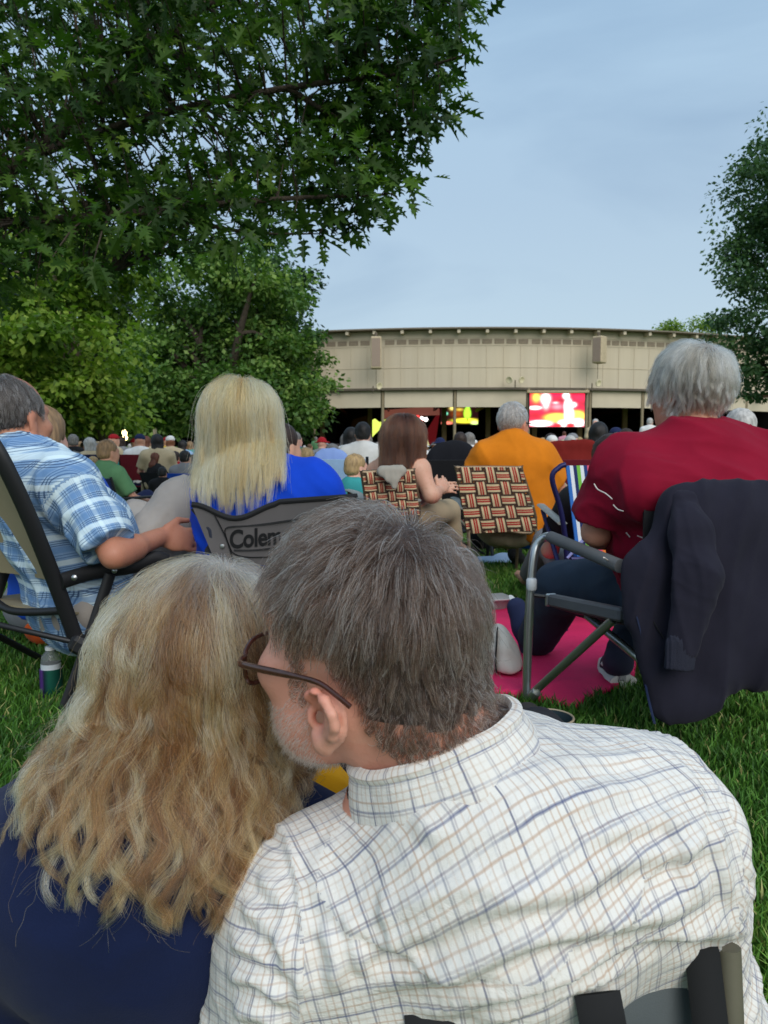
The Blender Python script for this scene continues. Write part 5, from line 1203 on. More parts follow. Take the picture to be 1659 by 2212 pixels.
# ------------------------------------------------------------------ man in the dark red polo shirt
RM = empty('person', tuple(G(1480, 1500)), 'grey-haired man in a dark red polo shirt seated on the aluminium chair at the right', 'person')
def build_rm():
    C = P(1488, 838, 1.98); J = dict(head=C, M=frame((-.42, .9, -.02), (.02, -.03, 1)), neck=P(1497, 975, 1.95), shL=P(1342, 1008, 1.94), shR=P(1662, 1000, 1.98), pel=P(1500, 1300, 2.03),
        elL=P(1288, 1150, 2.02), wrL=P(1335, 1165, 2.30), elR=P(1712, 1160, 2.05), wrR=P(1640, 1170, 2.33), knL=P(1215, 1268, 2.42), anL=P(1152, 1398, 2.70), toL=P(1116, 1312, 2.74), knR=P(1470, 1235, 2.42), anR=P(1335, 1432, 2.37), toR=P(1322, 1445, 2.55), hdL=((.5, .85, 0), (0, 0, 1), .4, -1), hdR=((-.5, .85, 0), (0, 0, 1), .4, 1)); seatjoints(J); J['hipL'] = P(1425, 1285, 2.08)
    lat, fr, up, Mt = torso_frame(J)
    J['head'] = C = P(1490, 842, 1.98); mk(body_sdf(J, .95, .03), .009, 'body', skin('skin_tan', rgb(200, 150, 124)), RM, rl=1, attrs=lambda v: {'flush': np.full(len(v), .3)}); eyes(J, .95, RM)
    St = shirt_sdf(J, 1.0, .015, .05, .80, .022, neckcut=.035)
    St.cone(P(1400, 1060, 1.86), P(1640, 1066, 1.88), .075, .075, .07)      # slack cloth rolling over the chair back
    def fo(v):
        a = (v - A3(J['neck'])) @ Mt; d = .004 * wav(v, 3, 5) + .011 * folds(v, 44, (.9, 0, -.35), 5)
        for (x0, z0, x1, z1, w, h) in ((-.16, -.17, .10, -.14, .014, .010), (-.15, -.12, .2, -.10, .02, .010), (.02, -.05, .17, -.10, .012, .009), (-.02, -.03, -.14, -.20, .012, -.006), (.03, -.03, .05, -.17, .012, .006), (-.17, -.2, -.05, -.24, .012, .009), (-.17, -.25, -.05, -.30, .012, .009), (-.18, -.30, -.06, -.36, .012, .009)):
            L = math.hypot(x1 - x0, z1 - z0); tx, tz = (x1 - x0) / L, (z1 - z0) / L; s_ = ((a[:, 0] - x0) * tx + (a[:, 2] - z0) * tz) / L; o = -(a[:, 0] - x0) * tz + (a[:, 2] - z0) * tx
            e = np.clip(np.minimum(s_ * 4, (1 - s_) * 4), 0, 1); d = d + h * e * np.exp(-(o / w) ** 2)
        return d
    RED = tshirt('polo_red', rgb(132, 16, 42), bscale=500)
    sh, v, f = mk(St, .0075, 'shirt', RED, RM, fo, 2)
    # ribbed collar
    nu = (J['head'] - J['neck']).normalized(); nb = J['neck'] + nu * .02; e1 = (lat - nu * lat.dot(nu)).normalized(); e2 = nu.cross(e1)
    def colr(u, k):
        a = (u - .5) * 2 * math.radians(140); r = .078 + (.012 * (k - .4) / .6 if k > .4 else 0); h = .025 * (k / .4) if k < .4 else .025 - .05 * (k - .4) / .6
        return nb + e1 * (math.sin(a) * r) - e2 * (math.cos(a) * r) + nu * h
    b = MB(); b.sheet(colr, 40, 12, .003); b.build('collar', mat('polo_rib', rgb(112, 10, 34), .9, bump=.4, bscale=400), sh, True)
    WP = mat('piping_white', rgb(226, 214, 206), .7, var=0)
    St2 = SD(); St2.merge(St); St2.fn(lambda p, d: d - .004)
    for px in ([(1283, 1045), (1291, 1057), (1308, 1066), (1322, 1078)], [(1324, 1090), (1334, 1100), (1346, 1104)], [(1352, 1150), (1360, 1160)], [(1376, 1157), (1400, 1166)], [(1504, 1080), (1560, 1078), (1600, 1072), (1640, 1065)], [(1304, 1204), (1317, 1214), (1328, 1226)]):
        b = MB(); b.tube([p for p in on(St2, px, 1.5, 2.4)], .0016, 6, smooth=4); b.build('piping', WP, sh, True)
    JN = mat('denim_blue', rgb(36, 50, 66), .9, var=.2, vscale=10, bump=.3, bscale=500)
    Sp = pants_sdf(J, 1.05, .018); pv, _, _ = mk(Sp, .01, 'jeans', JN, RM, basic_fold(5, (.4, .6, -.6), .006, 6), 2)
    NS = mat('shoe_navy', rgb(36, 44, 78), .85, bump=.3, bscale=300); WS = mat('sole_white', rgb(216, 214, 208), .6); 
    o = shoe(J, 'L', 1.05, NS, RM)
    b = MB(); fdir = (J['toL'] - J['anL']).normalized(); n_ = V((0, 1, .25)); pl = V((1, 0, 0)); cpt = J['anL'].lerp(J['toL'], .5) + V((0, .03, -.0))
    b.tube([J['anL'] + V((-.012, .035, -.045)), cpt + V((-.02, .02, .0)), J['toL'] + V((-.012, .012, .028))], [(.044, .010), (.05, .010), (.038, .010)], 14, smooth=4, flat=(1, 0, 0)); b.build('sole', WS, o, True)
    o = shoe(J, 'R', 1.05, mat('shoe_white_navy', rgb(52, 52, 72), .8), RM)
    a, t = J['anR'], J['toR']; b = MB(); g = V((0, 0, 1)); b.tube([V((a.x + .005, a.y - .045, .022)), V((a.x, a.y + .05, .02)), V((t.x, t.y + .02, .02))], [(.044, .02), (.047, .02), (.04, .018)], 14, smooth=4, flat=(0, 0, 1)); b.build('sole', WS, o, True)
    b = MB(); b.box((a.x, a.y - .046, a.z - .005), (.022, .006, .075), Matrix.Rotation(-.15, 3, 'X'), .003); b.build('heel_tab', mat('heel_grey', rgb(150, 148, 146), .7), o)
    b = MB(); 
    for sx in (-1, 1): b.tube([(a.x + sx * .016, a.y - .046, .065), (a.x + sx * .036, a.y - .025, .062), (a.x + sx * .044, a.y + .02, .06)], .006, 6, smooth=3)
    b.build('stripe', WS, o, True)
    def mask(l):
        y, z = l[:, 1], l[:, 2]; return ((z > np.interp(y, [0, .03, .07, .1], [-.01, .03, .075, .085])) & (y > 0)) | ((y <= 0) & (z > -.085))
    V2 = SD(); 
    hairdo(J, .95, RM, 'rm', mask, 15000, lambda l: .055 + .055 * np.clip((l[:, 2] + .03) / .12, 0, 1), 14, .010, [(0, rgb(96, 86, 72)), (.35, rgb(150, 138, 120)), (.7, rgb(196, 186, 166)), (1, rgb(234, 228, 214))], rgb(150, 144, 136), seed=31, clumps=420, camt=.78, wave=.0035, freq=1.5, rad=.00032, fuzz=.006, whorl=(.0, -.06, .108))
    # ---- aluminium chair
    ch = empty('folding_armchair', tuple(G(1260, 1500)), 'aluminium folding armchair with grey padded armrest under the man in red', 'chair')
    a1, a0 = P(1190, 1160, 2.14), P(1352, 1228, 1.77); b = MB(); b.tube([P(1136, 1534, 2.18), P(1143, 1330, 2.18), P(1152, 1210, 2.185), P(1163, 1172, 2.19), P(1186, 1158, 2.17), a1.lerp(a0, .1)], .0125, 12, smooth=6); b.build('leg', ALU, ch, True)
    b = MB(); b.tube([a1, a1.lerp(a0, .5), a0 - (a0 - a1) * .06], .0165, 14); b.build('arm_pad', mat('foam_grey', rgb(98, 98, 98), .85, bump=.2, bscale=200), ch, True)
    off = V((.52, .06, 0))
    b = MB(); b.tube([P(1136, 1534, 2.18) + off, P(1143, 1330, 2.18) + off, P(1163, 1172, 2.19) + off, a1 + off, a0 + off], .0125, 12, smooth=4); b.build('leg', ALU, ch, True)
    s1, s0 = P(1192, 1287, 2.16), P(1348, 1318, 1.80)
    DB = (s0 - s1); b = MB(); up_ = V((0, 0, 1)); sd = DB.normalized().cross(up_); Mx = Matrix((DB.normalized(), sd, up_)).transposed(); b.box((s0 + s1) / 2 - up_ * .012, (DB.length, .03, .034), Mx, .006); b.build('seat_rail', mat('rail_grey', rgb(92, 92, 94), .6), ch)
    b = MB(); b.box(s1 - up_ * .012 - DB.normalized() * .006, (.012, .033, .037), Mx, .004); b.build('rail_cap', ALU, ch)
    b = MB(); b.sheet(lambda u, w: s1.lerp(s0, u) + off * w - V((0, 0, .03 + .05 * math.sin(w * math.pi))), 8, 16, .006); b.build('seat', BLKP, ch, True)
    MET = mat('aluminium_leg', rgb(170, 174, 166), .3, .85, var=.08)
    for o_ in (V((0, 0, 0)), off):
        b = MB(); b.tube([P(1148, 1500, 2.17) + o_, P(1325, 1338, 1.84) + o_], .0115, 12); b.build('cross_leg', MET, ch, True)
        b = MB(); b.tube([P(1268, 1330, 2.05) + o_, P(1375, 1418, 1.86) + o_, P(1470, 1500, 1.74) + o_], .0105, 12); b.build('cross_leg', MET, ch, True)
    b = MB(); b.tube([P(1190, 1290, 2.17), P(1146, 1285, 2.18)], .006, 8); b.build('bracket', BLKM, ch, True)
    b = MB(); b.lathe(P(1148, 1275, 2.165), [(.012, 0), (.015, .004), (.015, .03), (.012, .034)], 12, (0, 0, 1)); b.build('clamp', mat('clamp_white', rgb(206, 210, 212), .4), ch, True)
    b = MB(); b.lathe(P(1149, 1504, 2.16), [(.013, -.006), (.014, 0), (.014, .03), (.012, .033)], 12, (P(1325, 1338, 1.84) - P(1148, 1500, 2.17))); b.build('leg_cap', ALU, ch, True)
    for x in (1450, 1655): b = MB(); b.tube([P(x, 1240, 1.80), P(x + 12, 1130, 1.79), P(x + 22, 1085, 1.80)], .012, 10, smooth=3); b.build('back_post', ALU, ch, True)
    b = MB(); b.sheet(lambda u, w: P(1390 + 270 * u, 1085 + 165 * w, 1.81), 4, 4, .01); b.build('backrest', BLKP, ch)
    # ---- hoodie thrown over the chair back
    H = SD(); fl = ((0, 1, 0), .34)
    H.cone(P(1480, 1090, 1.765), P(1650, 1098, 1.80), .030, .035, .04, flat=((0, 1, 0), .9)); H.cone(P(1500, 1120, 1.75), P(1660, 1118, 1.79), .045, .05, .06, flat=fl)
    H.cone(P(1470, 1150, 1.75), P(1425, 1225, 1.745), .045, .05, .05, flat=fl)
    H.cone(P(1420, 1270, 1.745), P(1450, 1520, 1.735), .056, .050, .04, flat=fl); H.cone(P(1478, 1300, 1.745), P(1500, 1500, 1.735), .07, .050, .05, flat=fl); H.cone(P(1385, 1222, 1.745), P(1395, 1300, 1.745), .032, .034, .05, flat=fl)
    H.cone(P(1600, 1170, 1.765), P(1615, 1385, 1.755), .11, .115, .06, flat=fl); H.cone(P(1520, 1150, 1.755), P(1560, 1380, 1.75), .08, .07, .06, flat=fl); H.cone(P(1690, 1200, 1.78), P(1690, 1400, 1.77), .08, .08, .05, flat=fl)
    H.plane(P(1430, 1578, 1.72), V((.18, 0, -1)))
    NB = mat('hoodie_navy', rgb(38, 37, 48), .9, var=.10, vscale=14, bump=.4, bscale=500, bdist=.0015, sheen=.05, spec=.08)
    ho = empty('hoodie', tuple(P(1500, 1500, 1.74)), 'dark navy hooded sweatshirt thrown over the back of the aluminium chair, one sleeve hanging', 'sweatshirt')
    mk(H, .0055, 'fabric', NB, ho, lambda v: .016 * folds(v, 60, (.15, 0, 1), 4.5, .12) + .006 * wav(v, 61, 5), 2)
    T = SD(); ff = ((0, 1, 0), .5)
    T.cone(P(1478, 1085, 1.735), P(1492, 1150, 1.70), .030, .046, .04, flat=ff); T.cone(P(1492, 1150, 1.70), P(1508, 1245, 1.672), .046, .054, .03, flat=ff); T.cone(P(1508, 1245, 1.672), P(1474, 1396, 1.672), .054, .037, .02, flat=ff)
    mk(T, .005, 'sleeve', NB, ho, lambda v: .009 * folds(v, 62, (-.1, 0, 1), 7, .15) + .007 * folds(v, 63, (1, 0, -.5), 7, .2) * np.exp(-((v[:, 2] - P(0, 1245, 1.67).z) / .06) ** 2), 2)
    T = SD(); T.cone(P(1471, 1390, 1.668), P(1466, 1452, 1.668), .033, .033, .004, flat=ff, cut=.92); mk(T, .004, 'cuff', mat('hoodie_rib', rgb(34, 36, 50), .9, bump=.6, bscale=300, bdist=.002), ho, lambda v: .0015 * np.sin(v[:, 0] * 900))
    H2 = SD(); H2.merge(H); H2.fn(lambda p, d: d - .002)
    b = MB(); b.tube(on(H2, [(1374, 1330), (1386, 1380), (1394, 1480), (1412, 1560)], 1.4, 2.0, .004), [(.0035, .002)] * 4, 6, smooth=5); b.build('zip_edge', mat('zip_navy', rgb(24, 36, 66), .6), ho, True)
    b = MB(); b.tube(on(H2, [(1402, 1330), (1416, 1352), (1432, 1378)], 1.4, 2.0, .003), .002, 6, smooth=4); b.build('pocket_seam', mat('seam_dark', rgb(20, 20, 26), .9), ho, True)
build_rm()
# ------------------------------------------------------------------ man in the blue plaid shirt at the left
def plaid_blue():
    m, t, b = base('shirt_blue_plaid'); uv = t.attr('UVMap'); o = t.sep(uv); col = rgb(150, 178, 206)
    def band(axis, pos, wid, colr, per, amt, soft=.25):
        nonlocal col
        fr = t.math('FRACT', t.math('ADD', t.math('DIVIDE', o[axis], per), 100.5 - pos)); d = t.math('MULTIPLY', t.math('ABSOLUTE', t.math('SUBTRACT', fr, .5)), per)
        k = t.math('DIVIDE', t.math('SUBTRACT', wid, d), wid * soft); k.node.use_clamp = True; col = t.mix(t.math('MULTIPLY', k, amt), col, colr)
    for ax in (0, 1):
        per = .075
        band(ax, 0.0, .010, rgb(84, 124, 172), per, .55); band(ax, .5, .009, rgb(214, 232, 236), per, .65)
        for q in (-.08, 0, .08): band(ax, .25 + q, .0013, rgb(40, 66, 104), per, .8)
        for q in (-.05, .05): band(ax, .75 + q, .0012, rgb(50, 82, 124), per, .7)
    t.link(col, b.inputs['Base Color']); b.inputs['Roughness'].default_value = .85; b.inputs['Specular IOR Level'].default_value = .15
    t.link(t.bump(t.noise(60, 5, t.coord()), .4, .004), b.inputs['Normal']); return m
LM = empty('person', tuple(G(260, 1480)), 'balding man in a blue plaid shirt with his hand on his raised knee', 'person')
def build_lm():
    C = P(30, 905, 2.25); J = dict(head=C, M=frame((.33, .94, -.02), (-.03, .02, 1)), neck=P(42, 1000, 2.22), shL=P(-28, 1035, 2.33), shR=P(158, 1052, 2.13), pel=P(186, 1300, 2.30), elR=P(246, 1200, 2.03), wrR=P(345, 1160, 2.27), elL=P(60, 1180, 2.5), wrL=P(200, 1180, 2.6),
        knR=P(392, 1085, 2.50), anR=P(362, 1395, 2.58), toR=P(400, 1420, 2.74), knL=P(300, 1130, 2.85), anL=P(290, 1370, 2.95), toL=P(320, 1375, 3.1), hdR=((.75, .42, -.12), (.35, -.9, .25), .75, -1), hdL=((.6, .8, 0), (0, 0, 1), .4, -1)); seatjoints(J)
    lat, fr, up, Mt = torso_frame(J); J['hipR'] = J['pel'] + lat * .08; J['mid'] = J['neck'].lerp(J['pel'], .6) + fr * .02; J['arm'] = .86
    def flush(v):
        l = (v - A3(C)) @ J['M']; return {'flush': np.clip(.15 + .5 * np.exp(-((l[:, 0] / .06) ** 2 + ((l[:, 1] - .02) / .06) ** 2)) * (l[:, 2] > .06) + .25 * (np.abs(l[:, 0]) > .075), 0, 1) * .8}
    mk(body_sdf(J, 1.03, .03), .0065, 'body', skin('skin_ruddy', rgb(184, 134, 108)), LM, attrs=flush); eyes(J, 1.03, LM)
    St = shirt_sdf(J, 1.06, .018, .03, .88, .018, hem=.10, neckcut=.03); St.cone(J['mid'] + V((.02, -.02, -.02)), J['pel'] + V((.03, .0, .0)), .13, .15, .06)
    def uvf(v):
        a, e = A3(J['shR']), A3(J['elR']); ax = (e - a) / np.linalg.norm(e - a); t = (v - a) @ ax; q = v - a - t[:, None] * ax; l = (v - A3(J['neck'])) @ Mt.astype(np.float32)
        th = np.arctan2(q @ A3(fr), q @ A3(lat)) * .075; sl = (t > .03) & (np.linalg.norm(q, axis=1) < .098)
        u = l[:, 0] * .8 - l[:, 1] * .75; w = l[:, 2] + .1 * l[:, 1]; return np.stack([np.where(sl, th, u), np.where(sl, t, w)], 1)
    sh, v, f = mk(St, .0075, 'shirt', plaid_blue(), LM, lambda v: .013 * folds(v, 14, (.5, .2, -.6), 5) + .006 * wav(v, 15, 4), 2, uvf=uvf)
    nu = (J['head'] - J['neck']).normalized(); nb = J['neck'] + nu * .015; e1 = (lat - nu * lat.dot(nu)).normalized(); e2 = nu.cross(e1)
    def colr(u, k):
        a = (u - .5) * 2 * math.radians(150); r = .080 + (.018 * (k - .4) / .6 if k > .4 else 0); h = .025 * (k / .4) if k < .4 else .025 - .05 * (k - .4) / .6
        return nb + e1 * (math.sin(a) * r) - e2 * (math.cos(a) * r) + nu * h
    b = MB(); b.sheet(colr, 40, 12, .003, (.4, .08)); b.build('collar', bpy.data.materials['shirt_blue_plaid'], sh, True)
    mk(pants_sdf(J, 1.05, .018), .009, 'trousers', tshirt('trouser_grey', rgb(156, 149, 142)), LM, basic_fold(8, (.1, .1, -1), .008, 6), 2)
    for q in 'LR': shoe(J, q, 1.0, mat('shoe_brown', rgb(92, 76, 62), .8), LM)
    def mask(l):
        x, y, z = np.abs(l[:, 0]), l[:, 1], l[:, 2]; m = ((y < .035) & (z > np.interp(y, [-.1, -.06, -.03, .0, .035], [-.075, -.07, -.03, .02, -.0]))) | ((y >= .035) & (z > .078)); return m & ~((np.hypot(x / .062, (y - .035) / .07) < 1) & (z > .06))
    hairdo(J, 1.03, LM, 'lm', mask, 9000, lambda l: .012 + .018 * np.clip((l[:, 2] + .05) / .12, 0, 1), 7, .006, [(0, rgb(38, 34, 32)), (.5, rgb(72, 66, 62)), (.85, rgb(112, 106, 102)), (1, rgb(170, 168, 166))], rgb(70, 63, 58), seed=41, rad=.00028, layers=.005)
    # ---- his beige zero-gravity style chair
    ch = empty('lawn_chair', tuple(G(120, 1500)), 'folding lawn chair with beige fabric back and black frame at the left edge', 'chair'); L = V((-.40, .235, 0))
    R = [P(-22, 950, 1.93), P(8, 1000, 1.94), P(62, 1115, 1.98), P(120, 1260, 2.04), P(168, 1392, 2.09)]
    for o_ in (V((0, 0, 0)), L):
        b = MB(); b.tube([p + o_ for p in R], [(.022, .013)] * 5, 12, smooth=5, flat=(0, 1, 0)); b.build('back_rail', BLKM, ch, True)
        b = MB(); b.tube([P(132, 1256, 2.03) + o_, P(200, 1236, 2.10) + o_, P(290, 1222, 2.16) + o_, P(335, 1206, 2.2) + o_, P(360, 1212, 2.22) + o_], [(.013, .022)] * 5, 12, smooth=4, flat=(0, 0, 1)); b.build('armrest', BLKP, ch, True)
        b = MB(); b.tube([P(238, 1240, 2.12) + o_, P(182, 1410, 2.09) + o_, P(128, 1560, 2.06) + o_], [(.017, .011)] * 3, 10, smooth=3); b.build('leg', BLKM, ch, True)
        b = MB(); b.tube([P(168, 1392, 2.09) + o_, P(300, 1470, 2.38) + o_], .011, 10); b.build('leg', BLKM, ch, True)
    b = MB(); q = L * 1.0
    b.sheet(lambda u, w: (spline([V(p) for p in R[:4]], 8)[0][int(round(w * 24))] + L * (.03 + .94 * u) + V((-.0, .02, 0)) + V((.02, .05, 0)) * math.sin(math.pi * u) * .6), 12, 24, .005); b.build('backrest', mat('fabric_beige', rgb(152, 140, 112), .9, var=.05, bump=.25, bscale=600, bdist=.001), ch, True)
    b = MB(); b.tube([P(142, 1318, 2.06), P(80, 1322, 2.1), P(20, 1318, 2.13), P(-20, 1290, 2.2)], .011, 10, smooth=4); b.tube([P(165, 1388, 2.08), P(20, 1355, 2.05), P(-60, 1335, 2.1)], .008, 10); b.build('crossbar', BLKM, ch, True)
    b = MB(); b.tube([P(-60, 1530, 2.14), P(82, 1584, 1.99)], .012, 10); b.build('foot_bar', mat('tube_grey', rgb(56, 58, 60), .5), ch, True)
    b = MB(); b.sheet(lambda u, w: P(150, 1330, 2.07) + L * (.03 + .94 * w) + (P(330, 1300, 2.5) - P(150, 1330, 2.07)) * u, 8, 8, .006); b.build('seat', mat('fabric_beige', None), ch, True)
    for p in ((160, 1248, 2.0), (247, 1233, 2.08), (190, 1385, 2.06)): b = MB(); b.lathe(P(*p), [(.006, -.006), (.008, 0), (.005, .003), (.001, .004)], 10, (0, -1, 0)); b.build('rivet', STEEL, ch, True)
    b = MB(); b.box(P(172, 1392, 2.07), (.05, .05, .05), Matrix.Rotation(.5, 3, 'Y'), .012); b.build('hinge', BLKP, ch)
build_lm()
# ------------------------------------------------------------------ blonde woman in blue with her printed chair
BW = empty('person', tuple(G(560, 1500)), 'woman with long straight platinum blonde hair and bright blue shirt', 'person')
def longhair(J, s, width, depth, bottom, cx=0.0):
    """hair volume hanging from the head down to world z = bottom"""
    C, M = J['head'], J['M']; H = SD(); H.ell(hl(C, M, 0, -.008 * s, .03 * s), (.084 * s, .104 * s, .096 * s), M, .03); lo = V((C.x + cx, C.y - .045, bottom + .07))
    H.cone(hl(C, M, 0, -.03 * s, .0), lo, .088 * s, width, .05, flat=((0, 1, 0), depth)); return H
def build_bw():
    C = P(522, 915, 2.25); J = dict(head=C, M=frame((.02, .99, -.03), (.02, -.02, 1)), neck=P(540, 1030, 2.22), shL=P(474, 1088, 2.22), shR=P(684, 1066, 2.24), pel=P(570, 1330, 2.3), elL=P(478, 1205, 2.26), wrL=P(480, 1210, 2.5), elR=P(728, 1195, 2.27), wrR=P(660, 1215, 2.5), knL=P(480, 1230, 2.75), knR=P(640, 1230, 2.75), anL=P(480, 1380, 2.9), anR=P(640, 1380, 2.9), toL=P(480, 1385, 3.05), toR=P(640, 1385, 3.05), hdL=((.6, .8, 0), (0, 0, 1), .4, -1), hdR=((-.6, .8, 0), (0, 0, 1), .4, 1)); seatjoints(J)
    lat, fr, up, Mt = torso_frame(J)
    mk(body_sdf(J, .98), .01, 'body', skin('skin_fair', None), BW); eyes(J, .98, BW)
    St = shirt_sdf(J, 1.0, .022, .02, 1.5, .025)
    mk(St, .0085, 'shirt', tshirt('shirt_royal_blue', rgb(18, 66, 190)), BW, lambda v: .012 * folds(v, 24, (.7, 0, -.7), 5) + .006 * wav(v, 25, 5), 2)
    mk(pants_sdf(J, 1.0), .014, 'trousers', tshirt('trouser_sand', rgb(170, 160, 140)), BW)
    Hv = longhair(J, 1.0, .104, .62, P(0, 1058, 2.22).z, .006)
    def mask(l):
        y, z = l[:, 1], l[:, 2]; return ((z > np.interp(y, [0, .04, .08, .1], [.0, .05, .08, .09])) & (y > 0)) | ((y <= 0) & (z > -.075))
    B = SD(); B.merge(Hv); B.fn(lambda p, d: d + .016); B.plane((0, 0, P(0, 1035, 2.2).z), (0, 0, -1))
    mk(B, .011, 'hair_mass', shellhair('hair_base_bw', rgb(176, 146, 98), rgb(120, 94, 60), (80, 80, 4)), BW)
    hairdo(J, .98, BW, 'bw', mask, 15000, lambda l: .212 + .026 * RNG.random(len(l)) + .03 * l[:, 2], 22, .014, [(0, rgb(142, 84, 42)), (.3, rgb(202, 142, 82)), (.65, rgb(234, 182, 118)), (1, rgb(250, 222, 170))], rgb(170, 140, 94), whorl=(.005, .0, .12), seed=51, clumps=260, camt=.55, wave=.004, freq=1.2, rad=.0004, extra=Hv, solid=St, grav=1.3, jit=.035, fuzz=.012, root=(rgb(196, 170, 140), .5), down=2.2)
    ch = empty('camp_chair', tuple(G(590, 1500)), 'grey camp chair with a printed name on its back, under the platinum blonde woman', 'chair')
    # curved back panel
    def back(u, w):
        x = 414 + 358 * u; top = 1086 + 30 * math.sin(min(1, u * 1.9) * math.pi) ** 2 * (u < .53) - 14 * max(0, u - .45) / .55 + (4 if u < .53 else 0)
        xb = 466 + 300 * u; bot = 1216 + 10 * u; k = w
        x_ = x * (1 - k) + xb * k; y_ = top * (1 - k) + bot * k; return P(x_, y_, 1.985 + .035 * math.sin(math.pi * u) * (.4 + .6 * k) + .03 * k)
    GF = mat('fabric_taupe', rgb(98, 94, 94), .9, var=.06, bump=.3, bscale=700, bdist=.001); PB = mat('piping_black', rgb(22, 22, 24), .8)
    b = MB(); b.sheet(back, 40, 16, .006); bk = b.build('backrest', GF, ch, True)
    b = MB(); b.tube([back(i / 30, 0) for i in range(31)], .0075, 8); b.build('top_piping', PB, bk, True)
    off = V((0, -.005, 0)); b = MB(); b.tube([back(.13 + .02 * math.sin(w * 3), w) + off for w in [i / 10 for i in range(11)]], .0018, 6); b.tube([back(.93 - .01 * w, w) + off for w in [i / 10 for i in range(11)]], .0018, 6); b.build('seam', PB, bk, True)
    # printed frame and name
    def pr(x, y): return cast_sheet(back, x, y) + off
    def cast_sheet(fn, x, y):
        u, w = (x - 440) / 340, (y - 1095) / 125
        for _ in range(25):
            p = fn(u, w); q = P(x, y, p.y); e = p - q; u -= e.x / (358 * p.y / F) * .8; w += e.z / (125 * p.y / F) * .8
        return fn(u, w)
    fr_px = [(502, 1137), (560, 1133), (640, 1122), (700, 1116), (712, 1122), (712, 1160), (704, 1178), (690, 1184), (600, 1200), (540, 1203), (508, 1196), (497, 1180), (487, 1150), (490, 1140), (502, 1137)]
    b = MB(); b.tube([pr(x, y) for x, y in fr_px], [(.0026, .0012)] * 15, 6, smooth=3); b.tube([pr(506, 1188), pr(560, 1187), pr(640, 1176)], [(.0024, .001)] * 3, 6, smooth=3); b.build('printed_frame', PB, bk, True)
    cu = bpy.data.curves.new('lettering', 'FONT'); cu.body = 'Coleman'; cu.size = .066; cu.extrude = .0008; cu.offset = .0016; cu.resolution_u = 4; cu.space_character = .96
    o = bpy.data.objects.new('lettering_tmp', cu); COL.objects.link(o); bpy.context.view_layer.update(); me = o.to_mesh(); vs = np.array([tuple(v.co) for v in me.vertices]); fs = [tuple(p.vertices) for p in me.polygons]; o.to_mesh_clear(); bpy.data.objects.remove(o)
    w_ = vs[:, 0].max(); pts = []
    for x, y, z in vs:
        px = 496 + (x / w_) * 152; py = 1184 - (x / w_) * 13 - y / .066 * 56 * .98; p = cast_sheet(back, px, py); pts.append(tuple(p + V((0, -.0045 - z, 0))))
    mesh_np('lettering', np.array(pts), fs, PB, bk, smooth=False)
    for s_, u in ((-1, .0), (1, 1.0)):
        x = 430 if s_ < 0 else 775
        b = MB(); b.tube([back(u, .05) + V((0, .012, 0)), back(u, .9) + V((0, .012, 0)), G(x + 12 * s_, 1530)], .011, 10, smooth=3); b.build('leg', mat('tube_navy', rgb(44, 48, 62), .5), ch, True)
        b = MB(); b.tube([back(u, .75) + V((0, .02, 0)), back(u, .75) + V((0, .42, -.02))], [(.025, .012)] * 2, 8); b.build('armrest', BLKP, ch, True)
        b = MB(); b.tube([back(u, .8) + V((0, .40, -.02)), G(x, 1430)], .011, 8); b.build('leg', mat('tube_navy', rgb(44, 48, 62), .5), ch, True)
    b = MB(); a_ = back(0, 1.0); c_ = back(1, 1.0); b.sheet(lambda u, w: a_.lerp(c_, u) + V((0, .02 + .42 * w, -.06 - .04 * math.sin(math.pi * u))), 10, 6, .006); b.build('seat', GF, ch, True)
    b = MB(); b.lathe(back(.1, .68) + V((0, -.004, 0)), [(.007, 0), (.006, .003), (.001, .004)], 10, (0, -1, 0)); b.build('rivet', STEEL, bk, True)
build_bw()
# ================================================================== lawn neighbours farther out
def stripes(name, stops, per, axis=0, rough=.85):
    if name in MATS: return MATS[name]
    m, t, b = base(name); o = t.sep(t.attr('UVMap')); fr = t.math('FRACT', t.math('DIVIDE', o[axis], per))
    nd = t.n.new('ShaderNodeValToRGB'); nd.color_ramp.interpolation = 'CONSTANT'; e = nd.color_ramp.elements
    while len(e) < len(stops): e.new(.5)
    for i, (p, c) in enumerate(stops): e[i].position = p; e[i].color = c
    t.link(fr, nd.inputs[0]); t.link(nd.outputs[0], b.inputs['Base Color']); b.inputs['Roughness'].default_value = rough; MATS[name] = m; return m
CREAM, BRN, REDS = rgb(206, 186, 146), rgb(66, 46, 34), rgb(168, 44, 34)
WEB = stripes('webbing_stripe', [(0, BRN), (.16, CREAM), (.34, REDS), (.48, CREAM), (.53, REDS), (.68, CREAM), (.85, BRN)], 1.0)
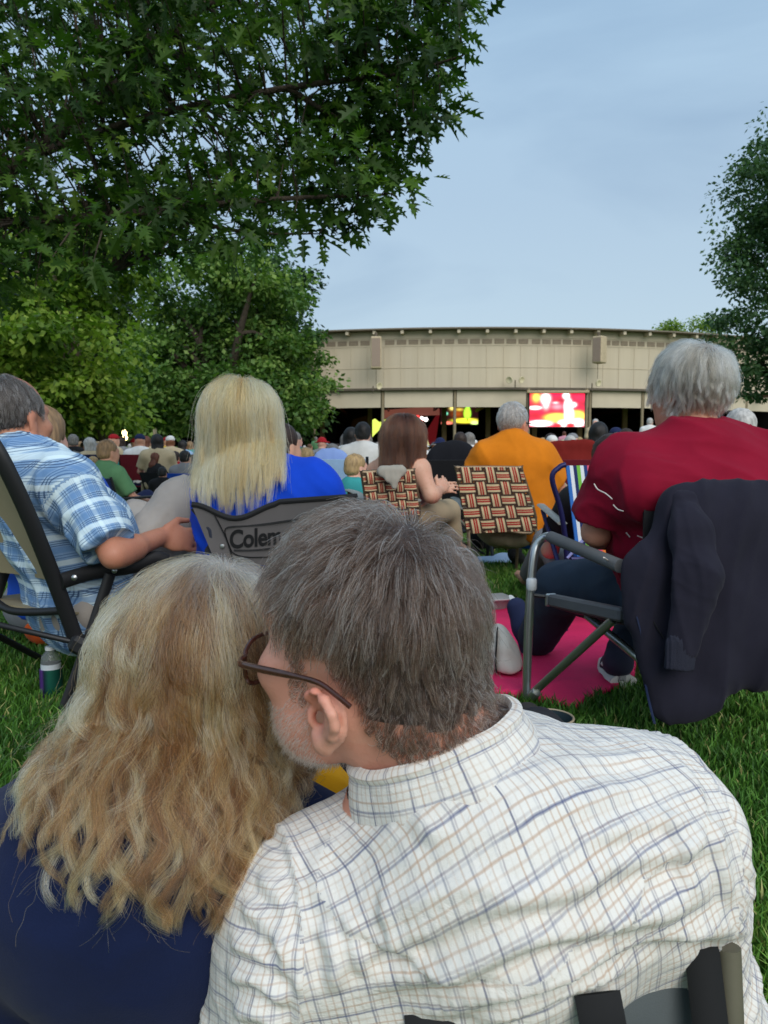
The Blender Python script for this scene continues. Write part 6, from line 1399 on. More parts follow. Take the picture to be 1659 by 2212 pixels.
def webchair(label, TL, TR, BR, BL, nv, nh, seat_d, arms=True):
    ch = empty('lawn_chair', (0, 0, 0), label, 'chair', 'plaid webbing lawn chairs'); gp = (TL + BR) / 2; ch.location = (gp.x, gp.y, 0)
    q = lambda u, w: (TL.lerp(TR, u)).lerp(BL.lerp(BR, u), w)
    n_ = (TR - TL).cross(BL - TL).normalized(); n_ = -n_ if n_.y > 0 else n_
    b = MB()
    for i in range(nv):
        u0, u1 = .03 + .94 * i / nv + .006, .03 + .94 * (i + 1) / nv - .006
        b.sheet(lambda u, w: q(u0 + (u1 - u0) * u, -.02 + 1.04 * w) + n_ * (.005 * math.cos(math.pi * (w * nh + i - .5))), 3, nh * 4, .003, (1, 1))
    for j in range(nh):
        w0, w1 = .02 + .96 * j / nh + .008, .02 + .96 * (j + 1) / nh - .008; st = len(b.uv)
        b.sheet(lambda u, w: q(-.02 + 1.04 * u, w0 + (w1 - w0) * w) + n_ * (-.005 * math.cos(math.pi * (u * nv + j - .5))), nv * 4, 3, .003, (1, 1))
        b.uv[st:] = [(y, x) for x, y in b.uv[st:]]
    b.build('webbing', WEB, ch, True)
    T = mat('frame_bronze', rgb(120, 104, 84), .4, .6, var=.05); s = n_ * -.012
    c = [TL, TR, BR, BL]; r = .06
    pts = [BL.lerp(TL, 0), TL.lerp(BL, r), TL.lerp(TR, r * .3) .lerp(TL.lerp(BL, r), .3), TL.lerp(TR, r), TR.lerp(TL, r), TR.lerp(BR, r), BR]
    b = MB(); b.tube([BL + s, TL.lerp(BL, r) + s, TL.lerp(TR, r) + s, TR.lerp(TL, r) + s, TR.lerp(BR, r) + s, BR + s, BR.lerp(BL, .5) + s, BL + s], .011, 8, smooth=4); b.build('back_frame', T, ch, True)
    dn = V((0, 0, 1)); F_ = V((BR.x - BL.x, BR.y - BL.y, 0)).normalized(); fw = V((-F_.y, F_.x, 0)); fw = fw if fw.y > 0 else -fw
    b = MB(); b.sheet(lambda u, w: BL.lerp(BR, u) + fw * (w * seat_d) + dn * (.03 * w), 12, 12, .006, (5, 5)); b.build('seat', WEB, ch, True)
    for A, B in ((TL, BL), (TR, BR)):
        a0 = A.lerp(B, .62)
        if arms:
            b = MB(); b.tube([a0, a0 + fw * seat_d * .5 + dn * .03, a0 + fw * seat_d * .95 + dn * .035], [(.022, .007)] * 3, 10, smooth=3, flat=(0, 0, 1)); b.build('armrest', mat('arm_grey_plastic', rgb(138, 142, 136), .45), ch, True)
        b = MB(); b.tube([a0 + fw * seat_d * .9 + dn * .03, B + fw * seat_d + dn * .02, V((B.x, B.y, .012)) + fw * (seat_d + .05)], .010, 8, smooth=3); b.build('leg', T, ch, True)
        b = MB(); b.tube([B, V((B.x, B.y, .012)) - fw * .08 + F_ * 0], .010, 8); b.build('leg', T, ch, True)
    return ch
webchair('plaid webbing lawn chair with a full woven back, under the man in orange', P(988, 1012, 4.12), P(1126, 1012, 4.14), P(1158, 1143, 4.20), P(1012, 1150, 4.18), 5, 5, .42)
webchair('plaid webbing lawn chair with a grey sweater hung over it, under the long-haired girl', P(785, 1023, 3.30), P(893, 1019, 3.36), P(905, 1118, 3.42), P(800, 1122, 3.36), 5, 5, .40)
def grey_sweater():
    S = SD(); fl = ((0, 1, 0), .4); S.cone(P(826, 1019, 3.30), P(866, 1017, 3.30), .026, .026, .03, flat=((0, 1, 0), 1)); S.cone(P(836, 1022, 3.28), P(838, 1034, 3.27), .022, .016, .02, flat=fl); S.cone(P(846, 1022, 3.28), P(852, 1052, 3.27), .020, .013, .015, flat=fl); S.cone(P(862, 1022, 3.28), P(857, 1036, 3.27), .016, .012, .015, flat=fl)
    o, _, _ = mk(S, .006, 'sweater', tshirt('knit_grey', rgb(158, 152, 140)), None, lambda v: .004 * folds(v, 3, (0, 0, 1), 14)); tag(o, 'light grey sweater hanging over the smaller webbing chair', 'sweater')
grey_sweater()
# ---- man in the orange t-shirt
OM = empty('person', tuple(P(1110, 1220, 4.5)), 'man with short white hair and an orange t-shirt in the webbing chair', 'person'); OM.location.z = 0
def build_om():
    C = P(1108, 916, 4.42); J = dict(head=C, M=frame((.55, .83, -.02), (.04, 0, 1)), neck=P(1104, 962, 4.38), shL=P(1044, 992, 4.34), shR=P(1168, 984, 4.42), pel=P(1105, 1128, 4.42), elR=P(1206, 1052, 4.46), wrR=P(1186, 1082, 4.66), elL=P(1012, 1065, 4.42), wrL=P(1060, 1085, 4.62), knL=P(1085, 1098, 4.82), anL=P(1113, 1198, 4.80), toL=P(1125, 1216, 4.95), knR=P(1196, 1070, 4.76), anR=P(1206, 1185, 4.82), toR=P(1210, 1205, 4.98), hdR=((-.3, .9, -.1), (.3, -.3, 1), .5, 1), hdL=((.5, .85, 0), (0, 0, 1), .5, -1)); seatjoints(J)
    mk(body_sdf(J, 1.02, .03), .012, 'body', skin('skin_tan', None), OM, attrs=lambda v: {'flush': np.full(len(v), .35)}); eyes(J, 1.02, OM)
    St = shirt_sdf(J, 1.04, .022, .04, .85, .03, hem=.12); St.cone(J['shR'] + V((-.03, 0, -.05)), P(1150, 1120, 4.40), .11, .12, .08)
    mk(St, .011, 'shirt', tshirt('shirt_orange', rgb(204, 118, 24)), OM, lambda v: .014 * folds(v, 54, (.5, 0, -.8), 4) + .005 * wav(v, 55, 4), 2)
    mk(pants_sdf(J, 1.05, .03, .52), .012, 'shorts', tshirt('shorts_khaki', rgb(150, 138, 116)), OM, basic_fold(3, (0, 1, 0), .006, 6), 2)
    for q in 'LR': shoe(J, q, 1.0, mat('shoe_black', rgb(36, 36, 38), .8), OM)
    def mask(l):
        y, z = l[:, 1], l[:, 2]; return ((z > np.interp(y, [0, .03, .06, .1], [0, .03, .08, .09])) & (y > 0)) | ((y <= 0) & (z > np.interp(y, [-.1, -.05, -.02, 0], [-.07, -.06, .0, .015])))
    hairdo(J, 1.02, OM, 'om', mask, 5000, lambda l: .012 + .014 * np.clip((l[:, 2] + .05) / .12, 0, 1), 6, .006, [(0, rgb(120, 112, 104)), (.4, rgb(172, 166, 158)), (1, rgb(226, 222, 216))], rgb(168, 160, 152), seed=61, rad=.0005, layers=.004)
    b = MB(); b.tube([hl(C, J['M'], .084, -.01, .006), hl(C, J['M'], .08, .06, .008), hl(C, J['M'], .066, .108, .008)], .0028, 6); tag(b.build('eyeglasses', BLKP), 'thin dark eyeglasses on the man in orange', 'glasses')
build_om()
# ---- long brown-haired girl in a tank top
BG = empty('person', tuple(P(880, 1150, 3.6)), 'girl with long straight brown hair and a grey sleeveless top, hands clasped', 'person'); BG.location.z = 0
def build_bg():
    C = P(872, 947, 3.52); J = dict(head=C, M=frame((.15, .98, -.03), (.02, 0, 1)), neck=P(872, 996, 3.52), shL=P(812, 1020, 3.66), shR=P(908, 1016, 3.46), pel=P(868, 1112, 3.62), elR=P(931, 1070, 3.42), wrR=P(948, 1060, 3.60), elL=P(850, 1075, 3.75), wrL=P(935, 1058, 3.72), knR=P(968, 1104, 3.95), anR=P(985, 1180, 4.0), toR=P(1000, 1185, 4.12), knL=P(930, 1085, 4.1), anL=P(930, 1170, 4.15), toL=P(940, 1175, 4.25), hdR=((.35, .6, .35), (.4, -.9, .2), .5, -1), hdL=((.9, .1, .15), (.1, -.8, .4), .5, -1)); seatjoints(J)
    mk(body_sdf(J, .86), .008, 'body', skin('skin_warm', rgb(208, 162, 136)), BG); eyes(J, .86, BG)
    S = SD(); torso(S, J, .004, .86, 0, .04); lat, fr, up, Mt = torso_frame(J); S.plane(J['pel'] - up * .05, -up); S.plane(J['neck'] - up * .055, up); S.cone(J['shL'] + lat * -.02, J['shL'] + lat * -.02 + up * .1, .065, .1, .01, op='-'); S.cone(J['shR'] + lat * .02, J['shR'] + lat * .02 + up * .1, .065, .1, .01, op='-')
    for sx in (-1, 1): S.cone(J['neck'] - up * .12 + lat * sx * .065 - fr * .055, J['neck'] - up * .02 + lat * sx * .06 + fr * .02, .022, .022, .02)
    mk(S, .009, 'tank_top', tshirt('tank_grey', rgb(150, 146, 142)), BG, basic_fold(2, (0, 0, 1), .004, 8), 1)
    mk(pants_sdf(J, .80, .010), .012, 'trousers', tshirt('trouser_khaki', rgb(164, 146, 118)), BG)
    Hv = longhair(J, .88, .074, .62, P(0, 1034, 3.5).z, -.006)
    def mask(l):
        y, z = l[:, 1], l[:, 2]; return ((z > np.interp(y, [0, .04, .08, .1], [.0, .05, .08, .09])) & (y > 0)) | ((y <= 0) & (z > -.075))
    B = SD(); B.merge(Hv); B.fn(lambda p, d: d + .01); B.plane((0, 0, P(0, 1022, 3.5).z), (0, 0, -1))
    mk(B, .012, 'hair_mass', shellhair('hair_base_bg', rgb(56, 32, 20), rgb(30, 16, 10), (80, 80, 4)), BG)
    hairdo(J, .88, BG, 'bg', mask, 7000, lambda l: .29 + .03 * RNG.random(len(l)) + .05 * l[:, 2], 18, .010, [(0, rgb(32, 16, 9)), (.5, rgb(66, 36, 22)), (1, rgb(116, 70, 44))], rgb(66, 42, 30), whorl=(.0, .0, .12), seed=71, clumps=120, camt=.75, wave=.003, freq=1, rad=.0006, extra=Hv, grav=1.3, jit=.03, down=2.2)
build_bg()
# ---- striped beach chair and the dark-haired woman in it
def striped():
    TL, TR, BL, BR = P(1222, 1006, 2.98), P(1470, 1004, 3.0), P(1246, 1205, 3.02), P(1480, 1205, 3.05); ch = empty('beach_chair', (TL.x + .22, 3.0, 0), 'beach chair with rainbow striped fabric and dark blue frame beside the orange man', 'chair')
    c = [rgb(46, 110, 190), rgb(226, 232, 236), rgb(30, 44, 96), rgb(120, 190, 70), rgb(226, 232, 236), rgb(30, 60, 120), rgb(236, 92, 120), rgb(236, 92, 120), rgb(240, 134, 52), rgb(240, 196, 80), rgb(30, 60, 120), rgb(40, 96, 180), rgb(40, 96, 180), rgb(240, 196, 80), rgb(160, 60, 120), rgb(70, 170, 190)]
    m = stripes('rainbow_stripe', [(i / len(c), q) for i, q in enumerate(c)], .52)
    b = MB(); b.sheet(lambda u, w: TL.lerp(TR, u).lerp(BL.lerp(BR, u), w) + V((0, .04 * math.sin(math.pi * u), 0)), 24, 14, .005); b.build('backrest', m, ch, True)
    T = mat('frame_indigo', rgb(36, 36, 84), .4, .3, var=.05)
    for A, B, s in ((TL, BL, -1), (TR, BR, 1)):
        b = MB(); o = V((.02 * s, 0, 0)); b.tube([A + V((0, 0, .004)), A + o * 1.2 + V((0, 0, -.006)), A + o * 2.6 - V((0, 0, .05)), A.lerp(B, .5) + o * 2.0, B + o * 2.0, V((B.x + .04 * s, B.y, .02))], .0105, 10, smooth=5); b.build('frame', T, ch, True)
        b = MB(); b.tube([A.lerp(B, .62) + o * 2, A.lerp(B, .55) + o * 2 + V((0, .4, .02))], [(.02, .008)] * 2, 8, flat=(0, 0, 1)); b.build('armrest', mat('arm_grey_plastic', None), ch, True)
        b = MB(); b.tube([A.lerp(B, .55) + o * 2 + V((0, .36, .0)), B + o * 2 + V((0, .05, -.1))], .010, 8); b.build('leg', T, ch, True)
        b = MB(); b.tube([B + o * 2 - V((0, .01, .0)), B + o * 2 + V((.06 * -s, -.01, .07))], .006, 8); b.build('strut', mat('strut_lilac', rgb(150, 150, 200), .4), ch, True)
    b = MB(); b.sheet(lambda u, w: BL.lerp(BR, u) + V((0, .42 * w, .04 * w - .03 * math.sin(math.pi * u))), 14, 8, .005); b.build('seat', m, ch, True)
    b = MB(); b.tube([BL + V((-.03, -.03, -.0)), BR + V((.03, -.03, 0))], .009, 8); b.build('crossbar', T, ch, True)
striped()
# ------------------------------------------------------------------ seated and standing figures for the crowd, copied with their own colours
SK = [skin('skin_fair', None), skin('skin_tan', None), skin('skin_warm', None), skin('skin_brown', rgb(140, 92, 66))]
def obj_mat(o, m):
    if o.material_slots: o.material_slots[0].link = 'OBJECT'; o.material_slots[0].material = m
def seated_proto(kind, lean=0.0, h=.018, low=False):
    r = bpy.data.objects.new('person', None)
    J = dict(head=V((0, -.05 + lean, .905)), M=frame((.0, 1, -.05), (0, 0, 1)), neck=V((0, -.085 + lean * .8, .765)), shL=V((-.185, -.08 + lean * .6, .705)), shR=V((.185, -.08 + lean * .6, .705)), pel=V((0, 0, .28)), elL=V((-.25, .05, .47)), elR=V((.25, .05, .47)), wrL=V((-.17, .27, .44)), wrR=V((.17, .27, .44)), knL=V((-.13, .42, .40)), knR=V((.13, .42, .40)), anL=V((-.14, .62, .06)), anR=V((.14, .62, .06)), toL=V((-.15, .77, .04)), toR=V((.15, .77, .04)), hdL=((.4, .9, 0), (0, 0, 1), .4, -1), hdR=((-.4, .9, 0), (0, 0, 1), .4, 1)); seatjoints(J); P_ = []
    if low:
        for q in J:
            if isinstance(J[q], V) and q[:2] in ('he', 'ne', 'sh', 'pe', 'el', 'wr', 'hi'): J[q] = J[q] + V((0, 0, -.14))
        for q in 'LR': J['kn' + q] = J['kn' + q] + V((0, .03, -.08)); J['an' + q] = J['an' + q] + V((0, .18, 0)); J['to' + q] = J['to' + q] + V((0, .18, .03))
    P_.append(('body', body_sdf(J, 1.0, 0, hands=()), SK[0])); P_.append(('shirt', shirt_sdf(J, 1.02, .018, .02, .75, .02), None)); P_.append(('trousers', pants_sdf(J, 1.0, .016), None))
    C, M = J['head'], J['M']; H = SD()
    if kind == 'short': H.ell(hl(C, M, 0, -.02, .04), (.083, .098, .088), M, .02); H.ell(hl(C, M, 0, -.05, -.02), (.072, .06, .05), M, .03); H.plane(hl(C, M, 0, .07, .04), V((0, .8, -.6)))
    elif kind == 'bob': H.ell(hl(C, M, 0, -.02, .035), (.09, .105, .095), M, .02); H.ell(hl(C, M, 0, -.04, -.06), (.092, .07, .075), M, .04); H.plane(hl(C, M, 0, .05, .02), V((0, 1, -.35)))
    elif kind == 'long': H.ell(hl(C, M, 0, -.02, .035), (.088, .105, .093), M, .02); H.cone(hl(C, M, 0, -.05, -.02), V((0, C.y - .09, .66)), .088, .095, .04, flat=((0, 1, 0), .6)); H.plane(hl(C, M, 0, .05, .02), V((0, 1, -.2)))
    elif kind == 'cap':
        H.ell(hl(C, M, 0, -.005, .055), (.086, .105, .078), M, .01); H.plane(hl(C, M, 0, 0, .035), V((0, .12, -1))); H.ell(hl(C, M, 0, .12, .045), (.07, .075, .008), M, .01)
    elif kind == 'hat':
        H.ell(hl(C, M, 0, -.005, .06), (.088, .105, .085), M, .01); H.plane(hl(C, M, 0, 0, .04), V((0, 0, -1))); H.ell(hl(C, M, 0, 0, .045), (.155, .17, .009), M, .02)
    P_.append(('hat' if kind in ('cap', 'hat') else 'hair', H, None)); out = []
    for n, S, m in P_:
        v, f = S.mesh(h if n != 'hair' else h * .7); v = relax(v, f, 1)
        if n == 'hair': v = (v + normals(v, f) * (.006 * folds(v, 4, (0, 0, 1), 16, .2))[:, None]).astype(np.float32)
        if n == 'shirt': v = (v + normals(v, f) * (.007 * folds(v, 6, (.3, 0, 1), 5))[:, None]).astype(np.float32)
        me = mesh_np(n, v, f, m or SK[0], None); me_ = me.data; bpy.data.objects.remove(me); out.append((n, me_))
    return out
def standing_proto():
    J = dict(head=V((0, .02, 1.60)), M=frame((.0, 1, -.05), (0, 0, 1)), neck=V((0, -.01, 1.46)), shL=V((-.185, -.01, 1.40)), shR=V((.185, -.01, 1.40)), pel=V((0, 0, .95)), elL=V((-.25, -.02, 1.12)), elR=V((.25, -.02, 1.12)), wrL=V((-.2, .14, .92)), wrR=V((.2, .14, .92)), knL=V((-.10, .02, .50)), knR=V((.10, .02, .50)), anL=V((-.11, -.02, .07)), anR=V((.11, -.02, .07)), toL=V((-.13, .13, .04)), toR=V((.13, .13, .04)), hdL=((0, .5, -1), (-1, 0, 0), .4, -1), hdR=((0, .5, -1), (1, 0, 0), .4, 1)); seatjoints(J); out = []
    H = SD(); C, M = J['head'], J['M']; H.ell(hl(C, M, 0, -.02, .04), (.086, .1, .09), M, .02); H.ell(hl(C, M, 0, -.05, -.02), (.075, .06, .05), M, .03); H.plane(hl(C, M, 0, .07, .04), V((0, .8, -.6)))
    for n, S in (('body', body_sdf(J, 1.0, 0, hands=())), ('shirt', shirt_sdf(J, 1.02, .018, .02, .75, .02, hem=.06)), ('trousers', pants_sdf(J, 1.0, .016)), ('hair', H)):
        v, f = S.mesh(.02); v = relax(v, f, 1); me = mesh_np(n, v, f, SK[0], None); out.append((n, me.data)); bpy.data.objects.remove(me)
    return out
PROTO = {k: seated_proto(k) for k in ('short', 'bob', 'long', 'cap', 'hat')}; PROTO['stand'] = standing_proto()
HAIRC = {'grey': rgb(138, 132, 126), 'white': rgb(206, 202, 196), 'dark brown': rgb(54, 36, 27), 'black': rgb(28, 23, 21), 'blond': rgb(188, 156, 108), 'light brown': rgb(120, 86, 58), 'auburn': rgb(112, 60, 38), 'sandy': rgb(160, 128, 92)}
SHC = {'white': rgb(222, 220, 216), 'navy': rgb(36, 44, 78), 'royal blue': rgb(32, 78, 180), 'light blue': rgb(150, 180, 212), 'red': rgb(158, 30, 38), 'pink': rgb(216, 150, 166), 'green': rgb(92, 136, 96), 'teal': rgb(60, 150, 150), 'grey': rgb(132, 132, 134), 'black': rgb(34, 34, 36), 'lavender': rgb(190, 160, 206), 'yellow': rgb(222, 190, 70), 'beige': rgb(190, 172, 140), 'lime': rgb(170, 204, 50), 'maroon': rgb(104, 30, 40), 'orange': rgb(210, 120, 40)}
def crowd_person(kind, loc, yaw, hair, shirt, sk, label, scale=1.0, group=None, pants='grey', parts=('body', 'shirt', 'trousers', 'hair', 'hat')):
    r = bpy.data.objects.new('person', None); COL.objects.link(r); r.location = loc; r.rotation_euler = (0, 0, yaw); r.scale = (scale,) * 3; tag(r, label, 'person', group)
    for n, me in PROTO[kind]:
        if n not in parts: continue
        o = bpy.data.objects.new(n, me); COL.objects.link(o); o.parent = r
        m = SK[sk] if n == 'body' else shellhair('crowd_hair_' + hair, HAIRC[hair], None, (60, 60, 12)) if n == 'hair' else tshirt('crowd_cloth_' + (shirt if n == 'shirt' else hair if n == 'hat' else pants), SHC[shirt if n == 'shirt' else hair if n == 'hat' else pants]); obj_mat(o, m)
    return r
def chair_proto():
    out = []
    b = MB(); b.sheet(lambda u, w: V((-.29 + .58 * u, -.21 - .03 * math.sin(math.pi * u) + .10 * (1 - w), .30 + .42 * (w))) , 10, 8, .012); o = b.build('backrest', SK[0], None, True); out.append(('backrest', o.data)); bpy.data.objects.remove(o)
    b = MB(); b.sheet(lambda u, w: V((-.28 + .56 * u, -.14 + .50 * w, .25 - .05 * math.sin(math.pi * u) + .04 * w)), 8, 8, .012); o = b.build('seat', SK[0], None, True); out.append(('seat', o.data)); bpy.data.objects.remove(o)
    b = MB()
    for s in (-1, 1): b.tube([(s * .29, -.22, .74), (s * .29, -.12, .30), (s * .27, .02, .02)], .012, 8); b.tube([(s * .30, -.2, .47), (s * .30, .33, .48)], .018, 8); b.tube([(s * .29, .31, .47), (s * .28, -.20, .02)], .012, 8); b.tube([(s * .28, .36, .27), (s * .28, .40, .02)], .012, 8)
    b.tube([(-.27, .02, .02), (.27, .38, .27)], .010, 6); b.tube([(.27, .02, .02), (-.27, .38, .27)], .010, 6)
    o = b.build('frame', SK[0], None, True); out.append(('frame', o.data)); bpy.data.objects.remove(o); return out
PCH = chair_proto()
def crowd_chair(loc, yaw, col, label, scale=1.0, group='camp chairs in the crowd', frame_=True):
    r = bpy.data.objects.new('camp_chair', None); COL.objects.link(r); r.location = loc; r.rotation_euler = (0, 0, yaw); r.scale = (scale,) * 3; tag(r, label, 'chair', group)
    for n, me in PCH:
        o = bpy.data.objects.new(n, me); COL.objects.link(o); o.parent = r; obj_mat(o, tshirt('crowd_cloth_' + col, SHC[col]) if n != 'frame' else BLKM)
    return r
def gp(x, d): p = P(x, 982, d); return V((p.x, d, 0))
def sit(kind, x, ytop, d, yaw, hair, shirt, sk, label, chair=None, clabel=None, pants='grey', cs=None, group='people on the lawn just behind the front rows'):
    """place a seated figure so that its crown shows at picture height ytop"""
    z = P(x, ytop, d).z; s = z / 1.035
    if s < .93:
        s = z / .895
        if kind + '_low' not in PROTO: PROTO[kind + '_low'] = seated_proto(kind, low=True)
        kind += '_low'
    r = crowd_person(kind, gp(x, d), math.radians(yaw), hair, shirt, sk, label, s, group, pants)
    if chair: ch_ = crowd_chair(gp(x, d) + V((0, 0, 0)), math.radians(yaw), chair, clabel, cs or max(.8, s), 'camp chairs on the lawn just behind the front rows')
    if chair and kind.endswith('_low'): ch_.scale = (ch_.scale[0], ch_.scale[1], ch_.scale[2] * .74)
    return r
sit('short', 245, 949, 7.0, -38, 'sandy', 'green', 1, 'man with sandy grey hair in a faded green t-shirt, arms folded', 'navy', 'dark navy camp chair holding the man in the faded green t-shirt', 'navy')
sit('short', 172, 974, 7.2, -30, 'grey', 'lavender', 0, 'grey-haired woman in a lavender top between plaid man and green man', 'black', 'black camp chair of the woman in lavender')
sit('long', 108, 872, 2.95, -8, 'sandy', 'royal blue', 0, 'woman with reddish blonde hair and a dark blue top half hidden behind the plaid man', None)
sit('short', 624, 911, 3.7, -35, 'dark brown', 'maroon', 2, 'dark-haired man in profile just right of the platinum blonde woman', None)
sit('short', 780, 979, 5.3, -50, 'blond', 'teal', 0, 'short strawberry blonde child in a teal top left of the long-haired girl', 'teal', 'teal camp chair of the blonde child')
sit('bob', 718, 958, 9.0, 4, 'grey', 'light blue', 0, 'grey bobbed head above a chair draped with a pale blue towel', 'light blue', 'camp chair below the pale blue towel')
sit('bob', 664, 966, 7.5, -5, 'blond', 'white', 0, 'pale blond bobbed head right beside the platinum blonde woman', 'grey', 'grey camp chair of the pale blond bobbed person')
sit('long', 1308, 936, 3.35, 6, 'dark brown', 'black', 2, 'dark brown haired woman in the rainbow beach chair', None)
sit('short', 1590, 882, 4.1, -10, 'white', 'navy', 0, 'white-haired person with tousled hair right of the man in red', 'navy', 'navy camp chair behind the shoulder of the man in red')
sit('cap', 1690, 905, 3.6, 5, 'navy', 'navy', 1, 'person in navy at the right edge behind the man in red', 'black', 'black camp chair at the right edge')
sit('short', 404, 972, 10.5, -12, 'black', 'grey', 2, 'black-haired man in a grey shirt on a bright blue chair', 'royal blue', 'bright blue camp chair beside the platinum blonde woman')
sit('short', 382, 974, 12.5, -10, 'dark brown', 'red', 1, 'dark-haired person in red left of the man on the bright blue chair', 'maroon', 'maroon camp chair left of the bright blue one')
sit('long', 344, 975, 11.5, -42, 'auburn', 'black', 0, 'auburn-haired woman leaning right in a black top by the light pole', 'black', 'black camp chair of the auburn-haired woman')
sit('short', 352, 1008, 9.5, 2, 'black', 'black', 1, 'small dark-haired child low in a lime green chair', 'lime', 'lime green child chair on the lawn', cs=.42)
sit('cap', 300, 978, 13.5, -20, 'lavender', 'teal', 0, 'person with purple cap and teal top beyond the man in green', 'royal blue', 'royal blue camp chair under the purple-capped person')
sit('cap', 288, 982, 15.5, -10, 'yellow', 'navy', 0, 'person with a yellow cap beyond the purple-capped one', 'navy', 'navy camp chair under the yellow-capped person')
sit('bob', 205, 985, 11.0, -8, 'blond', 'light blue', 0, 'blond bobbed person in light blue left of the man in green', 'light blue', 'light blue camp chair left of the man in green')
sit('cap', 1190, 940, 11.0, 0, 'white', 'beige', 0, 'person in a plain white cap below the video screen', 'maroon', 'maroon camp chair under the white cap')
sit('short', 1228, 940, 10.0, 3, 'white', 'beige', 0, 'white-haired man right of the white cap below the video screen', 'maroon', 'maroon camp chair under the white-haired man')
sit('short', 1313, 938, 9.5, 10, 'white', 'grey', 0, 'white-haired head between the video screen and the man in red', 'grey', 'grey camp chair left of the man in red')
sit('short', 1345, 925, 8.5, 10, 'dark brown', 'black', 1, 'dark-haired head just left of the shoulder of the man in red', 'black', 'black camp chair just left of the man in red')
sit('cap', 957, 968, 10.5, -30, 'beige', 'grey', 1, 'person in a beige cap and grey shirt between the girl and the orange man', 'beige', 'beige camp chair between girl and orange man')
sit('short', 982, 955, 13.0, -20, 'dark brown', 'grey', 2, 'dark-haired man in grey just left of the man in orange', 'royal blue', 'blue camp chair left of the man in orange')
# draped things on chairs
def drape(name, pts, d, r, th, m, label, cat, bottom=None):
    S = SD()
    for a, b_, ra, rb in pts: S.cone(P(*a, d), P(*b_, d - .02), ra, rb, .05, flat=((0, 1, 0), th))
    o, _, _ = mk(S, .012, name, m, None, lambda v: .008 * folds(v, 4, (0, 0, 1), 6, .1), 1); return tag(o, label, cat)
drape('towel', [((702, 996), (706, 1046), .08, .09), ((728, 994), (734, 1048), .08, .09), ((700, 992), (732, 991), .05, .05)], 5.9, 0, .35, stripes('towel_stripe', [(0, rgb(126, 152, 206)), (.5, rgb(150, 150, 208)), (.75, rgb(110, 140, 200))], .05), 'pale blue and lilac towel hanging over a chair', 'towel')
drape('jacket', [((955, 992), (950, 1052), .10, .08), ((990, 990), (990, 1058), .12, .12), ((958, 988), (1006, 986), .05, .05), ((940, 1010), (938, 1040), .04, .05)], 5.2, 0, .35, tshirt('jacket_black', rgb(28, 29, 34)), 'black jacket draped over a chair between the girl and the orange man', 'jacket')
drape('blanket', [((1200, 974), (1198, 1000), .05, .07), ((1240, 972), (1240, 1000), .06, .10), ((1270, 970), (1272, 1000), .05, .07), ((1194, 964), (1278, 962), .025, .025)], 5.4, 0, .4, tshirt('blanket_maroon', rgb(112, 30, 26)), 'dark red blanket spread over a chair back below the video screen', 'blanket')
for x, d, c, lb in ((718, 6.0, 'light blue', 'camp chair carrying the lilac towel'), (975, 5.3, 'black', 'camp chair carrying the black jacket'), (1236, 5.5, 'maroon', 'camp chair carrying the dark red blanket')): crowd_chair(gp(x, d), 0, c, lb, .95, 'camp chairs on the lawn just behind the front rows')
def stand(x, ytop, d, yaw, hair, shirt, sk, label, pants='grey'):
    s = P(x, ytop, d).z / 1.72; crowd_person('stand', gp(x, d), math.radians(yaw), hair, shirt, sk, label, s, 'people standing in the crowd', pants)
stand(683, 944, 38, 0, 'grey', 'green', 1, 'standing man in a bright green shirt in front of the dark hall', 'navy'); stand(1285, 905, 21, 160, 'white', 'beige', 0, 'standing elderly white-haired woman facing the camera right of the video screen'); stand(1402, 903, 22, -20, 'white', 'white', 0, 'standing white-haired man in white just left of the grey head in red')
stand(405, 958, 36, 20, 'dark brown', 'white', 1, 'standing person in white left of the platinum blonde woman'); stand(1218, 932, 34, -10, 'auburn', 'pink', 0, 'standing person in pink at the foot of the video screen'); stand(333, 958, 30, 30, 'grey', 'navy', 1, 'standing grey-haired person in navy by the light pole'); stand(764, 950, 40, 10, 'black', 'red', 2, 'standing person in red below the lime glow')
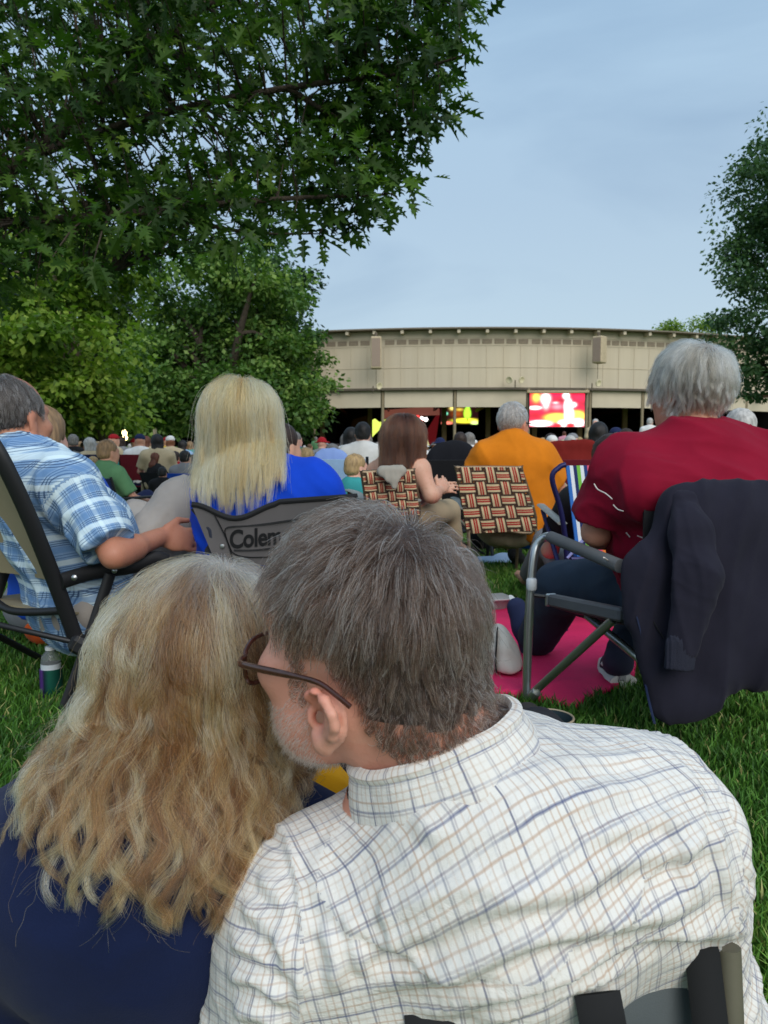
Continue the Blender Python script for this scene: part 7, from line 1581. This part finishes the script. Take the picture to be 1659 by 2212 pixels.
# ---- the rest of the crowd
def crowd():
    g = np.random.default_rng(23); zones = [(-60, 235, 'left of the green man'), (235, 420, 'by the light pole'), (420, 640, 'beyond the blonde woman'), (640, 830, 'left of the long-haired girl'), (830, 1030, 'between girl and orange man'), (1030, 1290, 'below the video screen'), (1290, 1720, 'right of the screen')]
    used = set(); rows = [8.2, 9.6, 11.2, 12.8, 14.6, 16.6, 19, 21.5, 24.5, 28, 32, 36, 41]; nm = 0
    for ri, d in enumerate(rows):
        step = .80 if d < 20 else 1.0; x = P(-40, 982, d).x + g.random() * step; end = P(1700, 982, d).x
        while x < end:
            xx = x + g.normal() * .12; dd = d + g.normal() * .3; x += step * (1 + .5 * g.random()) * (1.0 if d < 24 else 1.25)
            px = CX + xx / dd * F
            if 420 < px < 620 and d < 30: continue
            if d < 10 and not (620 < px < 830 or px > 1290) : continue
            if px > 1290 and d > 24: continue
            if g.random() < .12: continue
            zn = next(z[2] for z in zones if px <= z[1] or z is zones[-1])
            for _ in range(60):
                k = g.choice(['short', 'short', 'bob', 'long', 'cap', 'hat']); sh = g.choice(list(SHC) + ['white', 'light blue', 'beige', 'pink', 'white', 'lavender']); hr = g.choice(list(HAIRC)) if k not in ('cap', 'hat') else g.choice(['white', 'navy', 'beige', 'black', 'red', 'grey'])
                if (k, sh, hr, zn) not in used: break
            used.add((k, sh, hr, zn)); what = {'short': f'short {hr} hair', 'bob': f'bobbed {hr} hair', 'long': f'long {hr} hair', 'cap': f'a {hr} cap', 'hat': f'a brimmed {hr} hat'}[k]
            s = .9 + .16 * g.random() + .006 * (d - 8); crowd_person(k, (xx, dd, 0), g.normal() * .45, hr, sh, int(g.choice([0, 1, 2, 2, 3])), f'seated person with {what} and {sh} shirt, {zn}', s, 'people seated in the crowd', g.choice(['grey', 'navy', 'black', 'beige']), ('body', 'shirt', 'trousers', 'hair', 'hat') if d < 17 else ('body', 'shirt', 'hair', 'hat'))
            nm += 1
            if g.random() < .75 and d < 30:
                cc = g.choice(['navy', 'royal blue', 'black', 'grey', 'red', 'green', 'maroon', 'teal', 'light blue']); crowd_chair((xx, dd, 0), 0, cc, f'{cc} camp chair under {hr.replace(" ", "-")} {k + " hair" if k not in ("cap", "hat") else k} and {sh.replace(" ", "-")} shirt, {zn}'.replace('light blue camp', 'light-blue camp').replace('royal blue camp', 'royal-blue camp'), 1.0)
    print('crowd', nm)
crowd()
# ------------------------------------------------------------------ things on the grass
def blanket():
    m = mat('blanket_pink', rgb(226, 40, 98), .8, var=.08, vscale=10, bump=.3, bscale=90, bdist=.01); pl = np.array([(p.x, p.y) for p in BLANKET]); lo, hi = pl.min(0), pl.max(0); n = 90; vs = []; ix = {}; fs = []
    for i in range(n + 1):
        for j in range(n + 1): ix[i, j] = len(vs); vs.append((lo[0] + (hi[0] - lo[0]) * i / n, lo[1] + (hi[1] - lo[1]) * j / n, 0))
    v = np.array(vs, np.float32); ins = inpoly(v[:, :2], [tuple(p) for p in pl]); w = v * 1.0; z = .020 + .018 * folds(w, 7, (.8, .5, 0), 1.8, .2) + .006 * wav(w, 8, 3); v[:, 2] = np.maximum(z, .008)
    for i in range(n):
        for j in range(n):
            q = (ix[i, j], ix[i + 1, j], ix[i + 1, j + 1], ix[i, j + 1])
            if all(ins[k] for k in q): fs.append(q)
    f = np.array(fs); v, f = compact(v, f); v2 = v.copy(); v2[:, 2] = .002; e = {}
    for q in f:
        for k in range(4):
            a, b = q[k], q[(k + 1) % 4]; e[(a, b)] = 1
    rim = [(a, b) for (a, b) in e if (b, a) not in e]; nn = len(v)
    o = mesh_np('picnic_blanket', np.concatenate([v, v2]), np.concatenate([f, f[:, ::-1] + nn, np.array([(b, a, a + nn, b + nn) for a, b in rim])]), m); tag(o, 'bright pink picnic blanket on the grass under the aluminium chair', 'blanket')
blanket()
def tote():
    b = empty('tote_bag', tuple(G(1095, 1450)), 'white tote bag with black stripe lying on the pink blanket', 'bag'); S = SD(); S.ell(P(1078, 1405, 2.52), (.05, .13, .085), None, .01); S.ell(P(1090, 1430, 2.50), (.055, .13, .05), None, .04); S.plane((0, 0, .03), (0, 0, -1)); mk(S, .008, 'body', mat('canvas_white', rgb(206, 198, 186), .85, bump=.3, bscale=200), b, lambda v: .004 * wav(v, 4, 9))
    t = MB(); S2 = SD(); S2.merge(S); S2.fn(lambda p, d: d - .004); t.tube([p for p in on(S2, [(1074, 1360), (1072, 1395), (1070, 1430), (1072, 1450)], 2.2, 2.8)], [(.014, .003)] * 4, 8, smooth=3, flat=(1, 0, 0)); t.build('stripe', mat('strap_black', rgb(24, 24, 26), .8), b, True)
    k = MB(); k.tube([P(1064, 1456, 2.46), P(1100, 1458, 2.44), P(1122, 1448, 2.46)], .012, 8, smooth=3); k.build('base_trim', mat('strap_black', rgb(24, 24, 26), .8), b, True)
tote()
def tub():
    p = G(1068, 1318); o = empty('food_container', tuple(p), 'clear plastic food container on the grass beside the pink blanket', 'container'); m, t, bb = base('plastic_clear'); bb.inputs['Base Color'].default_value = rgb(208, 212, 212); bb.inputs['Transmission Weight'].default_value = .6; bb.inputs['Roughness'].default_value = .2
    b = MB(); b.lathe(p + V((0, 0, .005)), [(.06, 0), (.075, .045), (.082, .05), (.082, .056), (.074, .056), (.058, .006)], 24); b.build('tub', m, o, True)
    b = MB(); b.box(p + V((-.01, -.02, .064)), (.17, .15, .008), Matrix.Rotation(.3, 3, 'Z'), .003); b.build('lid', mat('lid_grey', rgb(190, 190, 186), .3), o)
tub()
def bottle():
    p = G(112, 1502); o = empty('water_bottle', tuple(p), 'clear water bottle in a purple and green insulated sleeve standing on the grass', 'bottle'); d = p.y; k = d / F; h = (1502 - 1392) * k; r = 24 * k
    m, t, bb = base('koozie'); x = t.sep(t.coord())[0]; mr = t.n.new('ShaderNodeMapRange'); mr.inputs[1].default_value = p.x - r; mr.inputs[2].default_value = p.x + r; t.link(x, mr.inputs[0]); t.link(t.ramp(mr.outputs[0], [(.0, rgb(60, 30, 90)), (.25, rgb(96, 56, 140)), (.38, rgb(24, 44, 60)), (.6, rgb(14, 92, 74)), (1, rgb(12, 70, 60))]), bb.inputs['Base Color']); bb.inputs['Roughness'].default_value = .5; bb.inputs['Metallic'].default_value = .3
    b = MB(); b.lathe(p, [(r * .92, 0), (r, .01), (r, h * .55), (r * .94, h * .56), (r * .9, h * .5)], 24); b.build('sleeve', m, o, True)
    m2, t, b2 = base('bottle_plastic'); b2.inputs['Base Color'].default_value = (.9, .95, .95, 1); b2.inputs['Roughness'].default_value = .08; b2.inputs['Transmission Weight'].default_value = .85; b2.inputs['IOR'].default_value = 1.3
    b = MB(); b.lathe(p + V((0, 0, h * .5)), [(r * .86, 0), (r * .86, h * .22), (r * .8, h * .3), (r * .45, h * .40), (r * .4, h * .42), (r * .4, h * .44)], 20); b.build('bottle_body', m2, o, True)
    b = MB(); b.lathe(p + V((0, 0, h * .5)), [(r * .87, h * .02), (r * .87, h * .16)], 20); b.build('bottle_label', mat('label_white', rgb(206, 214, 218), .5), o, True)
    b = MB(); b.lathe(p + V((0, 0, h * .93)), [(r * .46, 0), (r * .46, h * .065), (r * .4, h * .07)], 18); b.build('cap', mat('cap_white', rgb(226, 228, 226), .4), o, True)
bottle()
def soft(name, parts, m, label, cat, h=.012, fold=.006):
    S = SD()
    for c, r in parts: S.ell(c, r, None, .05)
    S.plane((0, 0, .008), (0, 0, -1)); o, _, _ = mk(S, h, name, m, None, lambda v: fold * folds(v, 5, (.4, .6, .6), 5) + fold * wav(v, 6, 6), 1); return tag(o, label, cat)
g1 = G(92, 1400); soft('bag', [(g1 + V((0, .1, .06)), (.11, .12, .075)), (g1 + V((.07, .12, .04)), (.07, .09, .05))], tshirt('bag_orange', rgb(214, 92, 40)), 'orange cloth bag on the grass beneath the beige lawn chair', 'bag')
g1 = G(185, 1405); soft('cloth', [(g1 + V((0, .15, .0)), (.20, .16, .035)), (g1 + V((.12, .25, .03)), (.09, .09, .04))], tshirt('cloth_lilac', rgb(150, 146, 172)), 'lilac cloth lying on the grass right of the water bottle', 'cloth')
g1 = G(425, 1195); soft('cloth', [(g1, (.16, .16, .06)), (g1 + V((-.1, .1, .02)), (.1, .1, .05))], tshirt('cloth_azure', rgb(30, 110, 190)), 'bright blue cloth on the grass left of the camp chair', 'cloth')
g1 = G(1065, 1190); soft('backpack', [(g1 + V((0, .1, .10)), (.16, .12, .13)), (g1 + V((0.02, 0, .06)), (.12, .06, .08))], tshirt('pack_black', rgb(32, 32, 36)), 'black backpack under the large webbing chair', 'bag', .015)
g1 = G(1070, 1214); soft('cloth', [(g1, (.20, .12, .045)), (g1 + V((.12, .05, .0)), (.1, .1, .04))], tshirt('cloth_paleblue', rgb(170, 190, 214)), 'pale blue cloth on the grass under the large webbing chair', 'cloth')
b = MB(); p = G(1150, 1200); p.y += .25; o = empty('cooler', tuple(p), 'bright blue wheeled cooler box behind the legs of the man in orange', 'cooler'); b.box(p + V((0.05, .1, .17)), (.36, .26, .30), None, .03); b.build('box', mat('cooler_blue', rgb(24, 92, 176), .5), o); b = MB(); b.box(p + V((.05, .1, .345)), (.38, .28, .05), None, .02); b.build('lid', mat('cooler_lid', rgb(206, 212, 216), .5), o)
for dx in (-.1, .22):
    b = MB(); b.lathe(p + V((dx, -.06, .07)), [(.03, 0), (.07, .004), (.075, .015), (.075, .035), (.03, .04)], 18, (0, 1, 0)); b.build('wheel', mat('wheel_dark', rgb(44, 44, 46), .7), o, True)
def cup(x, y, lb):
    p = G(x, y); o = empty('paper_cup', tuple(p), lb, 'cup'); b = MB(); b.lathe(p, [(.028, 0), (.036, .09), (.038, .093), (.034, .093), (.026, .004)], 18); b.build('cup_body', mat('cup_white', rgb(226, 224, 220), .6), o, True)
p = G(1186, 1590); o = empty('serving_bowl', tuple(p), 'dark round bowl with a pale rim on the grass behind the checked shoulder', 'bowl'); b = MB(); b.lathe(p, [(.03, .004), (.055, .02), (.062, .05), (.058, .05), (.05, .022), (.02, .01)], 26); b.build('bowl_body', mat('bowl_dark', rgb(46, 60, 66), .35), o, True); b = MB(); b.tube([p + V((.061 * math.cos(a / 24 * 6.2832), .061 * math.sin(a / 24 * 6.2832), .05)) for a in range(25)], .003, 6); b.build('rim', mat('rim_tan', rgb(186, 168, 140), .5), o, True)
# yellow garment on the woman's lap and the chair of the man in front
def lap():
    S = SD(); c = P(684, 1715, .98); S.ell(c, (.036, .06, .055), None, .03); S.ell(P(646, 1765, .96), (.055, .06, .055), None, .04); S.ell(P(652, 1690, 1.0), (.035, .05, .05), None, .03); S.cone(P(650, 1640, 1.0), P(690, 1720, .97), .022, .03, .03); S.cone(P(700, 1715, .96), P(716, 1745, .95), .02, .012, .02); S.ell(P(660, 1800, .97), (.07, .06, .06), None, .04)
    o, _, _ = mk(S, .005, 'jacket', tshirt('jacket_yellow', rgb(232, 160, 24)), None, lambda v: .006 * folds(v, 4, (.5, .2, -.7), 11) + .004 * wav(v, 3, 12), 2); tag(o, 'crumpled yellow jacket in the lap of the blonde woman in front', 'jacket')
lap()
def fm_chair():
    ch = empty('camp_chair', (.16, .66, 0), 'dark grey camp chair with black straps under the man in the checked shirt', 'chair'); GR = mat('chair_slate', rgb(84, 90, 92), .85, bump=.3, bscale=600, bdist=.001); WB = mat('strap_black', rgb(24, 24, 26), .8)
    def bk(u, w): x = 760 + 760 * u; y = (2215 - 62 * u - 95 * u * u) + 420 * w; return P(x, y, .655 + .05 * math.sin(math.pi * u) * -.6 + .03 * u - .02 * w)
    b = MB(); b.sheet(bk, 40, 14, .006); o = b.build('backrest', GR, ch, True)
    b = MB(); b.tube([bk(i / 30, .0) for i in range(31)], .006, 8); b.build('top_hem', mat('chair_hem', rgb(70, 76, 78), .9), o, True)
    for x0, y0, x1, y1, wd in ((1290, 2145, 1322, 2320, .019), (930, 2185, 948, 2320, .022)):
        b = MB(); b.tube([P(x0, y0, .600), P((x0 + x1) / 2, (y0 + y1) / 2, .592), P(x1, y1, .60)], [(wd, .003)] * 3, 8, smooth=3, flat=(0, 1, 0)); b.build('strap', WB, ch, True)
    b = MB(); b.tube([P(1515, 2045, .66), P(1545, 2300, .64)], [(.016, .006)] * 2, 8, flat=(0, 1, 0)); b.build('strap', WB, ch, True)
    b = MB(); b.tube([P(1572, 2045, .67), P(1582, 2300, .655)], .0115, 12); b.build('back_post', mat('post_olive', rgb(104, 100, 84), .5, bump=.1), ch, True)
    b = MB(); b.tube([P(700, 2225, .67), P(720, 2400, .66)], .0115, 12); b.build('back_post', mat('post_olive', None), ch, True)
    b = MB(); b.sheet(lambda u, w: V((-.05 + .42 * u, .62 + .45 * w, .06 - .02 * math.sin(math.pi * u))), 10, 8, .01); b.build('seat', GR, ch, True)
fm_chair()
